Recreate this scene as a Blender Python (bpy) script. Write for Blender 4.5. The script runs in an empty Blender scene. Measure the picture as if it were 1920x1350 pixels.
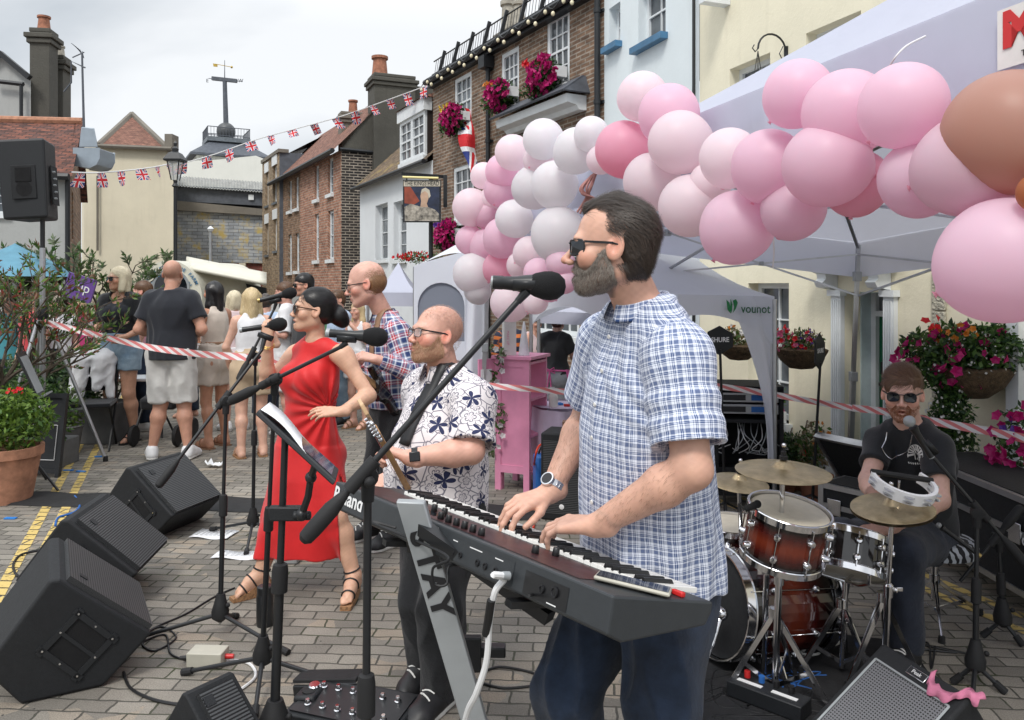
import bpy,bmesh,math,random
import numpy as np
from mathutils import Vector as V,Matrix,Euler
R=math.radians
random.seed(7)
rng=np.random.default_rng(7)
scene=bpy.context.scene
COL=scene.collection
CAMZ,FPX,HOR=1.62,1493.0,535.0
def P(px,py,Y):
 return V(((px-960)/FPX*Y,Y,CAMZ-(py-HOR)/FPX*Y))
def G(px,py,z=0.0):
 Y=(CAMZ-z)*FPX/(py-HOR)
 return V(((px-960)/FPX*Y,Y,z))
def GY(px,Y,z=0.0):
 return V(((px-960)/FPX*Y,Y,z))
MC={}
def s2l(c):
 return tuple(((x/12.92)if x<=.04045 else((x+.055)/1.055)**2.4)for x in c)
def hexc(h):
 return s2l(tuple(int(h[i:i+2],16)/255 for i in(0,2,4)))
class NT:
 def __init__(s,m):
  m.use_nodes=True;s.t=m.node_tree;s.t.nodes.clear()
  s.out=s.t.nodes.new('ShaderNodeOutputMaterial')
 def n(s,typ,**kw):
  nd=s.t.nodes.new('ShaderNode'+typ)
  for k,v in kw.items():
   if k.startswith('_'):setattr(nd,k[1:],v)
   else:
    key=int(k[1:])if(k[0]=='i' and k[1:].isdigit())else k.replace('__',' ')
    s.set(nd.inputs[key],v)
  return nd
 def set(s,sock,v):
  if hasattr(v,'outputs'):v=v.outputs[0]
  if isinstance(v,bpy.types.NodeSocket):s.t.links.new(v,sock)
  elif isinstance(v,(tuple,list))and sock.type=='RGBA' and len(v)==3:sock.default_value=(*v,1)
  else:sock.default_value=v
 def m(s,op,a,b=0.0,c=None,clamp=False):
  nd=s.t.nodes.new('ShaderNodeMath');nd.operation=op;nd.use_clamp=clamp
  s.set(nd.inputs[0],a);s.set(nd.inputs[1],b)
  if c is not None:s.set(nd.inputs[2],c)
  return nd.outputs[0]
 def mix(s,f,a,b,mode='MIX'):
  nd=s.t.nodes.new('ShaderNodeMix');nd.data_type='RGBA';nd.blend_type=mode
  s.set(nd.inputs[0],f);s.set(nd.inputs[6],a);s.set(nd.inputs[7],b)
  return nd.outputs[2]
 def ramp(s,f,pts,interp='LINEAR'):
  nd=s.t.nodes.new('ShaderNodeValToRGB');cr=nd.color_ramp;cr.interpolation=interp
  while len(cr.elements)<len(pts):cr.elements.new(.5)
  for e,(p,c)in zip(cr.elements,pts):
   e.position=p;e.color=(*c,1)if not isinstance(c,(int,float))else(c,c,c,1)
  s.set(nd.inputs[0],f)
  return nd.outputs[0]
 def noise(s,vec=None,sc=5,det=3,rough=.55,dist=0):
  nd=s.n('TexNoise');nd.inputs['Scale'].default_value=sc;nd.inputs['Detail'].default_value=det
  nd.inputs['Roughness'].default_value=rough;nd.inputs['Distortion'].default_value=dist
  if vec is not None:s.set(nd.inputs['Vector'],vec)
  return nd.outputs[0]
 def obj(s):return s.n('TexCoord').outputs['Object']
 def uv(s):return s.n('TexCoord').outputs['UV']
 def attr(s,name):
  a=s.n('Attribute');a.attribute_name=name;return a
 def mapv(s,vec,scale=(1,1,1),rot=(0,0,0),loc=(0,0,0)):
  nd=s.n('Mapping');s.set(nd.inputs['Vector'],vec)
  nd.inputs['Scale'].default_value=scale;nd.inputs['Rotation'].default_value=rot;nd.inputs['Location'].default_value=loc
  return nd.outputs[0]
 def bsdf(s,col,rough=.6,metal=0,bump=None,bstr=.3,bdist=.01,**kw):
  b=s.n('BsdfPrincipled');s.set(b.inputs['Base Color'],col);s.set(b.inputs['Roughness'],rough);s.set(b.inputs['Metallic'],metal)
  for k,v in kw.items():s.set(b.inputs[k.replace('__',' ')],v)
  if bump is not None:
   bn=s.n('Bump');bn.inputs['Strength'].default_value=bstr;bn.inputs['Distance'].default_value=bdist
   s.set(bn.inputs['Height'],bump);s.set(b.inputs['Normal'],bn)
  s.t.links.new(b.outputs[0],s.out.inputs[0]);return b
def nM(name):
 m=bpy.data.materials.new(name);MC[name]=m;return m,NT(m)
def mat(name,col=(.5,.5,.5),rough=.6,metal=0.,var=.12,vs=6,bump=.1,bs=60,bd=.004,**kw):
 """generic slightly uneven surface"""
 if name in MC:return MC[name]
 if isinstance(col,str):col=hexc(col)
 m,t=nM(name)
 o=t.obj()
 c=col
 if var:
  n=t.noise(o,vs,5,.6)
  f=t.ramp(n,[(.3,1-var*1.6),(.7,1+var*.6)])
  c=t.mix(1.0,(*col,1),f,'MULTIPLY')
 r=rough
 if var and rough>.15:
  n2=t.noise(o,vs*3,3)
  r=t.m('MULTIPLY_ADD',n2,.25*rough,rough*.88)
 h=t.noise(o,bs,3)if bump else None
 t.bsdf(c,r,metal,h,bump,bd,**kw)
 return m
RL={}
def frame(z,x=None):
 z=V(z).normalized()
 x=V(x)if x is not None else(V((1,0,0))if abs(z.x)<.9 else V((0,1,0)))
 y=z.cross(x).normalized();x=y.cross(z).normalized()
 return Matrix((x,y,z)).transposed()
class MB:
 def __init__(s):s.v=[];s.f=[];s.mi=[];s.uv={};s.cur=0;s.X=None
 def use(s,i):s.cur=i;return s
 def add(s,vs,fs,uvs=None):
  o=len(s.v)
  if s.X is not None:vs=[s.X@V(p)for p in vs]
  s.v.extend([tuple(p)for p in vs])
  for k,f in enumerate(fs):
   if uvs:s.uv[len(s.f)]=uvs[k]
   s.f.append(tuple(i+o for i in f));s.mi.append(s.cur)
  return s
 def box(s,c,size,rot=None):
  c=V(c);h=V(size)/2
  M3=rot if rot is not None else Matrix.Identity(3)
  if isinstance(M3,(int,float)):M3=Matrix.Rotation(M3,3,'Z')
  if isinstance(M3,(tuple,list)):M3=Euler(M3).to_matrix()
  vs=[c+M3@V((x*h.x,y*h.y,z*h.z))for x in(-1,1)for y in(-1,1)for z in(-1,1)]
  return s.add(vs,[(0,1,3,2),(4,6,7,5),(0,4,5,1),(2,3,7,6),(0,2,6,4),(1,5,7,3)])
 def box8(s,p):
  return s.add(p,[(3,2,1,0),(4,5,6,7),(0,1,5,4),(1,2,6,5),(2,3,7,6),(3,0,4,7)])
 def bE(s,a,b,w,h,up=(0,0,1)):
  a=V(a);b=V(b);d=(b-a)
  z=d.normalized();u=V(up)
  if abs(z.dot(u))>.98:u=V((1,0,0))
  x=z.cross(u).normalized();y=x.cross(z).normalized()
  M3=Matrix((x,y,z)).transposed()
  return s.box((a+b)/2,(w,h,d.length),M3)
 def cone(s,a,b,ra,rb,n=12,cap=True):
  a=V(a);b=V(b);M3=frame(b-a)
  vs=[]
  for p,r in((a,ra),(b,rb)):
   for k in range(n):
    t=2*math.pi*k/n;vs.append(p+M3@V((math.cos(t)*r,math.sin(t)*r,0)))
  fs=[(k,(k+1)%n,n+(k+1)%n,n+k)for k in range(n)]
  if cap:fs+=[tuple(range(n-1,-1,-1)),tuple(range(n,2*n))]
  return s.add(vs,fs)
 def tU(s,pts,r,n=8,cap=True,rs=None):
  pts=[V(p)for p in pts];vs=[];N=len(pts)
  prev=None
  for i,p in enumerate(pts):
   d=(pts[min(i+1,N-1)]-pts[max(i-1,0)]).normalized()
   if prev is None:M3=frame(d);x=M3.col[0]
   else:
    x=(prev-d*prev.dot(d))
    x=x.normalized()if x.length>1e-6 else frame(d).col[0]
   y=d.cross(x).normalized();prev=x
   rr=rs[i]if rs else r
   for k in range(n):
    t=2*math.pi*k/n;vs.append(p+x*(math.cos(t)*rr)+y*(math.sin(t)*rr))
  fs=[]
  for i in range(N-1):
   for k in range(n):fs.append((i*n+k,i*n+(k+1)%n,(i+1)*n+(k+1)%n,(i+1)*n+k))
  if cap:fs+=[tuple(range(n-1,-1,-1)),tuple(range((N-1)*n,N*n))]
  return s.add(vs,fs)
 def lA(s,prof,c=(0,0,0),ax=(0,0,1),n=24,cap=True,x=None):
  c=V(c);M3=frame(ax,x);vs=[]
  for r,z in prof:
   for k in range(n):
    t=2*math.pi*k/n;vs.append(c+M3@V((math.cos(t)*r,math.sin(t)*r,z)))
  fs=[]
  for i in range(len(prof)-1):
   for k in range(n):fs.append((i*n+k,i*n+(k+1)%n,(i+1)*n+(k+1)%n,(i+1)*n+k))
  if cap:fs+=[tuple(range(n-1,-1,-1)),tuple(range((len(prof)-1)*n,len(prof)*n))]
  return s.add(vs,fs)
 def ball(s,c,r,nu=12,nv=8,M3=None):
  c=V(c);rr=V(r)if not isinstance(r,(int,float))else V((r,r,r));vs=[]
  M3=M3 or Matrix.Identity(3)
  for j in range(nv+1):
   ph=math.pi*j/nv
   for k in range(nu):
    t=2*math.pi*k/nu
    vs.append(c+M3@V((math.sin(ph)*math.cos(t)*rr.x,math.sin(ph)*math.sin(t)*rr.y,-math.cos(ph)*rr.z)))
  fs=[(j*nu+k,j*nu+(k+1)%nu,(j+1)*nu+(k+1)%nu,(j+1)*nu+k)for j in range(nv)for k in range(nu)]
  return s.add(vs,fs)
 def pR(s,poly,c,ex,ey,n,th):
  """poly of 2D points, placed at c with axes ex, ey, extruded th along n"""
  c=V(c);ex=V(ex);ey=V(ey);n=V(n).normalized();k=len(poly)
  a=[c+ex*x+ey*y for x,y in poly];b=[p+n*th for p in a]
  fs=[tuple(range(k-1,-1,-1)),tuple(range(k,2*k))]+[(i,(i+1)%k,k+(i+1)%k,k+i)for i in range(k)]
  return s.add(a+b,fs)
 def qU(s,a,b,c,d,uv=None):
  return s.add([a,b,c,d],[(0,1,2,3)],[uv]if uv else None)
 def bU(s,name,mats,parent=None,sM=35,bV=0,bseg=2,weld=False):
  me=bpy.data.meshes.new(name)
  rT=parent
  if rT is not None:off=RL[rT.name]
  else:
   A=np.array(s.v);lo=A.min(0);hi=A.max(0);off=V(((lo[0]+hi[0])/2,(lo[1]+hi[1])/2,lo[2]))
  me.from_pydata([(p[0]-off.x,p[1]-off.y,p[2]-off.z)for p in s.v],[],s.f)
  if not isinstance(mats,(list,tuple)):mats=[mats]
  for m in mats:me.materials.append(MC[m]if isinstance(m,str)else m)
  me.polygons.foreach_set('material_index',s.mi)
  if s.uv:
   ul=me.uv_layers.new(name='UVMap')
   for fi,uvs in s.uv.items():
    for li,u in zip(me.polygons[fi].loop_indices,uvs):ul.data[li].uv=u
  me.update()
  if sM:
   me.polygons.foreach_set('use_smooth',[True]*len(me.polygons));me.set_sharp_from_angle(angle=R(sM))
  o=bpy.data.objects.new(name,me);COL.objects.link(o)
  if parent is not None:o.parent=parent
  else:o.location=off
  RL[o.name]=off
  if bV:
   b=o.modifiers.new('b','BEVEL');b.width=bV;b.segments=bseg;b.limit_method='ANGLE';b.angle_limit=R(40);b.harden_normals=False
  return o
def tag(o,lB=None,cat=None,gR=None,kind=None):
 if lB:o['label']=lB
 if cat:o['category']=cat
 if gR:o['group']=gR
 if kind:o['kind']=kind
 return o
def tH(name,lB,cat,loc=(0,0,0),gR=None):
 o=bpy.data.objects.new(name,None);COL.objects.link(o);o.location=loc;o.empty_display_size=.1
 RL[o.name]=V(loc)
 return tag(o,lB,cat,gR)
def copy_tree(o,parent=None,loc=None,rz=None):
 c=o.copy();COL.objects.link(c);RL[c.name]=RL[o.name]
 if parent is not None:c.parent=parent
 if loc is not None:c.location=loc
 if rz is not None:c.rotation_euler=(0,0,rz)
 for ch in[x for x in o.children]:copy_tree(ch,c)
 return c
def npmesh(name,Vt,F,mats,parent,attrs=None,cols=None,sM=True):
 """mesh from numpy arrays (world coordinates) under parent"""
 off=RL[parent.name]if parent is not None else V((0,0,0))
 me=bpy.data.meshes.new(name)
 Vt=np.asarray(Vt,dtype=np.float32)-np.array(off,dtype=np.float32)
 me.vertices.add(len(Vt));me.vertices.foreach_set('co',Vt.ravel())
 F=np.asarray(F,dtype=np.int32);k=F.shape[1]
 me.loops.add(F.size);me.loops.foreach_set('vertex_index',F.ravel())
 me.polygons.add(len(F));me.polygons.foreach_set('loop_start',np.arange(0,F.size,k,dtype=np.int32))
 me.polygons.foreach_set('loop_total',np.full(len(F),k,dtype=np.int32))
 me.update(calc_edges=True)
 if cols is not None:
  a=me.color_attributes.new('Col','FLOAT_COLOR','POINT')
  a.data.foreach_set('color',np.concatenate([cols,np.ones((len(cols),1))],1).astype(np.float32).ravel())
 for nm,arr in(attrs or{}).items():
  a=me.attributes.new(nm,'FLOAT_VECTOR','POINT');a.data.foreach_set('vector',np.asarray(arr,dtype=np.float32).ravel())
 if sM:me.polygons.foreach_set('use_smooth',[True]*len(me.polygons))
 for m in(mats if isinstance(mats,(list,tuple))else[mats]):me.materials.append(MC[m]if isinstance(m,str)else m)
 o=bpy.data.objects.new(name,me);COL.objects.link(o)
 if parent is not None:o.parent=parent
 RL[o.name]=off
 return o
def tX(txt,size,M4,depth=.002,mb=None,bold=0.0,sx=1.0):
 """lettering as extruded mesh, M4 places it (x right, y up, z out)"""
 cu=bpy.data.curves.new('t','FONT');cu.body=txt;cu.size=size;cu.align_x='CENTER';cu.align_y='CENTER'
 cu.extrude=depth/2;cu.offset=bold;cu.resolution_u=3
 o=bpy.data.objects.new('t',cu);COL.objects.link(o)
 bpy.context.view_layer.update()
 me=o.evaluated_get(bpy.context.evaluated_depsgraph_get()).to_mesh()
 mb=mb or MB()
 vs=[M4@V((v.co.x*sx,v.co.y,v.co.z))for v in me.vertices]
 mb.add(vs,[tuple(p.vertices)for p in me.polygons])
 COL.objects.unlink(o);bpy.data.objects.remove(o);bpy.data.curves.remove(cu)
 return mb
def M4of(c,x,y):
 x=V(x).normalized();y=V(y).normalized();z=x.cross(y)
 M=Matrix((x,y,z)).transposed().to_4x4();M.translation=V(c);return M
def nrm(v):return v/np.linalg.norm(v)
def A3(p):return np.array(p,dtype=np.float64)
class Prim:
 def __init__(s,fn,lo,hi,k=.012,op='u',tag=''):s.fn,s.lo,s.hi,s.k,s.op,s.tag,s.nose=fn,lo,hi,k,op,tag,0
def rc(a,b,ra,rb,k=.012,op='u',tag=''):
 a=A3(a);b=A3(b);ba=b-a;L=max(1e-9,ba@ba);rm=max(ra,rb)
 def fn(X,iF=0):
  q=X-a;t=np.clip(q@ba/L,0,1)
  return np.sqrt(((q-t[...,None]*ba)**2).sum(-1))-(ra+t*(rb-ra))-iF
 return Prim(fn,np.minimum(a,b)-rm,np.maximum(a,b)+rm,k,op,tag)
def ell(c,r,M=None,k=.012,op='u',tag=''):
 c=A3(c);r=A3(r);M=np.eye(3)if M is None else A3(M)
 rm=r.max()
 def fn(X,iF=0):
  q=(X-c)@M;rr=r+iF
  k0=np.sqrt(((q/rr)**2).sum(-1));k1=np.sqrt(((q/(rr*rr))**2).sum(-1))+1e-9
  return k0*(k0-1)/k1
 return Prim(fn,c-rm,c+rm,k,op,tag)
def loft(p0,p2,right0,right2,secs,bend=(0,0,0),k=.02,tag='',power=2.0,op='u'):
 """elliptical tube between p0 and p2; secs rows: t, rx, ry, off_forward"""
 p0=A3(p0);p2=A3(p2);ax=p2-p0;L=np.linalg.norm(ax);az=ax/L;bend=A3(bend)
 r0=A3(right0);r2=A3(right2)
 S=np.array(secs,dtype=np.float64);rm=S[:,1:3].max()+.08
 def spl(t,c):
  return np.interp(t,S[:,0],S[:,c])
 tt=np.linspace(-.3,1.3,161)
 tab=[]
 ker=np.exp(-np.linspace(-2,2,13)**2);ker/=ker.sum()
 for c in(1,2,3):
  y=spl(tt,c);yp=np.pad(y,6,mode='edge');tab.append(np.convolve(yp,ker,'valid'))
 tmin,tmax=S[0,0],S[-1,0]
 def fn(X,iF=0):
  q=X-p0;t=(q@az)/L;tc=np.clip(t,tmin,tmax)
  cen=p0+ax*tc[...,None]+bend*(4*tc*(1-tc))[...,None]
  rr=r0+(r2-r0)*np.clip(tc,0,1)[...,None];rr=rr-az*(rr@az)[...,None];rr/=np.linalg.norm(rr,axis=-1,keepdims=True)
  fw=np.cross(np.broadcast_to(az,rr.shape),rr)
  rx=np.interp(tc,tt,tab[0])+iF;ry=np.interp(tc,tt,tab[1])+iF;of=np.interp(tc,tt,tab[2])
  e=X-cen-fw*of[...,None]
  x=(e*rr).sum(-1);y=(e*fw).sum(-1);dz=(e@az)
  if power==2.0:rho=np.sqrt((x/rx)**2+(y/ry)**2)
  else:rho=(np.abs(x/rx)**power+np.abs(y/ry)**power)**(1/power)
  d=(rho-1)*np.minimum(rx,ry)*.9
  e2=np.abs(t-tc)*L-iF*.5
  return np.where(np.abs(t-tc)>0,np.sqrt(np.maximum(d,0)**2+np.maximum(e2,0)**2)+np.minimum(np.maximum(d,e2),0),d)
 lo=np.minimum(p0,p2)-rm;hi=np.maximum(p0,p2)+rm
 return Prim(fn,lo,hi,k,op,tag)
def eV(prims,X,iF=0.0,fill=.08,box=True):
 """field at points X (N,3) ; sequential smooth union / subtraction"""
 D=np.full(X.shape[:-1],fill)
 for p in prims:
  m=.03+p.k+abs(iF)
  sel=np.all((X>p.lo-m)&(X<p.hi+m),axis=-1)
  if not sel.any():continue
  Y=X[sel];d=p.fn(Y,iF if p.op=='u' else 0);o=D[sel]
  D[sel]=comb(o,d,p)
 return D
def comb(o,d,p):
 k=p.k
 if p.op=='u':
  h=np.maximum(k-np.abs(o-d),0)/k;return np.minimum(o,d)-h*h*k*.25
 h=np.maximum(k-np.abs(o+d),0)/k;return np.maximum(o,-d)+h*h*k*.25
def grid_field(prims,lo,hi,res,iF=0.0,pO=None):
 n=np.ceil((hi-lo)/res).astype(int)+1
 D=np.full(n,.08,dtype=np.float32)
 for p in prims:
  m=.02+p.k+abs(iF)
  i0=np.clip(np.floor((p.lo-m-lo)/res).astype(int),0,n);i1=np.clip(np.ceil((p.hi+m-lo)/res).astype(int)+1,0,n)
  if np.any(i1<=i0):continue
  ax=[lo[a]+res*np.arange(i0[a],i1[a])for a in range(3)]
  for z0 in range(0,len(ax[2]),24):
   az=ax[2][z0:z0+24]
   X=np.stack(np.meshgrid(ax[0],ax[1],az,indexing='ij'),-1)
   sl=(slice(i0[0],i1[0]),slice(i0[1],i1[1]),slice(i0[2]+z0,i0[2]+z0+len(az)))
   D[sl]=comb(D[sl],p.fn(X,iF if p.op=='u' else 0),p)
 if pO is not None:
  ax=[lo[a]+res*np.arange(n[a])for a in range(3)]
  for z0 in range(0,n[2],24):
   az=ax[2][z0:z0+24];S=D[:,:,z0:z0+24]
   near=S<.05
   if not near.any():continue
   X=np.stack(np.meshgrid(ax[0],ax[1],az,indexing='ij'),-1)[near]
   S[near]=pO(X,S[near]);D[:,:,z0:z0+24]=S
 return D
def surface_nets(D,lo,res):
 s=D<0;nx,ny,nz=D.shape
 cnt=np.zeros((nx-1,ny-1,nz-1),np.uint8)
 for i in(0,1):
  for j in(0,1):
   for k in(0,1):cnt+=s[i:nx-1+i,j:ny-1+j,k:nz-1+k]
 act=(cnt>0)&(cnt<8)
 idx=-np.ones(act.shape,np.int64);C=np.argwhere(act)
 if len(C)==0:return np.zeros((0,3)),np.zeros((0,4),int)
 idx[act]=np.arange(len(C))
 acc=np.zeros((len(C),3));num=np.zeros(len(C))
 cs=[(i,j,k)for i in(0,1)for j in(0,1)for k in(0,1)]
 cv={c:D[C[:,0]+c[0],C[:,1]+c[1],C[:,2]+c[2]]for c in cs}
 for a in cs:
  for ax in range(3):
   if a[ax]:continue
   b=list(a);b[ax]=1;b=tuple(b)
   va,vb=cv[a],cv[b];m=(va<0)!=(vb<0)
   t=np.where(m,va/np.where(m,va-vb,1),0)
   p=np.array(a,float)[None]+np.zeros((len(C),3));p[:,ax]+=t
   acc[m]+=p[m];num[m]+=1
 Vt=lo+(C+acc/num[:,None])*res
 F=[]
 for ax in range(3):
  sl0=[slice(1,-1)]*3;sl1=[slice(1,-1)]*3
  a,b=[x for x in range(3)if x!=ax]
  sl0[ax]=slice(0,-1);sl1[ax]=slice(1,None)
  s0=s[tuple(sl0)];s1=s[tuple(sl1)]
  E=np.argwhere(s0!=s1)
  if len(E)==0:continue
  flip=s0[E[:,0],E[:,1],E[:,2]]
  base=E.copy();base[:,a]+=1;base[:,b]+=1
  def cell(da,db):
   q=base.copy();q[:,a]-=da;q[:,b]-=db
   return idx[q[:,0],q[:,1],q[:,2]]
  q=np.stack([cell(1,1),cell(0,1),cell(0,0),cell(1,0)],1)
  if ax==1:flip=~flip
  q[~flip]=q[~flip][:,::-1]
  F.append(q)
 F=np.concatenate(F);F=F[(F>=0).all(1)]
 return Vt,F
def mF(prims,res,iF=0.0,pO=None,fine=(),lo=None,hi=None):
 us=[p for p in prims if p.op=='u']
 L=np.min([p.lo for p in us],0)-.03-iF;H=np.max([p.hi for p in us],0)+.03+iF
 if lo is not None:L=np.maximum(L,lo)
 if hi is not None:H=np.minimum(H,hi)
 Vt,F=surface_nets(grid_field(prims,L,H,res,iF,pO),L,res)
 Vs,Fs=[Vt],[]
 keep=np.ones(len(F),bool)
 for(flo,fhi,fr)in fine:
  flo=A3(flo);fhi=A3(fhi)
  ins=np.all((Vt>flo+res*.9)&(Vt<fhi-res*.9),1)
  keep&=~ins[F].all(1)
 Fs.append(F[keep]);o=len(Vt)
 for(flo,fhi,fr)in fine:
  v2,f2=surface_nets(grid_field(prims,A3(flo),A3(fhi),fr,iF,pO),A3(flo),fr)
  Vs.append(v2);Fs.append(f2+o);o+=len(v2)
 return np.concatenate(Vs),np.concatenate(Fs)
def vN(X,sc,seed=0):
 """cheap smooth pseudo-noise from sines, about -1..1"""
 r=np.random.default_rng(seed);out=0
 for i in range(5):
  d=r.normal(size=3);d/=np.linalg.norm(d)
  out=out+np.sin(X@d*sc*(1+.35*i)*6.28+r.uniform(0,6.28)+1.3*np.sin(X@r.normal(size=3)*sc*2.5))
 return out/3.2
def head_frame(yaw,pitch=0,roll=0):
 """columns = person's left... x: person's right-to-left axis (+x = their left), y: face direction, z: up. yaw 0 faces +Y, 90 faces -X"""
 M=Matrix.Rotation(R(yaw),3,'Z')@Matrix.Rotation(R(pitch),3,'X')@Matrix.Rotation(R(roll),3,'Y')
 return np.array([list(r)for r in M])
def hdP(c,M,s=1.0,jaw=1.0,nose=1.0,mouth=0.0,fem=0,fat=0.0):
 c=A3(c);out=[]
 def W(p):return c+(M@(A3(p)*s))
 def e(p,r,k=.014,op='u',rot=None):
  Mx=M if rot is None else M@np.array([list(q)for q in Euler([R(a)for a in rot]).to_matrix()])
  out.append(ell(W(p),A3(r)*s,Mx,k*s,op,'head'))
 def r_(a,b,ra,rb,k=.01,op='u'):out.append(rc(W(a),W(b),ra*s,rb*s,k*s,op,'head'))
 e((0,-.014,.036),(.0745,.096,.083))
 e((0,.012,-.01),(.066+fat*.5,.076,.085),.02)
 jw=.046*jaw+fat*.6
 r_((-jw,-.008,-.062),(-.018*jaw,.058,-.092),.021+fat*.3,.018,.03)
 r_((jw,-.008,-.062),(.018*jaw,.058,-.092),.021+fat*.3,.018,.03)
 e((0,.035,-.062),(.043*jaw+fat*.5,.046,.046),.025)
 e((0,.071,-.097),(.022*jaw,.019,.017),.02)
 e((.041,.056,-.026),(.026+fat*.4,.026,.026),.02);e((-.041,.056,-.026),(.026+fat*.4,.026,.026),.02)
 if fem:r_((-.028,.079,.02),(.028,.079,.02),.013,.013,.02)
 else:r_((-.03,.081,.016),(.03,.081,.016),.0135,.0135,.018)
 e((.032,.1,-.002),(.019,.016,.0125),.014,'s');e((-.032,.1,-.002),(.019,.016,.0125),.014,'s')
 e((.031,.0735,-.002),(.0155,.0135,.0125),.004);e((-.031,.0735,-.002),(.0155,.0135,.0125),.004)
 n=nose
 r_((0,.084,.008),(0,.089+.02*n,-.028),.007,.0078,.012)
 e((0,.0915+.018*n,-.033),(.0105,.0108,.0088),.008)
 e((.0125,.093+.008*n,-.037),(.0078,.0105,.0078),.006);e((-.0125,.093+.008*n,-.037),(.0078,.0105,.0078),.006)
 for q in out[-4:]:q.nose=1
 e((0,.074,-.052),(.026,.0155,.02),.012)
 r_((-.02,.083,-.0625-0*mouth),(0,.0925,-.0605),.0055,.0062,.006);r_((.02,.083,-.0625),(0,.0925,-.0605),.0055,.0062,.006)
 m=mouth*.016
 r_((-.017,.081,-.0705-m),(0,.0895-m*.2,-.0725-m),.0055,.0068,.006);r_((.017,.081,-.0705-m),(0,.0895-m*.2,-.0725-m),.0055,.0068,.006)
 if mouth>.1:e((0,.094,-.0665-m*.5),(.016,.018,.0035+m*.45),.004,'s')
 else:e((0,.096,-.0665),(.019,.006,.0009),.003,'s')
 for sx in(1,-1):
  e((sx*.077,-.008,-.006),(.0085,.0195,.0315),.006,'u',(8,sx*-12,sx*22))
  e((sx*.074,.004,-.012),(.008,.012,.022),.006)
  e((sx*.0865,-.004,-.002),(.0075,.0115,.0205),.004,'s',(8,sx*-12,sx*22))
 return out,W
def hair_shell(c,M,s,kind):
 """list of prims for the hair volume"""
 c=A3(c);out=[]
 def W(p):return c+(M@(A3(p)*s))
 def e(p,r,k=.014,op='u'):out.append(ell(W(p),A3(r)*s,M,k*s,op,'hair'))
 def r_(a,b,ra,rb,k=.015,op='u'):out.append(rc(W(a),W(b),ra*s,rb*s,k*s,op,'hair'))
 if kind=='short':
  e((0,-.014,.043),(.081,.102,.091));e((0,-.045,-.005),(.074,.066,.075),.02)
  e((0,.125,-.045),(.09,.075,.105),.01,'s')
  for sx in(1,-1):e((sx*.1,.035,-.04),(.05,.045,.06),.01,'s');e((sx*.09,-.008,-.02),(.03,.022,.036),.006,'s')
 elif kind=='receding':
  e((0,-.03,.036),(.0775,.085,.083));e((0,-.048,-.015),(.066,.054,.07),.02)
  r_((0,.058,.094),(0,-.01,.112),.014,.022,.03)
  e((0,.133,-.03),(.09,.075,.112),.012,'s')
  for sx in(1,-1):
   e((sx*.062,.1,.075),(.04,.064,.05),.015,'s')
   e((sx*.1,.05,-.05),(.05,.045,.075),.01,'s');e((sx*.09,-.006,-.016),(.03,.024,.036),.006,'s')
 elif kind=='balding':
  e((0,-.03,.0),(.079,.084,.07));e((0,.15,0),(.12,.11,.2),.01,'s')
  e((0,.03,.11),(.095,.12,.055),.02,'s')
  for sx in(1,-1):e((sx*.09,-.008,-.02),(.03,.022,.036),.006,'s')
 elif kind=='thin':
  e((0,-.022,.0),(.0762,.0915,.07));e((0,.14,0),(.12,.11,.2),.01,'s');e((0,.06,.11),(.095,.12,.055),.02,'s');e((0,-.03,-.1),(.1,.05,.05),.02,'s')
  for sx in(1,-1):e((sx*.09,-.004,-.014),(.03,.03,.04),.006,'s')
 elif kind=='buzz':
  e((0,-.02,.036),(.0765,.0935,.086));e((0,-.045,-.005),(.068,.06,.07),.02)
  e((0,.125,-.01),(.09,.075,.115),.01,'s')
  for sx in(1,-1):e((sx*.1,.035,-.04),(.05,.045,.06),.01,'s');e((sx*.09,-.008,-.02),(.03,.022,.036),.006,'s')
 elif kind=='bun':
  e((0,-.022,.04),(.081,.1,.09));e((0,-.06,-.01),(.066,.056,.06),.02)
  e((0,-.14,-.02),(.05,.046,.05),.018);e((0,-.165,-.045),(.03,.03,.035),.02);e((.02,-.13,.02),(.03,.03,.025),.012)
  e((0,.125,-.045),(.092,.07,.105),.01,'s')
  for sx in(1,-1):e((sx*.1,.025,-.045),(.05,.045,.06),.01,'s');e((sx*.09,-.008,-.02),(.03,.022,.036),.006,'s')
 elif kind=='bob':
  e((0,-.02,.04),(.086,.103,.092));
  for sx in(1,-1):
   r_((sx*.055,-.02,.03),(sx*.078,.012,-.11),.045,.03,.03)
   r_((sx*.04,-.07,0),(sx*.05,-.06,-.12),.04,.035,.03)
  e((0,-.07,-.05),(.07,.045,.07),.03)
  e((0,.12,-.045),(.072,.09,.118),.012,'s');e((0,.03,-.16),(.05,.07,.1),.012,'s')
 elif kind=='long':
  e((0,-.02,.04),(.087,.104,.093))
  for sx in(1,-1):
   r_((sx*.058,-.03,.03),(sx*.075,-.035,-.14),.045,.04,.03)
   r_((sx*.075,-.035,-.14),(sx*.065,-.055,-.30),.04,.03,.03)
  r_((0,-.08,.0),(0,-.09,-.34),.06,.05,.04)
  e((0,.115,-.05),(.062,.074,.115),.012,'s');e((0,.05,-.2),(.06,.07,.14),.012,'s')
 return out
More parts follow.
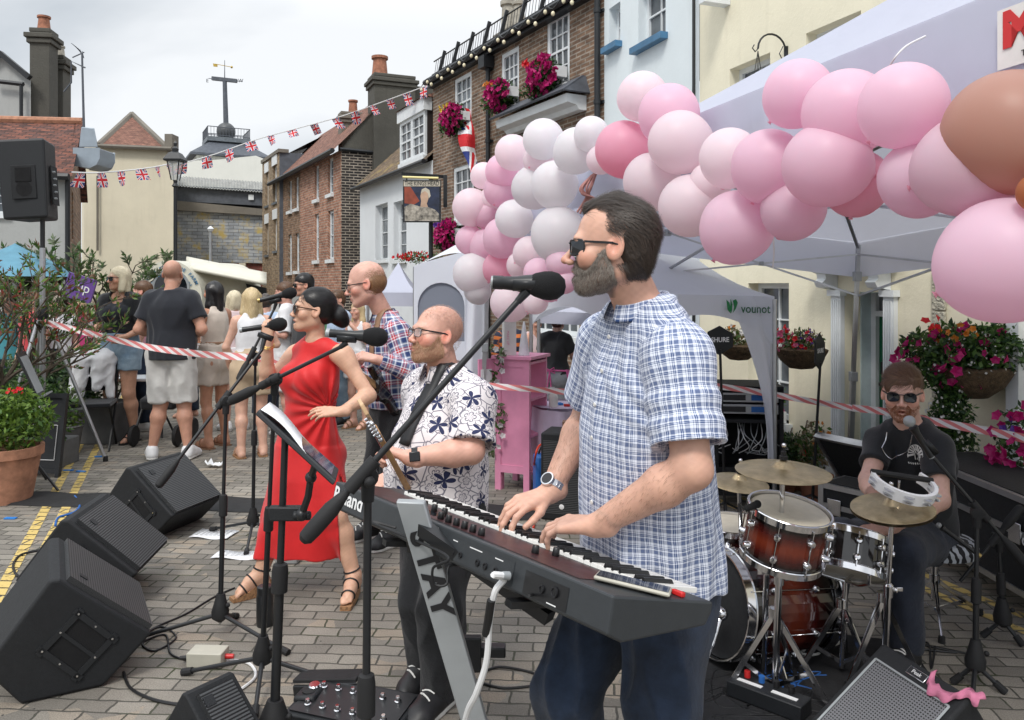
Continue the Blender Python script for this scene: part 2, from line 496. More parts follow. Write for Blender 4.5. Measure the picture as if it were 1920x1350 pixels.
def hP(w,fwd,up,left,cU=(.35,.35,.35,.4),tB=.4,s=1.0,spread=.06,splay=None):
 """w wrist; fwd to the knuckles; up = back of the hand; left=True for a left hand"""
 w=A3(w);f=nrm(A3(fwd));u=A3(up);u=nrm(u-f*(u@f));side=np.cross(u,f)
 if left:th=-side
 else:th=side
 out=[];T='hand'
 rootx=[.030,.010,-.010,-.028];ln=[.089,.094,.090,.084]
 fl=[(.042,.025,.021),(.046,.028,.022),(.042,.026,.022),(.033,.020,.019)]
 fr=[.0092,.0094,.0089,.0078]
 out.append(rc(w-f*.03*s,w+f*.005*s,.026*s,.024*s,.012,tag=T))
 for i in range(4):
  b=w+(f*ln[i]+th*rootx[i])*s
  out.append(rc(w+(th*rootx[i]*.5+f*.012)*s,b-u*.002,.015*s,.0115*s,.012*s,tag=T))
  ang=0.0;p=b;c=cU[i]
  sp=rootx[i]/.03*spread+(splay[i]if splay else 0)
  d0=nrm(f+th*sp)
  rr=fr[i]*s
  for j,(L,a)in enumerate(zip(fl[i],(c*.9,c*1.25,c*.8))):
   ang+=a
   d=d0*math.cos(ang)-u*math.sin(ang)
   q=p+d*L*s
   out.append(rc(p,q,rr*(1.06-.1*j),rr*(.97-.11*j),.004*s,tag=T));p=q
 out.append(rc(w+(f*.03+th*.012-u*.006)*s,w+(f*.055+th*.022-u*.008)*s,.017*s,.014*s,.015*s,tag=T))
 p=w+(f*.028+th*.024-u*.006)*s
 a=.75-tB*.5
 for j,(L,rr,aa)in enumerate(((.042,.0125,0),(.032,.0108,.25+tB*.3),(.026,.0092,.3+tB*.3))):
  a-=aa*.9
  d=nrm(f*math.cos(a)+th*math.sin(a)-u*(.25+.35*tB*j))
  q=p+d*L*s;out.append(rc(p,q,rr*s,rr*.9*s,.006*s,tag=T));p=q
 return out
BASE=dict(pelvis=(0,0,.93),neck=(0,-.01,1.46),head=(0,.03,1.625),shL=(-.185,0,1.42),shR=(.185,0,1.42),elL=(-.235,-.02,1.13),elR=(.235,-.02,1.13),wrL=(-.245,.07,.89),wrR=(.245,.07,.89),hipL=(-.09,0,.90),hipR=(.09,0,.90),knL=(-.10,.02,.49),knR=(.10,.02,.49),anL=(-.11,-.03,.085),anR=(.11,-.03,.085),toL=(-.125,.13,.03),toR=(.125,.13,.03))
def body_prims(J,sx=1.0,bY=0.0,fem=0,limb=1.0,hs=1.0,bust=0.0,chest=1.0):
 J={k:A3(v)for k,v in J.items()}
 rS=nrm(J['shL']-J['shR']);rH=nrm(J['hipL']-J['hipR'])
 ax=nrm(J['neck']-J['pelvis']);fS=nrm(np.cross(rS,ax))
 out=[]
 w=(lambda v:v*sx)
 if fem:secs=[(-.10,w(.135),.095,0),(.03,w(.172),.118,-.01),(.2,w(.15),.10,.0),(.38,w(.12),.085+bY*.5,.005),(.62,w(.133),.095,.0),(.8,w(.13),.085,-.008),(.92,w(.10),.065,-.012),(1.02,.05,.045,-.005)]
 else:secs=[(-.10,w(.13),.10,0),(.03,w(.165),.122,-.005),(.22,w(.158+bY*.4),.112+bY*.8,.005+bY*.5),(.42,w(.15+bY*.4),.108+bY,.005+bY*.5),(.66,w(.168*chest),.118+bY*.3,.0),(.82,w(.165*chest),.105,-.01),(.93,w(.12),.075,-.012),(1.02,.06,.055,-.005)]
 out.append(loft(J['pelvis']-ax*.02,J['neck'],-rH,-rS,secs,bend=(-fS*.0),k=.03,tag='torso'))
 lb=limb;f=.9 if fem else 1.0
 for sd in 'LR':
  sh,el,wr=J['sh'+sd],J['el'+sd],J['wr'+sd];hp,kn,an,to=J['hip'+sd],J['kn'+sd],J['an'+sd],J['to'+sd]
  out.append(rc(sh-ax*.005,sh+(el-sh)*.22,.054*lb*f,.05*lb*f,.04,tag='arm'+sd))
  out.append(rc(sh+(J['neck']-sh)*.55-ax*.0,sh,.042*lb*f,.046*lb*f,.05,tag='torso'))
  out.append(rc(sh,el,.048*lb*f,.039*lb*f,.02,tag='arm'+sd))
  m=el+(wr-el)*.28
  out.append(rc(el,m,.039*lb*f,.042*lb*f,.02,tag='fore'+sd));out.append(rc(m,wr,.042*lb*f,.0265*f*(1+(lb-1)*.5),.02,tag='fore'+sd))
  th=.088 if not fem else .09
  out.append(rc(hp,kn,th*lb,.054*lb,.03,tag='leg'+sd))
  c=kn+(an-kn)*.3;kd=nrm(an-kn);fwd=nrm(to-an-kd*((to-an)@kd))
  out.append(rc(kn,c-fwd*.012,.05*lb,.056*lb,.03,tag='leg'+sd));out.append(rc(c-fwd*.012,an,.055*lb,.035,.03,tag='leg'+sd))
  heel=an-fwd*.035;heel=heel-np.array((0,0,1))*.045
  out.append(rc(an,heel+fwd*.01,.036,.032,.02,tag='foot'+sd));mid=an+(to-an)*.5+A3((0,0,.005))
  fk=.86 if fem else 1;out.append(rc(an,mid,.034*fk,.031*fk,.03,tag='foot'+sd));out.append(rc(mid,to,.032*fk,.02*fk,.03,tag='foot'+sd));out.append(rc(heel+fwd*.01,to-fwd*.02,.03*fk,.027*fk,.03,tag='foot'+sd))
  fd=nrm(to-an);sv=nrm(np.cross((0,0,1),fd))*(1 if sd=='L' else-1)
  for q in range(5):o_=(q-2)*.0125*fk;tr_=(.0095 if q<4 else .0125)*fk;out.append(rc(to-sv*o_+fd*.004,to-sv*o_+fd*(.034-.006*abs(q-3.2))*fk-A3((0,0,.006)),tr_*1.15,tr_*.9,.006,tag='foot'+sd))
 if bust:
  for q in(1,-1):
   c=J['pelvis']+(J['neck']-J['pelvis'])*.66+fS*(.075+bust*.3)+rS*q*.065
   out.append(ell(c,(.06+bust,.055+bust,.06+bust),None,.03,tag='torso'))
 if fem:
  for q,h in((1,'hipL'),(-1,'hipR')):out.append(ell(J[h]-fS*.06+ax*.0,(.085,.075,.085),None,.04,tag='torso'))
 out.append(rc(J['neck']-ax*.03,J['head']+(J['neck']-J['head'])*.25,(.062 if not fem else .05),(.056 if not fem else .046),.025,tag='neck'))
 return out,J,rS,fS,ax
def lC(X,c,M,s):return((X-A3(c))@M)/s
def skin_colors(X,c,M,s,tO,lips=(.55,.2,.17),beard=None,brow=(.1,.06,.04),flush=.25,scalp=None):
 tO=A3(tO);n=len(X);C=np.tile(tO,(n,1))
 C*=(1+.07*vN(X,9,3)+.06*vN(X,30,5))[:,None]
 q=lC(X,c,M,s);x,y,z=q.T;inh=(np.abs(x)<.1)&(np.abs(y)<.14)&(z>-.13)&(z<.14)
 def blob(cx,cy,cz,rx,ry,rz,col,a=1.0,sym=True):
  xx=np.abs(x)if sym else x
  d=((xx-cx)/rx)**2+((y-cy)/ry)**2+((z-cz)/rz)**2
  w=np.clip(1.6-1.6*d,0,1)*a*inh
  C[:]=C*(1-w[:,None])+A3(col)*w[:,None]
 blob(.045,.07,-.03,.035,.05,.025,tO*A3((1.12,.78,.72)),flush*1.6)
 blob(0,.115,-.033,.018,.03,.014,tO*A3((1.1,.75,.68)),flush*1.5,False)
 blob(.08,-.005,-.005,.012,.03,.035,tO*A3((1.1,.74,.68)),flush*2)
 blob(0,.092,-.0665,.023,.02,.0095,lips,.8,False)
 blob(.033,.088,.017,.019,.03,.0038,brow,.85)
 blob(.0315,.088,-.002,.0125,.014,.006,(.75,.72,.68),1);blob(.0315,.09,-.002,.0052,.014,.0055,(.06,.035,.02),1)
 blob(.0315,.088,.0045,.0155,.02,.0018,(.05,.03,.02),.8)
 if beard is not None:
  bc,alpha,top=beard
  w=np.clip((-z+top-.02-np.maximum(0,(.06-y))*.0)/.008,0,1)*np.clip((y+.01+.0*z)/.01,0,1)*(z>-.125)*inh*alpha
  w*=1-np.clip(1.5-((x/.02)**2+((z+.067)/.008)**2),0,1)*(y>.06)
  cheek=(np.abs(x)>.03)|(z<-.045)
  w=w*np.where(cheek,1,.8)*(z<-.043+np.maximum(0,np.abs(x)-.03)*1.1)
  C[:]=C*(1-w[:,None])+A3(bc)*w[:,None]
 if scalp is not None:
  sc_,al=scalp;w=al*np.clip((.05-y-.35*np.clip(.02-z,0,1))/.03,0,1)*np.clip((z+.075+.9*np.clip(y+.03,0,1))/.02,0,1)*inh*(1-.75*np.clip((z-.055)/.045,0,1))*(np.abs(x)<.077)*(.8+.2*vN(q,22,4))
  C[:]=C*(1-w[:,None])+A3(sc_)*w[:,None]
 return np.clip(C,0,1)
def strands(prims,base,c,M,s,comb_dir,n,L,width,mat_,parent,lift=.002,steps=6,jitter=.25,seed=1,name='hair',filt=None,joinV=None,joinF=None,droop=0.0,iF=0.0):
 r=np.random.default_rng(seed)
 pts=base[r.integers(0,len(base),n)]
 if filt is not None:pts=pts[filt(lC(pts,c,M,s))]
 n=len(pts)
 def grad(X):
  e=.002;g=np.stack([eV(prims,X+A3(d)*e,iF)-eV(prims,X-A3(d)*e,iF)for d in((1,0,0),(0,1,0),(0,0,1))],-1)
  return g/(np.linalg.norm(g,axis=1,keepdims=True)+1e-9)
 jit=r.normal(size=(n,3))*jitter;Ls=L*(.6+.6*r.random(n));st=(Ls/steps)[:,None]
 p=pts.copy();path=[];nrmls=[];lf=lift*r.random(n)
 for i in range(steps+1):
  g=grad(p)
  if i==0:p=p+g*(lf[:,None]*.3)
  path.append(p.copy());nrmls.append(g)
  d=comb_dir(lC(p,c,M,s))@M.T+jit
  d=d-g*(d*g).sum(1,keepdims=True)*(.9 if not droop else .5)
  d/=np.linalg.norm(d,axis=1,keepdims=True)+1e-9
  p=p+d*st
  D=eV(prims,p,iF);want=lf*(i+1)/steps
  corr=np.where(D<want,want-D,(want-D)*(0.0 if droop else .7));corr=np.clip(corr,-.01,.01)
  p=p+grad(p)*corr[:,None]
 path=np.stack(path,1);g=np.stack(nrmls,1)
 tan=np.gradient(path,axis=1);sd=np.cross(tan,g);sd/=np.linalg.norm(sd,axis=2,keepdims=True)+1e-9
 wd=width*np.linspace(1,.25,steps+1)[None,:,None]*(.6+.8*r.random(n))[:,None,None]
 A=path-sd*wd/2;B=path+sd*wd/2
 Vt=np.stack([A,B],2).reshape(-1,3)
 k=(steps+1)*2;b=(np.arange(n)*k)[:,None]+(np.arange(steps)*2)[None]
 F=np.stack([b,b+1,b+3,b+2],-1).reshape(-1,4)
 off=0
 if joinV is not None:off=len(joinV);Vt=np.concatenate([joinV,Vt]);F=np.concatenate([joinF,F+off])
 ra=np.concatenate([np.full(off,.25),np.repeat(r.random(n),k)]);
 return npmesh(name,Vt,F,mat_,parent,attrs={'rnd':np.stack([ra]*3,1)})
def pC(p,n):
 p=A3(p);n=nrm(A3(n))
 return lambda X:(X-p)@n
def skin_mat(name='skin',hairy=False):
 m,t=nM(name);o=t.obj()
 c=t.attr('Col').outputs['Color']
 n=t.noise(o,240,3);n2=t.noise(o,28,4)
 c=t.mix(.12,c,t.mix(n2,(.55,.2,.14,1),(.9,.7,.55,1)),'OVERLAY')
 if hairy:
  pass
 t.bsdf(c,t.m('MULTIPLY_ADD',n2,.2,.38),0,t.m('ADD',n,t.m('MULTIPLY',n2,.7)),.25,.0015,Subsurface__Weight=.12,Subsurface__Radius=(.02,.008,.004),Subsurface__Scale=.3)
skin_mat()
def hM(name,c1,c2,rough=.42):
 m,t=nM(name)
 r=t.attr('rnd').outputs['Fac'];o=t.obj()
 n=t.noise(t.mapv(o,(60,60,60)),2,4)
 c=t.mix(t.m('MULTIPLY_ADD',r,.75,t.m('MULTIPLY',n,.3)),(*c1,1),(*c2,1))
 t.bsdf(c,rough,0,t.noise(o,320,3),.3,.002)
hM('arm_hair',(.3,.17,.11),(.42,.26,.18),.7);hM('hair_dark',(.008,.005,.004),(.085,.058,.042));hM('hair_black',(.004,.004,.005),(.022,.018,.018),.33)
hM('hair_blonde',(.42,.3,.14),(.78,.64,.4));hM('hair_platinum',(.5,.42,.27),(.85,.78,.6))
hM('hair_brown',(.06,.028,.014),(.2,.1,.05));hM('hair_ginger',(.16,.07,.03),(.42,.24,.12));hM('hair_grey',(.2,.16,.12),(.5,.44,.37))
hM('beard_grey',(.05,.035,.027),(.42,.37,.32),.6);hM('beard_ginger',(.3,.12,.05),(.62,.42,.27),.6);hM('beard_auburn',(.16,.05,.02),(.36,.14,.06),.6)
hM('stubble',(.36,.21,.15),(.44,.27,.2),.6);hM('hair_reddark',(.03,.006,.006),(.1,.03,.025))
def cB(t,o,fine=500,big=9):
 return t.m('ADD',t.m('MULTIPLY',t.noise(o,fine,2),.15),t.noise(o,big,4,.5,.6))
def cL(name,col,rough=.85,var=.1,big=9,bstr=.35,bd=.012,sheen=.2):
 m,t=nM(name);o=t.obj()
 if isinstance(col,str):col=hexc(col)
 c=t.mix(1,(*col,1),t.ramp(t.noise(o,14,5),[(.3,1-var),(.7,1+var*.5)]),'MULTIPLY')
 t.bsdf(c,rough,0,cB(t,o,big=big),bstr,bd,Sheen__Weight=sheen)
def sR(t,u,period,bands):
 """sum of soft bands (centre, halfwidth, weight) within a period, returns 0..1"""
 f=t.m('FRACT',t.m('DIVIDE',u,period));out=None
 for c,w,a in bands:
  d=t.m('ABSOLUTE',t.m('SUBTRACT',f,c))
  v=t.m('MULTIPLY',t.m('SUBTRACT',1.0,t.m('DIVIDE',t.m('SUBTRACT',d,w),.02,clamp=True),clamp=True),a)
  out=v if out is None else t.m('MAXIMUM',out,v)
 return out
def check_mat():
 m,t=nM('blue_check');o=t.obj();a=t.n('SeparateXYZ',i0=t.attr('cuv').outputs['Vector'])
 nz=t.noise(o,11,3);w=t.m('MULTIPLY',t.m('SUBTRACT',nz,.5),.012)
 u=t.m('ADD',t.m('ADD',a.outputs[0],w),10);v=t.m('ADD',t.m('ADD',a.outputs[1],w),10)
 bu=sR(t,u,.029,[(.22,.15,.64),(.54,.028,.85),(.66,.028,.85),(.83,.014,.6)])
 bv=sR(t,v,.029,[(.22,.15,.64),(.54,.028,.85),(.66,.028,.85),(.83,.014,.6)])
 f=t.m('MINIMUM',t.m('ADD',t.m('MULTIPLY',bu,.68),t.m('MULTIPLY',bv,.68)),1.0)
 c=t.mix(f,(.76,.8,.9,1),(.018,.06,.2,1))
 t.bsdf(c,.85,0,cB(t,o,700,16),.5,.014,Sheen__Weight=.15)
check_mat()
def plaid_mat():
 m,t=nM('red_plaid');o=t.obj();a=t.n('SeparateXYZ',i0=t.attr('cuv').outputs['Vector'])
 u=t.m('ADD',a.outputs[0],10);v=t.m('ADD',a.outputs[1],10);P_=.085
 def lay(c,bands,col,k):
  f=t.m('MULTIPLY',t.m('ADD',sR(t,u,P_,bands),sR(t,v,P_,bands)),k)
  return t.mix(t.m('MINIMUM',f,1.0),c,(*col,1))
 c=lay((.25,.3,.42,1),[(.2,.12,1)],(.5,.03,.04),.62)
 c=lay(c,[(.6,.14,1)],(.02,.04,.14),.55)
 c=lay(c,[(.4,.02,1),(.86,.03,1),(.2,.015,1)],(.75,.76,.8),.6)
 t.bsdf(c,.85,0,cB(t,o),.45,.012)
plaid_mat()
def floral_mat():
 m,t=nM('floral');o=t.obj();cu=t.attr('cuv').outputs['Vector']
 def flowers(sc,loc,thr):
  p=t.mapv(cu,(sc,sc,1),(0,0,.4),loc)
  dn=t.n('TexNoise',Vector=p);dn.inputs['Scale'].default_value=1.1;dn.inputs['Detail'].default_value=1
  va=t.n('VectorMath',_operation='MULTIPLY_ADD',i0=dn.outputs['Color'],i1=(.35,.35,0),i2=p)
  vo=t.n('TexVoronoi',_voronoi_dimensions='2D',Vector=va);vo.inputs['Scale'].default_value=1;vo.inputs['Randomness'].default_value=.75
  d=t.n('VectorMath',_operation='SUBTRACT',i0=va.outputs[0],i1=vo.outputs['Position']);s=t.n('SeparateXYZ',i0=d.outputs[0])
  rnd=t.n('SeparateColor',i0=vo.outputs['Color'])
  ang=t.m('ARCTAN2',s.outputs[1],s.outputs[0]);a2=t.m('MULTIPLY_ADD',ang,2.5,t.m('MULTIPLY',rnd.outputs[0],6))
  r=t.m('SQRT',t.m('ADD',t.m('MULTIPLY',s.outputs[0],s.outputs[0]),t.m('MULTIPLY',s.outputs[1],s.outputs[1])))
  pet=t.m('ABSOLUTE',t.m('COSINE',a2))
  return r,pet,ang,rnd
 def line(x,w):return t.m('SUBTRACT',1.0,t.m('DIVIDE',t.m('ABSOLUTE',x),w,clamp=True),clamp=True)
 r,pet,ang,rnd=flowers(14,(0,0,0),0)
 Rr=t.m('MULTIPLY_ADD',t.m('POWER',pet,.5),.27,.2)
 out=line(t.m('SUBTRACT',r,Rr),.05)
 out=t.m('MAXIMUM',out,line(t.m('SUBTRACT',r,t.m('MULTIPLY',Rr,.5)),.04))
 rays=t.m('MULTIPLY',t.m('GREATER_THAN',t.m('COSINE',t.m('MULTIPLY',ang,10)),.75),t.m('LESS_THAN',r,.2))
 out=t.m('MAXIMUM',out,rays)
 vo=t.n('TexVoronoi',_voronoi_dimensions='2D',_feature='DISTANCE_TO_EDGE',Vector=t.mapv(cu,(22,22,1),(0,0,.2),(3,1,0)));vo.inputs['Scale'].default_value=1
 edge=t.m('MULTIPLY',t.m('LESS_THAN',vo.outputs[0],.04),t.m('GREATER_THAN',r,t.m('ADD',Rr,.02)))
 out=t.m('MAXIMUM',out,t.m('MULTIPLY',edge,.8))
 r2,p2,an2,rn2=flowers(11.5,(5.3,2.2,0),0)
 R2=t.m('MULTIPLY_ADD',t.m('POWER',p2,1.3),.33,.04)
 nav=t.m('MULTIPLY',t.m('LESS_THAN',r2,R2),t.m('GREATER_THAN',rn2.outputs[1],.2))
 halo=t.m('MULTIPLY',t.m('LESS_THAN',r2,t.m('ADD',R2,.03)),t.m('GREATER_THAN',rn2.outputs[1],.2))
 c=t.mix(out,(.78,.73,.74,1),(.05,.05,.1,1));c=t.mix(halo,c,(.78,.73,.74,1));c=t.mix(nav,c,(.018,.025,.085,1))
 t.bsdf(c,.8,0,cB(t,o,500,13),.4,.012)
floral_mat()
def denim(name,c1,c2,big=12):
 m,t=nM(name);o=t.obj()
 c=t.mix(t.ramp(t.noise(o,7,6,.65),[(.35,0),(.7,1)]),(*c1,1),(*c2,1))
 n=t.noise(t.mapv(o,(900,900,200)),1,1);c=t.mix(.25,c,t.ramp(n,[(.3,.4),(.7,1)]),'MULTIPLY')
 t.bsdf(c,.9,0,cB(t,o,600,big),.6,.016,Sheen__Weight=.1)
denim('jeans_dark',(.003,.008,.02),(.02,.038,.078));denim('jeans_light',(.17,.27,.38),(.36,.47,.56));denim('trousers_black',(.006,.006,.008),(.016,.017,.02));denim('trousers_navy',(.008,.011,.022),(.02,.027,.045))
denim('jeans_grey',(.3,.32,.36),(.45,.47,.5))
cL('tee_black',(.008,.009,.012));cL('tee_navyblack',(.009,.011,.018));cL('red_crepe',(.62,.008,.01),.6,.06,7,.3,.012);cL('beige_cloth',(.62,.54,.47));cL('light_grey_cloth',(.55,.54,.52))
cL('white_cloth',(.75,.75,.77));cL('tan_cloth',(.48,.36,.24));cL('pink_cloth',(.62,.33,.4));cL('pale_pink_cloth',(.66,.52,.53));cL('hot_pink_cloth',(.62,.06,.22))
cL('pale_blue_cloth',(.4,.5,.66));cL('charcoal_cloth',(.03,.032,.036));cL('navy_cloth',(.02,.03,.08));cL('red_cloth',(.5,.05,.06));cL('teal_cloth',(.05,.25,.3));cL('green_cloth',(.08,.2,.1));cL('purple_cloth',(.12,.05,.25))
def orange_stripe():
 m,t=nM('orange_navy_stripe');a=t.n('SeparateXYZ',i0=t.attr('cuv').outputs['Vector'])
 f=sR(t,t.m('ADD',a.outputs[1],10),.09,[(.3,.2,1)])
 t.bsdf(t.mix(f,(.02,.025,.05,1),(.6,.17,.04,1)),.85)
orange_stripe()
def leopard():
 m,t=nM('leopard_print');a=t.attr('cuv').outputs['Vector']
 vo=t.n('TexVoronoi',Vector=t.mapv(a,(38,38,1)));vo.inputs['Scale'].default_value=1
 f=t.m('COMPARE',vo.outputs[0],.3,.1)
 t.bsdf(t.mix(f,(.45,.27,.14,1),(.02,.013,.01,1)),.85)
leopard()
mat('shoe_white',(.75,.75,.76),.5,var=.05);mat('shoe_black',(.012,.012,.014),.5);mat('sole_white',(.72,.71,.68),.6,var=.08);mat('sandal_tan',(.3,.17,.1),.5);mat('cork',(.36,.19,.09),.8,var=.4,vs=90,bump=.4)
mat('lens_dark',(.006,.008,.012),.06,var=0,bump=0,Specular__IOR__Level=.8);mat('frame_black',(.01,.01,.012),.25,var=0,bump=0);mat('frame_tortoise',(.08,.03,.015),.2,var=.3,vs=60,bump=0)
mat('lens_clear',(.55,.62,.68),.05,var=0,bump=0,Alpha=.25);mat('nail_pink',(.75,.2,.3),.2,var=0,bump=0)
mat('gold',(.75,.5,.15),.25,1.,var=.05,bump=0);mat('silver',(.62,.62,.64),.25,1.,var=.05,bump=0)
class Gar:
 cur=[];wi=0.0
 """one garment as a signed-distance solid, with cloth coordinates"""
 def __init__(s,J,rS,fS,ax,sx=1,bY=0,fem=0):s.J,s.rS,s.fS,s.ax,s.sx,s.bY,s.fem=J,rS,fS,ax,sx,bY,fem;s.pr=[];s.body=Gar.cur
 def wrap(s,tags,iF=.007,end=None,d=None):
  iF=max(iF,Gar.wi)
  for p in getattr(s,'body',[]):
   if p.tag in tags and p.op=='u':
    s.pr.append(Prim((lambda X,i=0,p=p:p.fn(X,i+iF)if end is None else np.maximum(p.fn(X,i+iF),(X-end)@d)),p.lo-iF,p.hi+iF,p.k,'u',p.tag))
  return s
 def nC(s,iF=.004):
  return[Prim((lambda X,i=0,p=p:p.fn(X,iF)),p.lo-iF,p.hi+iF,.008,'s','neck')for p in s.body if p.tag=='neck']
 def tR(s,secs,rH=None,p0=None,p1=None,k=.03):
  J=s.J;s.wrap(('torso',));rh=nrm(J['hipL']-J['hipR'])if rH is None else rH
  s.pr.append(loft(J['pelvis']if p0 is None else p0,J['neck']if p1 is None else p1,-rh,-s.rS,secs,k=k,tag='torso'));return s
 def capped(s,a,b,ra,rb,k,tag,end,d,wall=.011):
  wall=.024 if Gar.wi else wall
  base=rc(a,b,ra,rb);inner=rc(end-d*.012,end+d*.12,rb-wall-.002,rb-wall+.002)
  def fn(X,iF=0):
   D=base.fn(X,iF);D=np.maximum(D,(X-end)@d)
   return np.maximum(D,-inner.fn(X,0))
  s.pr.append(Prim(fn,base.lo,base.hi,k,'u',tag))
 def sL(s,sd,frac,r0=.068,r1=.075,shoulder=.05,short=True,fore=0):
  J=s.J;sh,el,wr=J['sh'+sd],J['el'+sd],J['wr'+sd]
  s.pr.append(rc(sh+(J['neck']-sh)*.6,sh,.04+shoulder*.2,r0*.82,.05,tag='torso'))
  e=sh+(el-sh)*min(frac,1.0);d=nrm(el-sh)
  s.wrap(('arm'+sd,),.006,e-d*.01,d)
  if fore:s.wrap(('fore'+sd,),.006,el+(wr-el)*fore-.02*nrm(wr-el),nrm(wr-el))
  if fore:
   s.pr.append(rc(sh-s.ax*.01,e,r0,r1,.035,tag='arm'+sd))
   e2=el+(wr-el)*fore;s.capped(el,e2,r1,r1*.72,.02,'fore'+sd,e2-nrm(wr-el)*.01,nrm(wr-el))
  else:s.capped(sh-s.ax*.01,e,r0,r1,.03,'arm'+sd,e,d)
  return s
 def leg(s,sd,frac,r0=.098,rk=.07,r1=.062,below=0):
  J=s.J;hp,kn,an=J['hip'+sd],J['kn'+sd],J['an'+sd]
  e=hp+(kn-hp)*min(1,frac);re=r0+(rk-r0)*min(1,frac)
  if below:
   s.wrap(('leg'+sd,),.008,kn+(an-kn)*below,nrm(an-kn))
   s.pr.append(rc(hp,e,r0,re,.04,tag='leg'+sd))
   e2=kn+(an-kn)*below;s.capped(kn,e2,rk,r1,.03,'leg'+sd,e2,nrm(an-kn))
  else:s.wrap(('leg'+sd,),.008,e,nrm(kn-hp));s.capped(hp,e,r0,re,.04,'leg'+sd,e,nrm(kn-hp))
  return s
 def make(s,name,mt,parent,res,pL=(),cV=(),fO=(.006,5,0),res_pad=0,iF=0,uvc=None,extra=None,zs=None):
  pr=s.pr+list(cV);amp,fs,seed=fO
  def pO(X,D):
   D=D+amp*np.abs(vN(X*A3((1,1,.45)),fs,seed))-amp*.5
   for f in pL:D=np.maximum(D,f(X))
   if extra:D=extra(X,D)
   return D
  Vt,F=mF(pr,res,iF,pO)
  best=np.full(len(Vt),9.);cuv=np.zeros((len(Vt),3));J=s.J
  up=s.ax;
  for tg,p0,p1,x0 in[('torso',J['pelvis'],J['neck'],s.fS)]+[('arm'+q,J['sh'+q],J['el'+q],s.fS)for q in 'LR']+[('fore'+q,J['el'+q],J['wr'+q],s.fS)for q in 'LR']+[('leg'+q,J['hip'+q],J['kn'+q],s.fS)for q in 'LR']:
   pp=[p for p in s.pr if p.tag==tg and p.op=='u']
   if not pp:continue
   d=np.min([p.fn(Vt,0)for p in pp],0);sel=d<best-(0 if tg=='torso' else .0)
   a=nrm(p1-p0);x=nrm(x0-a*(x0@a))if abs(x0@a)<.95 else nrm(np.cross(a,s.rS));y=np.cross(a,x)
   q=Vt-p0;u=np.arctan2(q@y,q@x)*(.17 if tg=='torso' else .07)+(0 if tg=='torso' else 1.3)
   v=q@a
   if tg.startswith('fore'):v=v+np.linalg.norm(J['el'+tg[-1]]-J['sh'+tg[-1]])
   cuv[sel,0]=u[sel];cuv[sel,1]=v[sel];best[sel]=d[sel]
  return npmesh(name,Vt,F,mt,parent,attrs={'cuv':cuv})
def figure(lB,J,headspec,tO=(.55,.33,.25),fem=0,sx=1.0,bY=0.0,limb=1.0,bust=0.0,res=.01,hres=.006,hA=None,hair=None,beard=None,sK=None,gR=None,cat='person',jaw=None,nose=1.0,mouth=0.0,fat=0.0,nofine=False,hrS=None,hscale=None):
 hc,yaw,pitch,roll,hs=headspec
 Mx=head_frame(yaw,pitch,roll)
 J=dict(J);J['head']=tuple(A3(hc)+Mx@A3((0,-.02,-.05))*hs)
 bp,J,rS,fS,ax=body_prims(J,sx,bY,fem,limb,bust=bust)
 hp,W=hdP(hc,Mx,hs,jaw if jaw else(.88 if fem else 1.0),nose,mouth,fem,fat)
 pr=bp+hp
 for sd,kw in(hA or{}).items():
  kw=dict(kw);f=kw.pop('fwd');u=kw.pop('up')
  pr+=hP(J['wr'+sd],f,u,sd=='L',s=kw.pop('s',hscale or(.9 if fem else 1.0)),**kw)
 for sd in 'LR':
  if not hA or sd not in hA:
   f=nrm(J['wr'+sd]-J['el'+sd]);pr+=hP(J['wr'+sd],f,(rS if sd=='L' else-rS)+.2*fS,sd=='L',s=hscale or(.9 if fem else 1.0))
 Gar.cur=pr
 c=A3(hc);fine=[]if nofine else[(c-.15*hs,c+.155*hs,hres)]
 if hrS:
  for sd in 'LR':
   hh=[p for p in pr if p.tag=='hand' and np.linalg.norm((p.lo+p.hi)/2-J['wr'+sd])<.24]
   fine.append((np.min([p.lo for p in hh],0)-.012,np.max([p.hi for p in hh],0)+.012,hrS))
 Vt,F=mF(pr,res,fine=fine)
 rT=tH('person',lB,cat,(float(J['pelvis'][0]),float(J['pelvis'][1]),0.0),gR)
 cols=skin_colors(Vt,hc,Mx,hs,tO,**(sK or{}))
 npmesh('body',Vt,F,'skin',rT,cols=cols)
 ctx=dict(J=J,rS=rS,fS=fS,ax=ax,M=Mx,c=c,hs=hs,W=W,pr=pr,hp=hp,sx=sx,bY=bY,fem=fem)
 ctx['root']=rT;return ctx
def add_hair(X,kind,mt,res=.004,n=3000,L=.05,width=.0016,comb=None,amp=.004,fs=40,name='hair',droop=0,stretch=(1,1,1),lift=.004,seed=3,filt=None,prims=None,jitter=.22,base=True):
 hp=prims if prims is not None else hair_shell(X['c'],X['M'],X['hs'],kind)
 def pO(Xp,D):
  q=lC(Xp,X['c'],X['M'],X['hs'])*A3(stretch)
  return D+amp*vN(q,fs/6.,11)+amp*.4*vN(q,fs/2.5,5)
 Vt,F=mF(hp,res,0,pO)
 if len(F)==0:return None
 if not n:return npmesh(name,Vt,F,mt,X['root'],attrs={'rnd':np.full((len(Vt),3),.4)})
 comb=comb or(lambda q:np.stack([q[:,0]*.3,-.6-0*q[:,0],-.5-.5*(q[:,1]<-.05)],1))
 filt=filt or(lambda q:((q[:,1]<.0)|(q[:,2]>.055))&~((np.abs(q[:,1]+.0)<.035)&(np.abs(q[:,2]+.005)<.04)))
 o=strands(hp+X['hp'],Vt,X['c'],X['M'],X['hs'],comb,n,L,width,mt,X['root'],lift=lift,seed=seed,joinV=Vt if base else None,joinF=F,name=name,droop=droop,filt=filt,jitter=jitter)
 return o
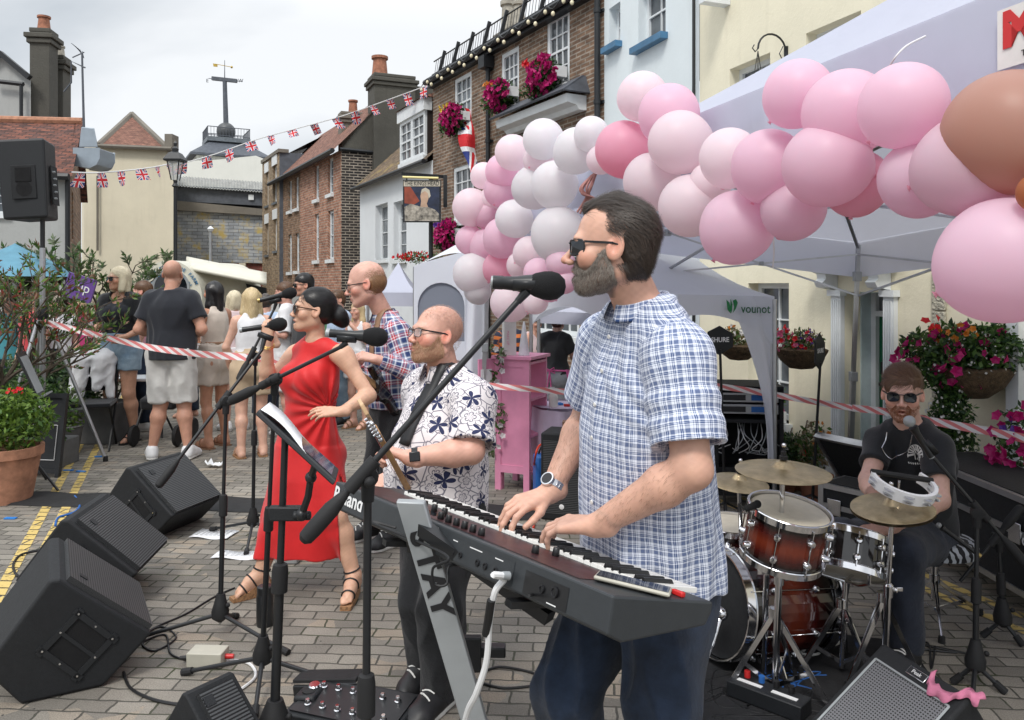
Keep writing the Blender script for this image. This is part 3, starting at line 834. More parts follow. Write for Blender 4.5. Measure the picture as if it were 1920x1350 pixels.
def add_beard(X,mt,res=.0035,n=2500,L=.012,thick=.006,top=-.03,full=1.0,seed=5,name='beard',mo=0.0,wd=.0009):
 """facial hair volume over the jaw, moustache included"""
 def pO(Xp,D):
  q=lC(Xp,X['c'],X['M'],X['hs']);x,y,z=q.T
  ax_=np.abs(x)
  line=-.041-.022*np.clip((ax_-.02)/.02,0,1)+np.clip((.062-y)/.05,0,1.2)*.06+(top+.03)
  D=D+.75*thick*np.clip((y-.03)/.05,0,1)*np.clip((z+.08)/.03,0,1)*X['hs']
  D=np.maximum(D,(z-line)*.7)
  D=np.maximum(D,(-.002+.35*(z+.06)-y)*.8)
  lip=np.sqrt((x/.022)**2+((z+.0685-mo*.006)/(.0085+mo*.008))**2)-1
  D=np.where(y>.06,np.maximum(D,-lip*.009),D)
  if full<1:D=np.maximum(D,(ax_-.036)*.8)
  return D+.0016*vN(q,14,3)+.0008*vN(q,40,2)
 hp=[p for p in X['hp']if p.op=='u' and p.nose==0 and not(np.abs(lC((p.lo+p.hi)/2,X['c'],X['M'],X['hs'])[0])>.07)]
 Vt,F=mF(hp,res,thick*X['hs'],pO)
 if n:
  cm=lambda q:np.stack([q[:,0]*1.2,.15+0*q[:,0],-1+0*q[:,0]],1)
  return strands(hp,Vt,X['c'],X['M'],X['hs'],cm,n,L,wd,mt,X['root'],lift=.004,steps=4,jitter=.4,seed=seed,name=name,iF=thick*X['hs'])
 return npmesh(name,Vt,F,mt,X['root'],attrs={'rnd':np.full((len(Vt),3),.4)})
def aG(X,dark=True,frame_='frame_black',w=.058,h=.036,name='sunglasses',wrap=.25,up=0.0,round_=False):
 W=X['W'];o=MB();l=MB();n=14;yy=.102
 for sx in(1,-1):
  rim=[]
  for k in range(n):
   a=2*math.pi*k/n;e=.62 if not round_ else 1.0
   cx=math.copysign(abs(math.cos(a))**e,math.cos(a));cz=math.copysign(abs(math.sin(a))**e,math.sin(a))
   x=.033+cx*w/2*.92;z=cz*h/2*(1+.1*cx)-.002
   rim.append(V(W((sx*x,yy-max(0,x-.02)*wrap*1.2-.0*z,z+up))))
  o.tU(rim+[rim[0],rim[1]],.0021 if dark else .0014,6,False)
  cen=V(W((sx*.033,yy+.001-.006,up)));l.add(rim+[cen],[(k,(k+1)%n,n)for k in range(n)])
  xo=.033+w/2*.92
  o.bE(W((sx*xo,yy-(xo-.02)*wrap*1.2,up+h*.3)),W((sx*.0795,.0,up+.006)),.0035,.0055)
  o.tU([W((sx*.0795,.0,up+.006)),W((sx*.08,-.012,up+.002)),W((sx*.078,-.024,up-.014))],.0022,6)
 o.tU([W((-.010,yy,up+h*.22)),W((0,yy+.003,up+h*.28)),W((.010,yy,up+h*.22))],.002,6)
 fo=o.bU(name,frame_,X['root'])
 l.bU('lens','lens_dark' if dark else 'lens_clear',fo,sM=0)
 return fo
def ring(pr,c,e1,e2,lift,n=22,a0=0,a1=2*math.pi,r0=.012):
 out=[]
 for i in range(n+1):
  a=a0+(a1-a0)*i/n;d=e1*math.cos(a)+e2*math.sin(a);rs=np.arange(r0,.34,.002);D=eV(pr,c+d*rs[:,None]);k=np.argmax(D>0);out.append(V(c+d*(rs[k]+lift)))
 return out
def footprs(X,sd):return[p for p in X['pr']if p.tag in('foot'+sd,'leg'+sd)]
def foot_straps(X,sd,mt,parent,w=.0045,ts=(.45,.75),ankle=False):
 an,to=X['J']['an'+sd],X['J']['to'+sd];f=nrm(to-an);s=nrm(np.cross((0,0,1),f));u=np.cross(f,s);pr=footprs(X,sd)
 for t in ts:b=MB();b.tU(ring(pr,an+(to-an)*t-u*.004,s,u,w*.5,14,-.5,math.pi+.5),w,6);b.bU('strap',mt,parent)
 if ankle:d=nrm(X['J']['kn'+sd]-an);e1=nrm(np.cross(d,f));b=MB();b.tU(ring(pr,an+d*.03,e1,np.cross(d,e1),w*.5,18),w,6);b.bU('ankle_strap',mt,parent)
def shoe(X,sd,mt='shoe_white',sole='sole_white',res=.006,sc=1.0,name='shoe',lace=True):
 J=X['J'];an,to=J['an'+sd],J['to'+sd];f=to-an;f[2]=0;f=nrm(f);up=A3((0,0,1));side=np.cross(up,f)
 base=A3((an[0],an[1],min(an[2]-.085,to[2]-.03)))-f*.045
 z0=max(0.0,base[2]);base[2]=z0
 pr=[]
 def W(x,y,z):return base+f*x*sc+side*y*sc+up*z*sc
 pr.append(rc(W(.02,0,.045),W(.09,0,.05),.038*sc,.04*sc,.03));pr.append(rc(W(.07,0,.075),W(.02,0,.085),.036*sc,.037*sc,.03))
 pr.append(rc(W(.1,0,.05),W(.2,.0,.032),.04*sc,.034*sc,.03));pr.append(rc(W(.19,.008,.03),W(.225,.006,.028),.036*sc,.027*sc,.03))
 def pO(Xp,D):return np.maximum(D,(base[2]+.022*sc)-Xp[:,2])
 for p in X['pr']:
  if p.tag=='foot'+sd:pr.append(Prim((lambda Q,i=0,p=p:p.fn(Q,.010)),p.lo-.01,p.hi+.01,.03,'u','shoe'))
 top=an[2]+.045
 def pO(Xp,D):return np.maximum(np.maximum(D,(base[2]+.018*sc)-Xp[:,2]),Xp[:,2]-top)
 Vt,F=mF(pr,res,0,pO);o=npmesh(name,Vt,F,mt,X['root'])
 pr2=[Prim((lambda Q,i=0,p=p:p.fn(Q*A3((1,1,0))+A3((0,0,base[2]+.035*sc)),.005)),p.lo-.01-A3((0,0,.08)),p.hi+.01,.02,'u','sole')for p in pr if 1]
 def post2(Xp,D):return np.maximum(np.maximum(D,Xp[:,2]-(base[2]+.024*sc)),base[2]+.001-Xp[:,2])
 Vt,F=mF(pr2,res,0,post2);npmesh('sole',Vt,F,sole,o)
 if lace:
  b=MB()
  for k in range(4):
   x=.095+k*.024;zt=[]
   for y in(-.026,-.012,0,.012,.026):
    q=W(x+.012*(k%2)*y/.026,y,.15);zz=np.arange(0,.14,.002);D=eV(pr,q-up*zz[:,None]);zt.append(V(q-up*(zz[np.argmax(D<0)]-.002)))
   b.tU(zt,.0035*sc,5)
  b.bU('lace','sole_white' if mt!='shoe_white' else 'light_grey_cloth',o)
 return o
def bM(name,c1,c2,mortar,bw=.22,bh=.068,ms=.009,var=.35,bump=.5,tint=None,noise=None):
 m,t=nM(name);uv=t.uv()
 b=t.n('TexBrick',Vector=uv);b.inputs['Scale'].default_value=1;b.inputs['Brick Width'].default_value=bw;b.inputs['Row Height'].default_value=bh
 b.inputs['Mortar Size'].default_value=ms;b.inputs['Mortar Smooth'].default_value=.2;b.inputs['Bias'].default_value=0
 t.set(b.inputs['Color1'],c1);t.set(b.inputs['Color2'],c2);t.set(b.inputs['Mortar'],mortar)
 n=t.noise(t.mapv(uv,(1/bw*.9,1/bh*.9,1)),1,2);n2=t.noise(uv,1.3,5,.7)
 c=t.mix(1,b.outputs[0],t.ramp(n,[(.3,1-var*1.2),(.7,1+var)]),'MULTIPLY');c=t.mix(1,c,t.ramp(n2,[(.3,.68),(.7,1.12)]),'MULTIPLY')
 if tint:c=t.mix(t.ramp(t.noise(uv,tint[1],6,.7),[(tint[2],0),(tint[2]+.12,1)]),c,(*tint[0],1))
 h=t.m('SUBTRACT',t.m('MULTIPLY',t.noise(uv,60,3),.3),b.outputs[1])
 t.bsdf(c,.9,0,h,bump,.012)
bM('pub_brick',(.155,.092,.06),(.25,.155,.1),(.32,.28,.23),.225,.062,.010)
bM('red_brick',(.34,.14,.085),(.45,.22,.14),(.42,.36,.3),.225,.075,.010)
bM('black_brick',(.018,.016,.018),(.05,.04,.035),(.38,.33,.27),.225,.075,.013)
bM('yellow_brick',(.25,.17,.1),(.36,.27,.17),(.3,.25,.2),.225,.075,.009)
bM('brown_brick',(.2,.11,.065),(.29,.17,.1),(.28,.23,.18),.225,.075,.009)
bM('maroon_brick',(.16,.045,.035),(.24,.08,.06),(.2,.12,.1),.4,.12,.006)
bM('roof_tile_red',(.22,.075,.045),(.11,.05,.04),(.03,.02,.018),.17,.075,.008,.55,.9)
bM('roof_tile_brown',(.15,.1,.06),(.22,.15,.09),(.05,.04,.03),.17,.10,.010,.45,1.0,((.28,.2,.06),1.6,.52))
bM('roof_tile_plain',(.27,.13,.09),(.2,.09,.065),(.07,.04,.03),.17,.1,.006,.3,.8)
bM('slate_wall',(.34,.37,.4),(.46,.48,.5),(.2,.2,.21),.4,.13,.012,.2,.5,((.5,.38,.13),1.3,.5))
def rM(name,col,var=.12,stain=.25,bump=.35):
 m,t=nM(name);o=t.obj()
 n=t.noise(o,.8,6,.65);st=t.noise(t.mapv(o,(3,3,.35)),2,5,.6)
 c=t.mix(1,(*col,1),t.ramp(n,[(.3,1-var),(.7,1.04)]),'MULTIPLY');c=t.mix(t.m('MULTIPLY',t.ramp(st,[(.55,0),(.8,1)]),stain),c,(col[0]*.5,col[1]*.48,col[2]*.45,1))
 t.bsdf(c,.85,0,t.m('ADD',t.noise(o,30,6,.7),t.m('MULTIPLY',t.noise(o,4,3),1.5)),bump,.01)
rM('cream_render',hexc('ece5cc'));rM('blue_render',hexc('dde5e8'),.06,.12,.2);rM('white_render',hexc('dfe3e6'),.06,.12);rM('beige_render',hexc('d8cfb8'),.1,.2)
rM('grey_render',(.1,.095,.08),.35,.5,.8);rM('stone_grey',(.2,.18,.15),.3,.4,.7);rM('pale_grey_render',(.42,.43,.42),.15,.3);rM('tower_white',hexc('dcdcd4'),.05,.1);rM('plinth_grey',(.3,.32,.32),.1,.3)
mat('white_paint',hexc('e2e6e8'),.45,var=.06);mat('blue_paint',(.06,.18,.32),.45,var=.15);mat('black_iron',(.012,.014,.017),.45,var=.2);mat('green_door_paint',(.006,.12,.055),.3,var=.15)
mat('dark_slate',(.09,.1,.12),.6,var=.2);mat('lead',(.15,.17,.19),.5,var=.25);mat('terracotta_pot',(.42,.2,.12),.8,var=.25,vs=14);mat('clay_pot',(.36,.15,.09),.85,var=.3,vs=10)
mat('curtain',(.5,.52,.53),.8,var=.2,vs=20);mat('duct_metal',(.32,.37,.42),.4,.3,var=.08);mat('corrugated',(.33,.33,.31),.8,var=.3);mat('gilt',(.55,.38,.08),.4,.6)
def pane_mat():
 m,t=nM('pane');o=t.obj();c=t.ramp(t.noise(o,1.5,4),[(.35,(.03,.035,.042)),(.65,(.16,.18,.2))])
 t.bsdf(c,.08,0,t.noise(o,3,2),.03,.02,Specular__IOR__Level=.8)
pane_mat()
def ground_mat():
 m,t=nM('block_paving');o=t.mapv(t.obj(),(1,1,1),(0,0,R(4)))
 w=t.n('TexNoise',Vector=o);w.inputs['Scale'].default_value=1.7;w.inputs['Detail'].default_value=4
 w2=t.n('TexNoise',Vector=o);w2.inputs['Scale'].default_value=11;w2.inputs['Detail'].default_value=2
 v=t.n('VectorMath',_operation='MULTIPLY_ADD',i0=w.outputs['Color'],i1=(.075,.06,0),i2=o)
 v=t.n('VectorMath',_operation='MULTIPLY_ADD',i0=w2.outputs['Color'],i1=(.024,.02,0),i2=v.outputs[0]).outputs[0]
 b=t.n('TexBrick',Vector=v);b.offset=.5
 for k,x in(('Scale',1),('Brick Width',.168),('Row Height',.088),('Mortar Size',.005),('Mortar Smooth',.35),('Bias',0)):b.inputs[k].default_value=x
 t.set(b.inputs['Color1'],(.155,.14,.12,1));t.set(b.inputs['Color2'],(.26,.235,.2,1));t.set(b.inputs['Mortar'],(.07,.065,.054,1))
 vo=t.n('TexVoronoi',Vector=t.mapv(v,(1/.168,1/.088,1)));vo.inputs['Scale'].default_value=1.0
 tO=t.n('SeparateColor',i0=vo.outputs['Color'])
 c=t.mix(t.ramp(tO.outputs[0],[(.84,0),(.93,1)]),b.outputs[0],(.28,.235,.185,1))
 c=t.mix(b.outputs[1],c,(.07,.065,.054,1))
 c=t.mix(1,c,t.ramp(t.noise(o,.7,6,.7),[(.3,.72),(.7,1.18)]),'MULTIPLY')
 c=t.mix(1,c,t.ramp(t.noise(o,190,3,.7),[(.3,.62),(.7,1.35)]),'MULTIPLY')
 c=t.mix(t.m('MULTIPLY',t.ramp(t.noise(o,2.1,7,.75),[(.62,0),(.74,1)]),.5),c,(.05,.048,.042,1))
 moss=t.m('MULTIPLY',b.outputs[1],t.ramp(t.noise(o,3,5),[(.5,0),(.65,1)]));c=t.mix(moss,c,(.04,.05,.018,1))
 sp=t.n('TexVoronoi',Vector=o);sp.inputs['Scale'].default_value=9;c=t.mix(t.m('LESS_THAN',sp.outputs[0],.045),c,(.03,.03,.03,1))
 h=t.m('ADD',t.m('MULTIPLY',b.outputs[1],-1.0),t.m('MULTIPLY',t.noise(o,120,4,.7),.35));h=t.m('ADD',h,t.m('MULTIPLY',tO.outputs[1],.35))
 t.bsdf(c,.82,0,h,.9,.007)
ground_mat()
def line_mat():
 m,t=nM('yellow_line_paint');o=t.obj();n=t.noise(o,26,5,.75);n2=t.noise(o,5,4)
 b=t.n('TexBrick',Vector=t.mapv(o,(1,1,1),(0,0,R(4))));b.offset=.5
 for k,x in(('Scale',1),('Brick Width',.185),('Row Height',.098),('Mortar Size',.008),('Mortar Smooth',.2)):b.inputs[k].default_value=x
 a=t.m('MULTIPLY',t.ramp(t.m('ADD',t.m('MULTIPLY',n,.7),t.m('MULTIPLY',n2,.3)),[(.36,0),(.46,1)]),t.m('SUBTRACT',1.0,b.outputs[1]))
 s=t.bsdf(t.mix(n2,(.5,.35,.1,1),(.62,.47,.17,1)),.75,0,n,.3,.003);s.inputs['Alpha'].default_value=1;t.set(s.inputs['Alpha'],a)
line_mat()
gm=MB();n=24
gm.qU((-60,-12,0),(60,-12,0),(60,140,0),(-60,140,0));tag(gm.bU('ground','block_paving',sM=0),kind='structure',lB='grey-brown block paving')
def road_line(p0,p1,w,nm='yellow_line'):
 p0=V(p0);p1=V(p1);d=(p1-p0).normalized();s=V((-d.y,d.x,0))*w/2;b=MB();k=12;pts=[p0+(p1-p0)*i/k for i in range(k+1)]
 b.add([q for p in pts for q in(p+s+V((0,0,.004)),p-s+V((0,0,.004)))],[(2*i,2*i+1,2*i+3,2*i+2)for i in range(k)]);return tag(b.bU(nm,'yellow_line_paint',sM=0),kind='structure')
for a,b_ in(((163,812),(6,1101)),((198,808),(70,1058))):
 p,q=G(*a),G(*b_);d=(p-q);road_line(q-d*.6,p+d*3,.062)
for a,b_ in(((1706,1093),(1920,1185)),((1745,1083),(1920,1157))):
 p,q=G(*a),G(*b_);d=(p-q).normalized();road_line(q-d*1.2,p+d*4,.06)
b=MB();a0,a1=G(40,935),G(1010,962);nr=40
vs=[]
for i in range(nr+1):
 p=a0.lerp(a1,i/nr);wv=.008*math.sin(i*1.3)
 for dy,z in((-.19,.004),(-.17,.016),(.15,.016+wv*.5),(.17,.004)):vs.append(p+V((0,dy+wv,z)))
b.add(vs,[(4*i+j,4*i+4+j,4*i+5+j,4*i+1+j)for i in range(nr)for j in range(3)])
mat('rubber',(.012,.012,.013),.75,var=.2,bump=.3);tag(b.bU('cable_mat','rubber'),'long black rubber cable mat lying across the paving behind the wedges','cable mat')
class Fac:
 """vertical plane through A (x,y) running along direction d; n points at the street"""
 def __init__(s,A,d,n=None):
  s.A=V((*A,0));s.d=V((*d,0)).normalized();s.n=V((s.d.y,-s.d.x,0))if n is None else V((*n,0)).normalized()
  if n is None and s.n.dot(-s.A)<0:s.n=-s.n
 def s_of(s,px):
  k=(px-960)/FPX;return(k*s.A.y-s.A.x)/(s.d.x-k*s.d.y)
 def z_of(s,px,py):Y=s.A.y+s.d.y*s.s_of(px);return CAMZ-(py-HOR)/FPX*Y
 def pt(s,u,z,o=0):return s.A+s.d*u+V((0,0,z))+s.n*o
 def px(s,px,py,o=0):return s.pt(s.s_of(px),s.z_of(px,py),o)
 def qU(s,b,u0,u1,z0,z1,o=0):
  b.qU(s.pt(u0,z0,o),s.pt(u1,z0,o),s.pt(u1,z1,o),s.pt(u0,z1,o),[(u0,z0),(u1,z0),(u1,z1),(u0,z1)])
 def box(s,b,u0,u1,z0,z1,o0,o1):
  p=[s.pt(u,z,o)for z in(z0,z1)for u,o in((u0,o0),(u1,o0),(u1,o1),(u0,o1))];b.box8(p)
 def wall(s,b,u0,u1,z0,z1,ops,reveal=.12,top=None):
  us=sorted(set([u0,u1]+[x for o in ops for x in o[:2]if u0<x<u1]));zs=sorted(set([z0,z1]+[x for o in ops for x in o[2:4]if z0<x<z1]))
  for ua,ub in zip(us[:-1],us[1:]):
   for za,zb in zip(zs[:-1],zs[1:]):
    um,zm=(ua+ub)/2,(za+zb)/2
    if any(o[0]<um<o[1]and o[2]<zm<o[3]for o in ops):continue
    s.qU(b,ua,ub,za,zb)
  for o in ops:
   a,c,e,f=o[:4]
   for q in((a,e,a,f),(c,f,c,e),(a,f,c,f),(c,e,a,e)):
    b.qU(s.pt(q[0],q[1]),s.pt(q[2],q[3]),s.pt(q[2],q[3],-reveal),s.pt(q[0],q[1],-reveal),[(q[0],q[1]),(q[2],q[3]),(q[2],q[3]+reveal),(q[0],q[1]+reveal)])
 def window(s,rT,u0,u1,z0,z1,iN=.1,nx=2,ny=4,fw=.05,frame_='white_paint',sill=None,sash=True,curtain=False,barw=.014):
  f=MB();i0,i1=-iN-.03,-iN+.015
  s.box(f,u0,u0+fw,z0,z1,i0,i1);s.box(f,u1-fw,u1,z0,z1,i0,i1);s.box(f,u0+fw,u1-fw,z0,z0+fw,i0,i1);s.box(f,u0+fw,u1-fw,z1-fw,z1,i0,i1)
  a,c,e,g=u0+fw,u1-fw,z0+fw,z1-fw
  for k in range(1,nx):x=a+(c-a)*k/nx;s.box(f,x-barw/2,x+barw/2,e,g,i0+.01,i1-.012)
  for k in range(1,ny):
   z=e+(g-e)*k/ny;w=barw*1.6 if(sash and k==ny//2)else barw;s.box(f,a,c,z-w/2,z+w/2,i0+.012,i1-(.008 if w>barw else .014))
  wo=f.bU('window',frame_,rT,sM=0)
  p=MB();s.qU(p,a,c,e,g,i0+.012);p.bU('pane','pane',wo,sM=0)
  if curtain:
   q=MB();n=30;vs=[]
   for k in range(n+1):
    x=a+(c-a)*k/n
    for z in(e,g):vs.append(s.pt(x,z,i0-.04+.012*math.sin(k*1.9)))
   q.add(vs,[(2*k,2*k+2,2*k+3,2*k+1)for k in range(n)]);q.bU('curtain','curtain',wo)
  if sill:
   m,pr,h=sill;q=MB();s.box(q,u0-.05,u1+.05,z0-h,z0,-iN,pr);q.bU('sill',m,wo,sM=0)
  return wo
def rQ(b,p,q,r_,t):
 """p,q along the eave, r_,t up the slope"""
 p,q,r_,t=V(p),V(q),V(r_),V(t);ex=(q-p).normalized();n=ex.cross(t-p).normalized();ey=n.cross(ex)
 b.qU(p,q,r_,t,[((x-p).dot(ex),(x-p).dot(ey))for x in(p,q,r_,t)])
def fQ(b,pts):
 """planar polygon with metre uvs"""
 pts=[V(p)for p in pts];ex=(pts[1]-pts[0]).normalized();n=ex.cross(pts[-1]-pts[0]).normalized();ey=n.cross(ex)
 b.add(pts,[tuple(range(len(pts)))],[[((x-pts[0]).dot(ex),(x-pts[0]).dot(ey))for x in pts]])
def up(p,z):p=V(p);return V((p.x,p.y,z))
YF=Fac((2.67,6.54),(-.350,.937));rT=tH('town_house','cream rendered house with green door and white pilasters at the right','house',(2.67,6.54,0))
su,zu=YF.s_of,YF.z_of
e0,e1=su(2600)if False else-5.2,su(1312)
def op(f,x0,x1,yt,zt_x,hgt):z1=f.z_of(zt_x,yt);return(f.s_of(x1),f.s_of(x0),z1-hgt,z1)
oW1=op(YF,1368,1444,130,1368,.62);oW2=op(YF,1511,1614,63,1511,.62);oW3=(su(1479),su(1403),zu(1440,785),zu(1403,531))
oD=(su(1662),su(1584),.0,zu(1662,548));oW4=(-3.2,-2.5,zu(1511,63)-.62,zu(1511,63));oW5=(-3.3,-2.5,.55,1.62)
b=MB();YF.wall(b,e0,e1,.0,5.3,[oW1,oW2,oW3,oD,oW4,oW5],.16);b.bU('wall','cream_render',rT,sM=0)
b=MB();p0,p1=YF.pt(e0,5.3,.12),YF.pt(e1,5.3,.12);rQ(b,p0,p1,YF.pt(e1,7.4,-2.6),YF.pt(e0,7.4,-2.6));b.bU('roof','roof_tile_plain',rT,sM=0)
b=MB();YF.box(b,e0,e1,5.18,5.3,.004,.14);b.bU('gutter','black_iron',rT,sM=0)
YF.window(rT,*oW1,iN=.13,nx=2,ny=2,curtain=True);YF.window(rT,*oW2,iN=.13,nx=2,ny=2,curtain=True);YF.window(rT,*oW4,iN=.13,nx=2,ny=2);YF.window(rT,*oW3,iN=.13,nx=2,ny=4,curtain=True,sill=('white_paint',.07,.07));YF.window(rT,*oW5,iN=.13,nx=2,ny=4,curtain=True,sill=('white_paint',.07,.07))
d0,d1,dz0,dz1=oD
b=MB();YF.box(b,d0,d1,0,.16,-.34,.1);b.bU('doorstep','plinth_grey',rT,sM=0)
b=MB()
YF.qU(b,d0,d1,dz1-.0,dz1+.001,-.3)
b.box8([YF.pt(d1,.16,0-.16),YF.pt(d1,.16,-.34),YF.pt(d1-.012,.16,-.34),YF.pt(d1-.012,.16,-.16),YF.pt(d1,dz1,-.16),YF.pt(d1,dz1,-.34),YF.pt(d1-.012,dz1,-.34),YF.pt(d1-.012,dz1,-.16)])
b.box8([YF.pt(d0+.012,.16,-.16),YF.pt(d0+.012,.16,-.34),YF.pt(d0,.16,-.34),YF.pt(d0,.16,-.16),YF.pt(d0+.012,dz1,-.16),YF.pt(d0+.012,dz1,-.34),YF.pt(d0,dz1,-.34),YF.pt(d0,dz1,-.16)])
mat('door_reveal',hexc('c3d2d6'),.5);YF.box(b,d0,d1,dz1-.01,dz1+.03,-.34,-.163);b.bU('door_reveal','door_reveal',rT,sM=0)
b=MB();fz=dz1-.17
YF.box(b,d0+.012,d0+.06,.16,dz1,-.34,-.26);YF.box(b,d1-.06,d1-.012,.16,dz1,-.34,-.26);YF.box(b,d0+.06,d1-.06,fz-.03,fz+.015,-.34,-.26);b.bU('door_frame','white_paint',rT,sM=0)
b=MB();YF.qU(b,d0+.06,d1-.06,fz+.015,dz1,-.3);b.bU('fanlight','pane',rT,sM=0)
b=MB();YF.box(b,d0+.06,d1-.06,.16,fz-.03,-.34,-.3);dr=b.bU('door','green_door_paint',rT,sM=0)
b=MB();w3=(d1-d0-.12)
for k in range(2):
 for(za,zb)in((.26,.62),(.7,1.02),(1.08,fz-.09)):
  ua=d0+.06+.05+k*(w3/2-.01);ub=ua+w3/2-.09
  YF.box(b,ua,ub,za,zb,-.3,-.292);YF.box(b,ua+.03,ub-.03,za+.03,zb-.03,-.292,-.285)
b.bU('panel','green_door_paint',dr,sM=0)
b=MB();b.ball(YF.pt(d1-.12,.82,-.26),.022,12,8);b.cone(YF.pt(d1-.12,.82,-.3),YF.pt(d1-.12,.82,-.27),.01,.01);b.bU('handle','black_iron',dr);b=MB();YF.box(b,d1-.14,d1-.1,.9,1.0,-.299,-.27);b.bU('letter_plate','black_iron',dr)
def pilaster(u0,u1,ztop):
 b=MB();YF.box(b,u0,u1,.22,ztop,.003,.045);nf=4;w=(u1-u0)/(nf*2+1)
 for k in range(nf):YF.box(b,u0+w*(2*k+1),u0+w*(2*k+2),.34,ztop-.06,.045,.058)
 YF.box(b,u0-.02,u1+.02,0,.3,.002,.085);YF.box(b,u0-.02,u1+.02,ztop-.03,ztop+.02,.002,.07);b.bU('pilaster','white_paint',rT,sM=0)
zc=zu(1584,548)+.0
pilaster(su(1584),su(1566),zc);pilaster(su(1684),su(1664),zc)
for uc in(su(1566)+.02,su(1664)+.015):
 b=MB();prof=[(0,0),(.13,.02),(.155,.06),(.12,.09),(.13,.13),(.19,.15),(.2,.2),(0,.2)]
 b.pR([(x,z)for x,z in prof],YF.pt(uc-.05,zc+.02,.003),YF.n,V((0,0,1)),YF.d,.1);b.bU('bracket','white_paint',rT,sM=0)
b=MB();YF.box(b,su(1690),su(1556),zc+.22,zc+.27,.002,.22);YF.box(b,su(1690)-.03,su(1556)+.03,zc+.27,zc+.31,.002,.26);b.bU('door_hood','white_paint',rT,sM=0)
b=MB()
for k in range(11):YF.box(b,su(1776),su(1752),.05+k*.155,.05+k*.155+.145,.003,.03)
mat('vermiculated_stone',(.55,.52,.42),.9,var=.2,vs=30,bump=1.0,bs=45,bd=.03);b.bU('quoin','vermiculated_stone',rT,bV=.006)
b=MB();YF.box(b,su(1922),su(1898),0,1.75,.003,.06);YF.box(b,su(1925),su(1895),1.66,1.75,.003,.09);b.bU('window_surround','white_paint',rT,sM=0)
b=MB();YF.box(b,e0,su(1684)-.001,.0,.28,.002,.02);YF.box(b,su(1566),e1,0,.28,.002,.02);b.bU('plinth','plinth_grey',rT,sM=0)
b=MB();YF.box(b,su(1372)+.02,su(1356)-.02,zu(1364,12),zu(1364,12)+.5,.002,.3);b.bU('flashing_box','white_paint',rT,sM=0)
rT=tH('town_house','pale blue rendered house with bright blue window sills','house',YF.pt(e1,0))
k0,k1=e1+.006,su(1133)
oB1=(su(1163),su(1142),zu(1163,78),5.2);oB2=(su(1248),su(1197),zu(1248,62),5.2);oB3=(su(1248),su(1197),.6,1.6)
b=MB();YF.wall(b,k0,k1,0,6.6,[oB1,oB2,oB3],.16);b.bU('wall','blue_render',rT,sM=0)
b=MB();rQ(b,YF.pt(k0,6.6,.1),YF.pt(k1,6.6,.1),YF.pt(k1,8,-2),YF.pt(k0,8,-2));b.bU('roof','dark_slate',rT,sM=0)
for o in(oB1,oB2,oB3):YF.window(rT,*o,iN=.13,nx=1 if o is oB1 else 2,ny=2,sill=('blue_paint',.1,.075),curtain=True)
b=MB();b.tU([YF.pt(k0+.03,z,.05)for z in(0,2,4,6.4)],.018,8);b.bU('cable','black_iron',rT)
PA=YF.pt(su(1133),0);PF=Fac((PA.x,PA.y),(-.536,1.0));s2,z2=PF.s_of,PF.z_of;rT=tH('pub','brown brick public house with flower boxes under white sash windows','pub',PA)
zE=5.58;sE=s2(812)
def oX(f,x0,x1,y0,y1):a,c=sorted((f.s_of(x0),f.s_of(x1)));return(a,c,f.z_of(x1,y1),f.z_of(x0,y0))
P1=(s2(884),s2(852),z2(868,240),z2(852,150));P2=(s2(973),s2(940),z2(957,203),z2(940,103));P3=(s2(1068),s2(1025),z2(1046,165),z2(1025,38));P4=(s2(888),s2(850),z2(868,415),z2(850,316));P5=(s2(1086),s2(1000),.9,2.45)
ops=[P1,P2,P3,P4,P5];b=MB();PF.wall(b,0,sE,0,zE,ops,.07);
E=PF.pt(sE,0);b2=MB();side=Fac((E.x,E.y),(-PF.n.x,-PF.n.y),n=(PF.d.x,PF.d.y));side.qU(b,0,5,0,zE);b.bU('wall','pub_brick',rT,sM=0)
for o in ops:PF.window(rT,*o,iN=.03,nx=3 if o is not P5 else 5,ny=4,fw=.075,sill=('white_paint',.09,.08),barw=.02)
b=MB();rz=1.35
rQ(b,PF.pt(0,zE,.14),PF.pt(sE,zE,.14),PF.pt(sE,zE+rz,-2.2),PF.pt(0,zE+rz,-2.2));rQ(b,PF.pt(sE,zE+rz,-2.2),PF.pt(0,zE+rz,-2.2),PF.pt(0,zE,-4.5),PF.pt(sE,zE,-4.5));b.bU('roof','roof_tile_brown',rT,sM=0)
b=MB();fQ(b,[PF.pt(sE,zE),PF.pt(sE,zE,-4.5),PF.pt(sE,zE+rz-.05,-2.2)]);b.bU('gable','pub_brick',rT,sM=0);b=MB();fQ(b,[PF.pt(0,zE),PF.pt(0,zE,-4.5),PF.pt(0,zE+rz-.05,-2.2)]);b.bU('gable','pub_brick',rT,sM=0)
b=MB();b.tU([PF.pt(0,zE-.02,.17),PF.pt(sE,zE-.02,.17)],.055,8);PF.box(b,0,sE,zE-.12,zE-.04,.003,.12);b.bU('gutter','black_iron',rT)
b=MB();cr=[PF.pt(s,zE+.06+h,.1-o)for s,h,o in()]
for k in range(int(sE/.1)):b.bE(PF.pt(k*.1,zE+.14,.02),PF.pt(k*.1,zE+.42,-.02),.009,.009)
for z,o in((.15,.02),(.42,-.02)):b.tU([PF.pt(0,zE+z,o),PF.pt(sE,zE+z,o)],.013,6)
for k in range(9):b.bE(PF.pt(.25+k*sE/9.2,zE+.02,.1),PF.pt(.25+k*sE/9.2,zE+.5,-.03),.03,.06)
b.bU('roof_railing','black_iron',rT)
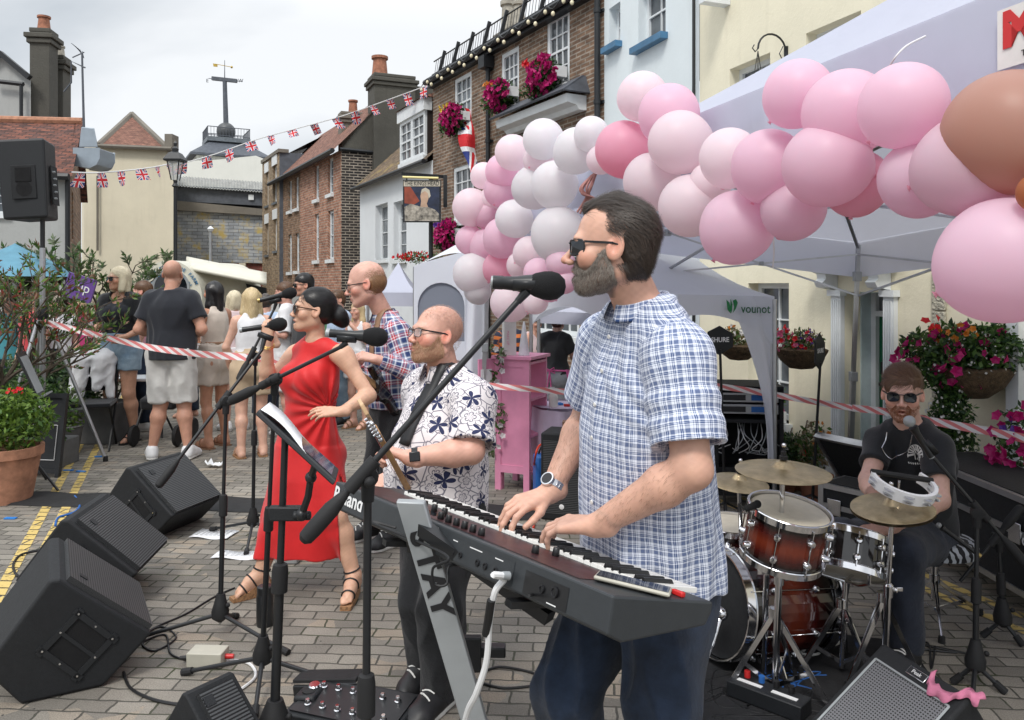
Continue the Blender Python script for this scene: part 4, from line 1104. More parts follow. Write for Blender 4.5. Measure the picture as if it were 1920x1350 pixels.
def downpipe(f,u,z0,z1,hop=True,rT=rT):
 b=MB();b.cone(f.pt(u,z0,.07),f.pt(u,z1,.07),.04,.04,12)
 for z in np.arange(z0+.4,z1,1.2):b.cone(f.pt(u,z,.07),f.pt(u,z+.06,.07),.05,.05,12);f.box(b,u-.07,u+.07,z+.01,z+.05,.003,.03)
 if hop:f.box(b,u-.11,u+.11,z1,z1+.2,.01,.2)
 b.bU('downpipe','black_iron',rT)
downpipe(PF,s2(922),0,z2(922,130));downpipe(PF,.06,0,zE-.1,False)
b=MB();c0,c1=s2(963),s2(1100);zh=z2(1030,225)
prof=[(0,.0),(.12,.0),(.16,.06),(.3,.09),(.32,.2),(0,.2)]
b.pR([(x,z)for x,z in prof],PF.pt(c1,zh-.05,.003),PF.n,V((0,0,1)),PF.d,c0-c1);b.bU('door_hood','white_paint',rT,sM=0)
b=MB();rQ(b,PF.pt(c1-.06,zh+.16,.4),PF.pt(c0+.06,zh+.16,.4),PF.pt(c0-.05,zh+.42,.003),PF.pt(c1+.05,zh+.42,.003))
rQ(b,PF.pt(c1-.06,zh+.16,.4),PF.pt(c1-.06,zh+.16,.4),PF.pt(c1+.05,zh+.42,.003),PF.pt(c1-.06,zh+.16,.003));o=b.bU('hood_roof','dark_slate',rT,sM=0);m_=o.modifiers.new('s','SOLIDIFY');m_.thickness=.03
def cH(rT,c,w,d,z0,z1,mt,pots,rot,potm='clay_pot',ph=.45,pr=.11):
 M3=Matrix.Rotation(rot,3,'Z');b=MB();c=V((c[0],c[1],0));b.box(c+V((0,0,(z0+z1)/2)),(w,d,z1-z0),M3)
 for k,(e,h)in enumerate(((.05,.1),(.09,.1))):b.box(c+V((0,0,z1-.22+k*.11)),(w+e*2,d+e*2,h),M3)
 b.box(c+V((0,0,z1+.02)),(w+.02,d+.02,.09),M3)
 o=b.bU('chimney',mt,rT,sM=0,bV=.015)
 for x,y,s,m in pots:
  q=MB();q.lA([(pr*s*1.1,0),(pr*s,.06),(pr*s*.82,ph*s*.85),(pr*s*1.05,ph*s*.87),(pr*s*1.05,ph*s),(pr*s*.7,ph*s),(pr*s*.65,ph*s*.5)],c+M3@V((x,y,0))+V((0,0,z1+.06)),n=16);q.bU('chimney_pot',m,o)
ang=math.atan2(PF.d.y,PF.d.x)
q1=PF.px(846,118,-.6);
cH(rT,PF.pt(s2(846)-.0,0,-1.5),1.0,.5,zE,7.35,'stone_grey',[(-.22,0,1.0,'stone_pot'),(.2,0,1.25,'stone_pot')],ang)if 'stone_pot' in MC else None
mat('stone_pot',(.42,.39,.33),.85,var=.25,vs=12)
cH(rT,PF.pt(s2(848),0,-1.3),.8,.5,zE,6.45,'stone_grey',[(-.2,0,.95,'stone_pot'),(.22,0,1.2,'stone_pot')],ang,ph=.55,pr=.13)
cH(rT,PF.pt(s2(966),0,-2.1),.9,.6,zE,8.4,'stone_grey',[(0,0,1,'clay_pot')],ang)
WF=Fac((PF.pt(sE,0).x,PF.pt(sE,0).y),(-.505,1.0));s3,z3=WF.s_of,WF.z_of;rT=tH('pub','white painted pub wing with mossy tiled roof and a white dormer','pub',WF.pt(0,0))
sW=s3(675);zW=4.07;o1=oX(WF,704,727,386,486);o2=oX(WF,738,762,380,486);o1=(o1[0],o1[1],o1[2],z3(704,386));b=MB();WF.wall(b,.004,sW,0,zW,[o1,o2],.2)
E=WF.pt(sW,0);sd=Fac((E.x,E.y),(-WF.n.x,-WF.n.y),n=(WF.d.x,WF.d.y));sd.qU(b,0,5,0,zW);b.bU('wall','white_render',rT,sM=0)
for o in(o1,o2):WF.window(rT,*o,iN=.16,nx=2,ny=4,sill=('white_paint',.07,.08))
b=MB();tp=2.35;rQ(b,WF.pt(.004,zW,.16),WF.pt(sW+.1,zW,.16),WF.pt(sW+.1,zW+tp,-2.4),WF.pt(.004,zW+tp,-2.4));rQ(b,WF.pt(sW+.1,zW+tp,-2.4),WF.pt(.004,zW+tp,-2.4),WF.pt(.004,zW,-5),WF.pt(sW+.1,zW,-5));b.bU('roof','roof_tile_brown',rT,sM=0)
b=MB();fQ(b,[WF.pt(sW,zW),WF.pt(sW,zW,-4.8),WF.pt(sW,zW+tp-.06,-2.4)]);b.bU('gable','grey_render',rT,sM=0)
b=MB();b.tU([WF.pt(0.01,zW-.03,.19),WF.pt(sW+.1,zW-.03,.19)],.05,8);b.bU('gutter','black_iron',rT)
b=MB();da,dc=s3(800),s3(752);dz0,dz1=z3(776,300)-.1,z3(776,215)
WF.box(b,da,dc,dz0-.5,dz1+.1,-2.0,-.02);dm=b.bU('dormer','roof_tile_red',rT,sM=0)
b=MB();WF.box(b,da-.04,dc+.04,dz1-.05,dz1+.2,-.1,.08);b.bU('dormer_fascia','white_paint',dm,sM=0)
b=MB();rQ(b,WF.pt(da-.1,dz1+.2,.12),WF.pt(dc+.1,dz1+.2,.12),WF.pt(dc,dz1+.7,-1.2),WF.pt(da,dz1+.7,-1.2));rQ(b,WF.pt(da-.1,dz1+.2,-2.2),WF.pt(da-.1,dz1+.2,.12),WF.pt(da,dz1+.7,-1.2),WF.pt(da,dz1+.7,-1.3));o=b.bU('dormer_roof','roof_tile_plain',dm,sM=0)
D2=Fac(tuple(WF.pt(0,0,-.016)[:2]),(-.505,1.0),n=(WF.n.x,WF.n.y));
for q in(0,1):D2.window(dm,da+.05+q*(dc-da-.1)/2,da+.05+(q+1)*(dc-da-.1)/2,dz0+.1,dz1-.06,iN=-.02,nx=2,ny=4,fw=.06)if False else None
b=MB();D2.box(b,da,dc,dz0-.02,dz0+.1,0,.09);b.bU('dormer_sill','white_paint',dm,sM=0)
def dwin(u0,u1):
 b=MB();fw=.07
 D2.box(b,u0,u0+fw,dz0+.1,dz1-.05,0,.05);D2.box(b,u1-fw,u1,dz0+.1,dz1-.05,0,.05);D2.box(b,u0+fw,u1-fw,dz0+.1,dz0+.1+fw,0,.05);D2.box(b,u0+fw,u1-fw,dz1-.05-fw,dz1-.05,0,.05)
 um=(u0+u1)/2;D2.box(b,um-.01,um+.01,dz0+.1+fw,dz1-.05-fw,.01,.035)
 for k in(1,2,3):z=dz0+.1+fw+(dz1-dz0-.15-2*fw)*k/4;D2.box(b,u0+fw,u1-fw,z-(.02 if k==2 else .01),z+(.02 if k==2 else .01),.012,.037)
 o=b.bU('dormer_window','white_paint',dm,sM=0)
um=(da+dc)/2;dwin(da+.02,um);dwin(um,dc-.02);b=MB();D2.qU(b,da+.03,dc-.03,dz0+.1,dz1-.06,.008);b.bU('dormer_pane','pane',dm,sM=0)
RA=GY(640,21.5);RF=Fac((RA.x,RA.y),(-.543,1));RS=Fac((RA.x,RA.y),(1,.43),n=(.43,-1));s4,z4=RF.s_of,RF.z_of;rT=tH('terraced_house','red brick corner house with black brick side wall and tall grey chimney','house',RA)
zR=5.29;rE=s4(563);rL=s4(518)
w=[oX(RF,590,598,312,373),oX(RF,615,625,298,362),oX(RF,590,598,402,488),oX(RF,615,626,396,486)]
b=MB();RF.wall(b,0,rE,1.35,zR,w,.1);b.bU('front_wall','red_brick',rT,sM=0)
for o in w:RF.window(rT,*o,iN=.08,nx=2,ny=4,fw=.07,sill=('white_paint',.08,.1))
b=MB();RF.qU(b,0,rE,0,1.35,.03);RF.qU(b,0,rE,1.35,1.36,.03);b.bU('ground_floor','pale_grey_render',rT,sM=0)
b=MB();RS.qU(b,0,6,0,zR);b.bU('side_wall','black_brick',rT,sM=0)
w2=[oX(RF,541,547,340,395),oX(RF,553,560,333,390),oX(RF,541,547,440,510),oX(RF,554,561,438,508)];b=MB();RF.wall(b,rE+.01,rL,1.35,zR,w2,.1);b.bU('annexe_wall','brown_brick',rT,sM=0)
for o in w2:RF.window(rT,*o,iN=.08,nx=2,ny=4,fw=.07,sill=('white_paint',.08,.1))
b=MB();RF.qU(b,rE+.01,rL,0,1.35,.02);b.bU('annexe_ground_floor','pale_grey_render',rT,sM=0)
rp=RS.pt(1.6,7.15);rq=rp+RF.d*rL
b=MB();rQ(b,RF.pt(-.1,zR-.05,.25),RF.pt(rL,zR-.05,.25),V((rq.x,rq.y,7.15)),rp);b.bU('roof','roof_tile_plain',rT,sM=0)
b=MB();fQ(b,[RS.pt(0,zR,.02),RS.pt(3.4,zR,.02),RS.pt(3.4,7.2,.02),RS.pt(1.4,7.2,.02)]);b.bU('gable','grey_render',rT,sM=0)
b=MB();b.tU([RF.pt(-.1,zR-.06,.27),RF.pt(rL,zR-.06,.27)],.07,6);b.tU([RS.pt(-.05,zR,.05),RS.pt(3,zR-.1,.05)],.05,6);b.bU('gutter','black_iron',rT)
cc=P(734,300,22.2);cH(rT,(cc.x,cc.y),1.15,.8,4.5,1.62+385/FPX*22.2,'grey_render',[(-.33,0,1.1,'clay_pot')],math.atan2(.43,1),ph=.5,pr=.2)
cc=P(662,230,24);cH(rT,(cc.x,cc.y),.8,.5,5,1.62+318/FPX*24,'stone_grey',[(0,0,1,'clay_pot')],.4,ph=.4,pr=.14)
QA=GY(524,27.6);QF=Fac((QA.x,QA.y),(-.543,1));rT=tH('terraced_house','narrow yellow brick house with white window heads left of the corner house','house',QA);sQ=QF.s_of(492);zQ=QF.z_of(524,286)
w=[oX(QF,498,503,325,385),oX(QF,512,519,312,378),oX(QF,498,503,420,478),oX(QF,513,519,412,470)]
b=MB();QF.wall(b,0,sQ,1.2,zQ,w,.12);b.bU('wall','yellow_brick',rT,sM=0)
QS=Fac((QA.x,QA.y),(1,.3),n=(.3,-1));b=MB();QS.qU(b,0,2.6,0,zQ);b.bU('side_wall','dark_slate',rT,sM=0)
for o in w:
 QF.window(rT,*o,iN=.1,nx=2,ny=2,fw=.08,sill=('lead',.05,.08));b=MB();QF.box(b,o[0]-.1,o[1]+.1,o[3],o[3]+.35,.004,.03);b.bU('lintel','white_paint',rT,sM=0)
b=MB();QF.qU(b,0,sQ,0,1.2,.02);b.bU('ground_floor','white_render',rT,sM=0)
b=MB();QF.box(b,-.1,sQ,zQ,zQ+.12,-.3,.06);b.bU('parapet','stone_grey',rT,sM=0)
b=MB();rQ(b,QF.pt(0,zQ,-.3),QF.pt(sQ,zQ,-.3),QF.pt(sQ,zQ+1.2,-3),QF.pt(0,zQ+1.6,-3));b.bU('roof','dark_slate',rT,sM=0)
def face(rT,name,mt,Y,poly,depth,y1=None):
 """front face polygon given in picture pixels at distance Y, with real depth behind"""
 pts=[P(x,y,Y)for x,y in poly];b=MB();fQ(b,pts);back=[p+V((p.x*(depth/Y)*1.03,depth,0))for p in pts];n=len(pts)
 for i in range(n):fQ(b,[pts[i],back[i],back[(i+1)%n],pts[(i+1)%n]])
 return b.bU(name,mt,rT,sM=0)
rT=tH('warehouse','long low building hung with lichened slates under a corrugated roof','building',GY(410,31));gy=lambda Y:HOR+CAMZ*FPX/Y
face(rT,'lower_wall','maroon_brick',31,[(330,gy(31)),(497,gy(31)),(497,494),(330,490)],6);face(rT,'slate_cladding','slate_wall',30.9,[(330,490),(497,494),(497,404),(330,394)],6)
face(rT,'tile_band','stone_grey',30.7,[(330,394),(497,404),(497,392),(330,376)],6)
o=face(rT,'cladding_band','dark_slate',30.8,[(330,377),(497,386),(497,356),(330,347)],6)
b=MB();b.box(P(471,370,30.75),(.2,.04,.2));b.bU('vent','white_paint',rT,sM=0)
b=MB();p=[P(330,350,30.6),P(497,362,30.6),P(497,343,33),P(330,331,33)];nn=60;vs=[]
for i in range(nn+1):
 for q,r_ in((p[0],p[1]),(p[3],p[2])):vs.append(q.lerp(r_,i/nn)+V((0,0,.05*(i%2))))
b.add(vs,[(2*i,2*i+2,2*i+3,2*i+1)for i in range(nn)]);b.bU('corrugated_roof','corrugated',rT,sM=0)
b=MB()
for x in(370,412,455):b=MB();b.box(P(x,515,30.95),(.25,.1,.9));b.bU('pier','beige_render',rT,sM=0)
rT=tH('hall','blank cream rendered gable wall with small hipped tile roof','building',GY(245,26))
Yc=26;face(rT,'wall','beige_render',Yc,[(158,gy(Yc)),(332,gy(Yc)),(332,280),(326,258),(318,258),(318,280),(185,272),(158,272)],6)
b=MB();a,c,t_,bk=P(185,272,Yc-.15),P(318,281,Yc-.15),P(248,214,Yc+2.2),P(260,220,Yc+6)
fQ(b,[a,c,t_]);bk=P(247,222,Yc+5);a2,c2=P(196,272,Yc+6),P(306,280,Yc+6);b.add([c,c2,bk,t_,a2,a],[(0,1,2,3),(4,5,3,2)],[[(0,0),(5,0),(5,3),(0,3)]]*2);b.bU('roof','roof_tile_plain',rT,sM=0)
b=MB();b.tU([a,t_],.1,6);b.tU([c,t_],.1,6);b.bU('hip_tiles','stone_grey',rT);b=MB();b.tU([P(180,273,Yc-.2),P(322,279,Yc-.2)],.07,6);b.tU([P(183,330,Yc-.1),P(183,470,Yc-.1)],.04,6);b.bU('gutter','stone_grey',rT)
b=MB();b.box(P(322,268,Yc+.1),(.25,.5,.5));b.bU('parapet','stone_grey',rT,sM=0)
rT=tH('tower','white time ball tower with slate roof, railings and mast','tower',GY(425,44));Yt=44
cx=P(425,0,Yt+2).x
def tb(x0,x1,y0,y1,dep,name,mt):
 a=P(x0,y1,Yt);c=P(x1,y0,Yt);b=MB();b.box8([(a.x,Yt,a.z),(c.x,Yt,a.z),(c.x,Yt+dep,a.z),(a.x,Yt+dep,a.z),(a.x,Yt,c.z),(c.x,Yt,c.z),(c.x,Yt+dep,c.z),(a.x,Yt+dep,c.z)]);return b.bU(name,mt,rT,sM=0)
M45=Matrix.Rotation(R(28),3,'Z');bw=3.55;cz=lambda y,Y=Yt+1.5:CAMZ-(y-HOR)/FPX*Y
tc_=V((P(424,0,Yt+1.5).x,Yt+1.5,0))
b=MB();b.box(tc_+V((0,0,cz(300)/2)),(bw,bw,cz(300)),M45);b.bU('wall','tower_white',rT,sM=0)
b=MB();hb=bw/2+.35;ht=.95;zb,zt=cz(300),cz(272);c1=[tc_+M45@V((x*hb,y*hb,0))+V((0,0,zb))for x,y in((-1,-1),(1,-1),(1,1),(-1,1))];c2=[tc_+M45@V((x*ht,y*ht,0))+V((0,0,zt))for x,y in((-1,-1),(1,-1),(1,1),(-1,1))]
b.box8(c1+c2);b.box(tc_+V((0,0,zb-.05)),(hb*2,hb*2,.12),M45);b.bU('roof','dark_slate',rT,sM=0)
b=MB();b.box(tc_+V((0,0,(cz(272)+cz(264))/2)),(2.3,2.3,cz(264)-cz(272)),M45);b.bU('platform','lead',rT,sM=0)
b=MB();rz0,rz1=cz(264),cz(246)
for i in range(4):
 p,q=[tc_+M45@V((x*1.12,y*1.12,0))for x,y in(((-1,-1),(1,-1),(1,1),(-1,1))[i],((-1,-1),(1,-1),(1,1),(-1,1))[(i+1)%4])]
 b.tU([up(p,rz1),up(q,rz1)],.025,5);b.tU([up(p,rz0+.08),up(q,rz0+.08)],.02,5)
 for k in range(14):r_=p.lerp(q,k/14);b.bE(up(r_,rz0),up(r_,rz1),.018,.018)
b.bU('railing','dark_slate',rT)
mat('ball_metal',(.09,.095,.1),.5,.3,var=.2);b=MB();b.ball(V((tc_.x,tc_.y,cz(247))),.52,24,16);b.cone(V((tc_.x,tc_.y,cz(264))),V((tc_.x,tc_.y,cz(255))),.2,.3,12);b.bU('time_ball','ball_metal',rT)
b=MB();b.cone(V((tc_.x,tc_.y,cz(238))),V((tc_.x-.08,tc_.y,cz(148))),.15,.12,10);b.bE(V((tc_.x-.8,tc_.y,cz(147))),V((tc_.x+.62,tc_.y,cz(152))),.2,.2);b.cone(V((tc_.x-.08,tc_.y,cz(148))),V((tc_.x-.08,tc_.y,cz(113))),.03,.015,6)
b.tU([V((tc_.x-1.0,tc_.y,cz(147))),V((tc_.x+.95,tc_.y,cz(153)))],.02,5);b.bU('mast','dark_slate',rT)
b=MB();b.bE(V((tc_.x-.62,tc_.y,cz(120))),V((tc_.x+.32,tc_.y,cz(126))),.03,.03);b.pR([(-.75,.1),(-.5,.03),(-.5,-.1),(-.72,-.08)],V((tc_.x,tc_.y,cz(122))),(1,0,0),(0,0,1),(0,1,0),.04);b.ball(V((tc_.x+.32,tc_.y,cz(126))),.07,8,6);b.bU('weather_vane','gilt',rT)
for l,x in(('W',.85),('E',-1.05)):tX(l,.28,M4of(V((tc_.x+x,tc_.y-.05,cz(152))),(1,0,0),(0,0,1)),.03).bU('compass_letter','dark_slate',rT,sM=0)
TW=Fac(tuple((tc_+M45@V((-bw/2,-bw/2,0)))[:2]),tuple((M45@V((1,0,0)))[:2]),n=tuple((M45@V((0,-1,0)))[:2]));TL=Fac(tuple((tc_+M45@V((-bw/2,-bw/2,0)))[:2]),tuple((M45@V((0,1,0)))[:2]),n=tuple((M45@V((-1,0,0)))[:2]))
for F_,us in((TW,((1.7,2.35),)),(TL,((.5,1.0),(2.1,2.6)))):
 for u0,u1 in us:F_.window(rT,u0,u1,cz(337),cz(314),iN=-.03,nx=4,ny=4,fw=.05,barw=.04,frame_='dark_slate')
tw2=tH('building','white flat building seen below the tower behind the slate roof','building',GY(420,41));face(tw2,'wall','tower_white',41,[(342,gy(41)),(500,gy(41)),(500,300),(480,292),(400,300),(342,302)],1.5)
rT=tH('town_house','old house with steep red tiled roof at the left edge','house',(-7.6,11.5,0));LA=GY(127,12.2);LF=Fac((LA.x,LA.y),(-1,-.12),n=(.12,-1));LS=Fac((LA.x,LA.y),(-.49,1),n=(1,.49))
zl=LF.z_of(130,327);ow=(LF.s_of(15),LF.s_of(-40),LF.z_of(-10,402),LF.z_of(-10,330));b=MB();LF.wall(b,0,6,0,zl,[ow],.1);b.bU('front_wall','pale_grey_render',rT,sM=0);LF.window(rT,*ow,iN=.05,nx=3,ny=4,sill=('white_paint',.05,.06))
b=MB();lw=oX(LS,152,160,352,425);LS.wall(b,0,4.5,0,zl,[(1.1,1.55,2.4,3.2)],.08);LS.window(rT,1.1,1.55,2.4,3.2,iN=.05,nx=2,ny=4)
zt=LF.z_of(140,181);fQ(b,[LS.pt(0,zl),LS.pt(4.5,zl),LS.pt(2.2,zt)]);b.bU('side_wall','brown_brick',rT,sM=0)
b=MB();rQ(b,LF.pt(-.12,zl-.05,.15),LF.pt(6,zl-.05,.15),LS.pt(2.2,zt)+LF.d*6,LS.pt(2.2,zt,.12));rQ(b,LS.pt(2.2,zt)+LF.d*6,LS.pt(2.2,zt,.12),LS.pt(4.6,zl,.12),LS.pt(4.6,zl)+LF.d*6);o=b.bU('roof','roof_tile_red',rT,sM=0)
b=MB();b.tU([LS.pt(2.2,zt+.03,.12),LS.pt(2.2,zt+.03)+LF.d*6],.07,8);b.bU('ridge_tiles','terracotta_pot',rT)
b=MB();b.tU([LF.pt(-.1,zl-.06,.2),LF.pt(6,zl-.06,.2)],.05,8);b.cone(LF.pt(-.02,0,.05),LF.pt(-.02,zl,.05),.035,.035);b.bU('gutter','black_iron',rT)
rT=tH('town_house','grey rendered gabled house with two tall chimney stacks behind the tiled roof','house',GY(40,17))
face(rT,'gable_wall','pale_grey_render',17,[(-160,gy(17)),(58,gy(17)),(58,148),(0,102),(-60,150),(-160,200)],5)
b=MB();p=[P(-60,148,16.9),P(0,99,16.9),P(56,146,16.9)];b.bE(p[0],p[1],.12,.1);b.bE(p[1],p[2],.12,.1);b.tU([P(-10,152,16.85),P(44,158,16.85)],.05,6);b.tU([P(40,158,16.85),P(40,300,16.85)],.04,6);b.bU('bargeboard','black_iron',rT)
for(x0,x1,yt,Y)in((55,90,58,17.2),(90,116,108,17.9)):
 a=P(x0,yt,Y);c=P(x1,yt,Y);cH(rT,((a.x+c.x)/2,Y+.2),c.x-a.x,.45,3,a.z,'grey_render',[(0,0,1.0 if x0<60 else .8,'clay_pot' if x0<60 else 'stone_pot')],.15,ph=.32,pr=.13)
mat('speaker_paint',(.007,.008,.010),.75,var=.15,vs=20,bump=.6,bs=260,bd=.002);mat('speaker_plastic',(.009,.0105,.013),.55,var=.1,bump=.3,bs=200);mat('stand_black',(.013,.014,.016),.38,var=.15,bump=0);mat('rubber_foot',(.01,.01,.011),.7,var=.1)
mat('foam',(.006,.006,.007),.95,var=.1,bump=1.0,bs=500,bd=.002);mat('chrome',(.72,.72,.74),.12,1.0,var=.04,bump=0);mat('alu',(.5,.51,.53),.35,.9,var=.1);mat('grey_metal',(.36,.38,.39),.45,.3,var=.08,bump=0)
mat('cable_black',(.008,.008,.009),.5,var=0,bump=0);mat('cable_white',(.7,.7,.7),.5,var=.05,bump=0);mat('cable_blue',(.02,.12,.4),.5,var=0,bump=0);mat('cable_red',(.6,.05,.02),.5,var=0,bump=0)
mat('key_white',(.78,.77,.74),.25,var=.02,bump=0);mat('key_black',(.01,.01,.011),.3,var=0,bump=0);mat('keys_body',(.03,.034,.038),.42,var=.08,vs=30,bump=.25,bs=400,bd=.001);mat('keys_panel',(.05,.012,.014),.4,var=.5,vs=7,bump=0);mat('letter_white',(.72,.72,.72),.5,var=0,bump=0);mat('letter_dark',(.01,.01,.012),.5,var=0,bump=0)
mat('paper',(.75,.76,.78),.7,var=.06,vs=20);mat('red_plastic',(.55,.02,.02),.4,var=.05,bump=0);mat('blue_tape',(.02,.2,.6),.5,var=.1);mat('beige_metal',(.45,.43,.36),.5,var=.1);mat('brass',(.45,.33,.13),.3,1.0,var=.15,bump=0)
def grille_mat(name,col,p=(300,160),k=.5):
 m,t=nM(name);o=t.obj();uv=t.uv();s=t.n('SeparateXYZ',i0=uv)
 f=t.m('GREATER_THAN',t.m('SINE',t.m('MULTIPLY',s.outputs[1],p[0])),-.1)
 f2=t.m('GREATER_THAN',t.m('SINE',t.m('MULTIPLY',s.outputs[0],p[1])),k)
 f=t.m('MAXIMUM',f,f2)if k<1 else f
 c=t.mix(f,(.004,.004,.005,1),(*col,1));t.bsdf(c,.5,.2,f,.8,.003)
grille_mat('grille',(.075,.078,.082),(520,300),2);grille_mat('amp_cloth',(.17,.17,.18),(620,620),.2)
def tile_uv(b,a,c,d,e):
 a,c,d,e=V(a),V(c),V(d),V(e);lx=(c-a).length;ly=(e-a).length;b.qU(a,c,d,e,[(0,0),(lx,0),(lx,ly),(0,ly)])
def wD(lB,apex_px,axis,L=.5,sc_=1.0,base=False):
 ax=V((axis[0],axis[1],0)).normalized();e1=V((ax.y,-ax.x,0));up_=V((0,0,1));za=.45*sc_
 Y=(CAMZ-za)*FPX/(apex_px[1]-HOR);a=P(apex_px[0],apex_px[1],Y);o=V((a.x,a.y,0))-e1*.25*sc_
 prof=[(.12,.0),(.40,.0),(.575,.17),(.25,.45),(.215,.452),(0,.16)];pr=[(x*sc_,z*sc_)for x,z in prof];L*=sc_
 rT=tH('stage_monitor',lB,'stage monitor',o,'wedge monitors on the paving')
 b=MB();b.pR(pr,o+V((0,0,.004)),e1,up_,ax,L);cab=b.bU('cabinet','speaker_paint',rT,sM=0,bV=.012*sc_,bseg=3)
 p0=o+e1*.57*sc_+up_*.185*sc_;p1=o+e1*.275*sc_+up_*.44*sc_;n=(p1-p0).cross(ax).normalized();n=n if n.z>0 else-n
 b=MB();q=[p0+ax*.03+n*.016,p0+ax*(L-.03)+n*.016,p1+ax*(L-.03)+n*.016,p1+ax*.03+n*.016];tile_uv(b,q[0],q[1],q[2],q[3])
 for i in range(4):b.qU(q[i],q[(i+1)%4],q[(i+1)%4]-n*.03,q[i]-n*.03)
 b.bU('grille','grille',rT,sM=0)
 c=q[3]*.84+q[1]*.16+n*.002;ex=ax;ey=(p1-p0).normalized();b=MB();b.box(c,(.035,.035,.004),Matrix((ex,ey,n)).transposed());b.bU('badge','speaker_plastic',rT,sM=0)
 for end in(0,1):
  cc=o+e1*.31*sc_+up_*.185*sc_+ax*(0 if not end else L)+V((0,0,.004));nn=-ax if not end else ax;r1=(e1*.72+up_*.69).normalized();r2=(up_*.72-e1*.69).normalized();b=MB()
  w,h=.085*sc_,.085*sc_
  for sx,sy,lx,ly in((0,1,w+.02,.022),(0,-1,w+.02,.022),(1,0,.022,h+.02),(-1,0,.022,h+.02)):
   b.box(cc+r1*sx*w+r2*sy*h+nn*.003,(lx*2 if sx==0 else .022,ly*2 if sy==0 else .022,.008),Matrix((r1,r2,nn)).transposed())
  b.box(cc+nn*.003,(.014,h*2,.006),Matrix((r1,r2,nn)).transposed());pf=b.bU('handle_port','speaker_plastic',rT,sM=0)
  b=MB();b.qU(cc-r1*w-r2*h+nn*.0015,cc+r1*w-r2*h+nn*.0015,cc+r1*w+r2*h+nn*.0015,cc-r1*w+r2*h+nn*.0015);b.bU('port_opening','foam',pf,sM=0)
  if not end:
   for sx,sy in((1,1),(1,-1),(-1,1),(-1,-1),(1,0),(-1,0),(0,1),(0,-1)):b=MB();b.lA([(.0005,.003),(.004,.003),(.005,0)],cc+r1*sx*w+r2*sy*h+nn*.006,nn,8);b.bU('screw','chrome',pf)
 return rT
wD('black wedge monitor farthest back of the row, beside the cable mat',(244,879),(.28,.95),.5);wD('black wedge monitor in the middle of the row at the left',(128,977),(-.12,.99),.52);wD('large black wedge monitor nearest the camera at lower left',(113,1088),(-.5,.86),.6,1.02)
wD('black wedge monitor cut off by the bottom edge, left of the pedals',(348,1306),(.55,.8),.3,.62)
def main_speaker():
 Y=7.2;c=P(60,340,Y);rT=tH('loudspeaker','large black loudspeaker on a pole above the bush at the left','loudspeaker',(c.x,c.y,c.z-.36))
 z0,z1=P(0,413,Y).z,P(0,267,Y).z;Rr=Matrix.Rotation(R(12),3,'Z')@Matrix.Rotation(R(-4),3,'Y')
 def W(x,y,z):return c+Rr@V((x,y,z-(z0+z1)/2))
 pl=[(-.215,-.16),(.2,-.19),(.2,.0),(.12,.2),(-.15,.2),(-.215,.05)];b=MB();b.box8([W(-.2,-.17,z0),W(.17,-.2,z0),W(.14,.18,z0),W(-.12,.2,z0),W(-.22,-.17,z1),W(.19,-.2,z1),W(.16,.18,z1),W(-.13,.2,z1)]);b.bU('cabinet','speaker_plastic',rT,sM=0,bV=.02)
 b=MB()
 for(x0,x1,za,zb)in((-.02,.1,-.02,.16),):b.box(W(.0,-.196,(z0+z1)/2-.03),(.2,.012,.3),Rr)
 b.bU('handle_panel','speaker_paint',rT,bV=.008);b=MB();b.box(W(0,-.203,(z0+z1)/2+.035),(.13,.01,.13),Rr);b.bU('handle_recess','foam',rT,bV=.01)
 b=MB();b.lA([(.065,0),(.065,.004),(0.001,.004)],W(0,-.2,(z0+z1)/2-.09),-(Rr@V((0,1,0))),24);b.bU('bass_port','foam',rT)
 b=MB();b.box(W(.185,.0,(z0+z1)/2-.05),(.008,.16,.35),Rr);ip=b.bU('input_panel','speaker_paint',rT,sM=0)
 for k in range(5):b=MB();b.cone(W(.188,-.04+.02*(k%2),(z0+z1)/2-.17+k*.06),W(.21,-.04+.02*(k%2),(z0+z1)/2-.17+k*.06),.011,.009);b.bU('knob','grey_metal',ip)
 a=P(80,600,Y);rT=tH('speaker_stand','silver tripod speaker stand behind the bush at the left','speaker stand',(a.x,a.y,0));b=MB()
 b.cone((a.x,a.y,.35),(a.x,a.y,z0-.25),.024,.024);b.bU('pole','alu',rT);b=MB();b.cone((a.x,a.y,z0-.3),(a.x,a.y,z0),.02,.02);b.bU('upper_pole','stand_black',rT)
 b=MB();b.lA([(.04,0),(.045,.03),(.045,.1),(.03,.13)],(a.x,a.y,a.z),n=16);b.bU('collar','stand_black',rT)
 b=MB();b.lA([(.04,0),(.045,.03),(.045,.08),(.03,.1)],(a.x,a.y,.42),n=16);b.bU('lower_collar','stand_black',rT)
 f0=G(198,865);v=V((f0.x-a.x,f0.y-a.y,0));
 for k in range(3):
  d=Matrix.Rotation(R(120*k),3,'Z')@v;f=V((a.x,a.y,0))+d;b=MB();top_=V((a.x,a.y,a.z+.0))+d.normalized()*.05;b.cone(top_,f+V((0,0,.02)),.016,.016);lg=b.bU('leg','alu',rT);b=MB();b.cone(f+V((0,0,.05)),f+V((0,0,.0)),.02,.022);b.bU('rubber_foot','rubber_foot',lg)
  b=MB();b.bE(V((a.x,a.y,.45))+d.normalized()*.04,top_.lerp(f,.62),.012,.02);b.bU('brace','alu',rT)
main_speaker()
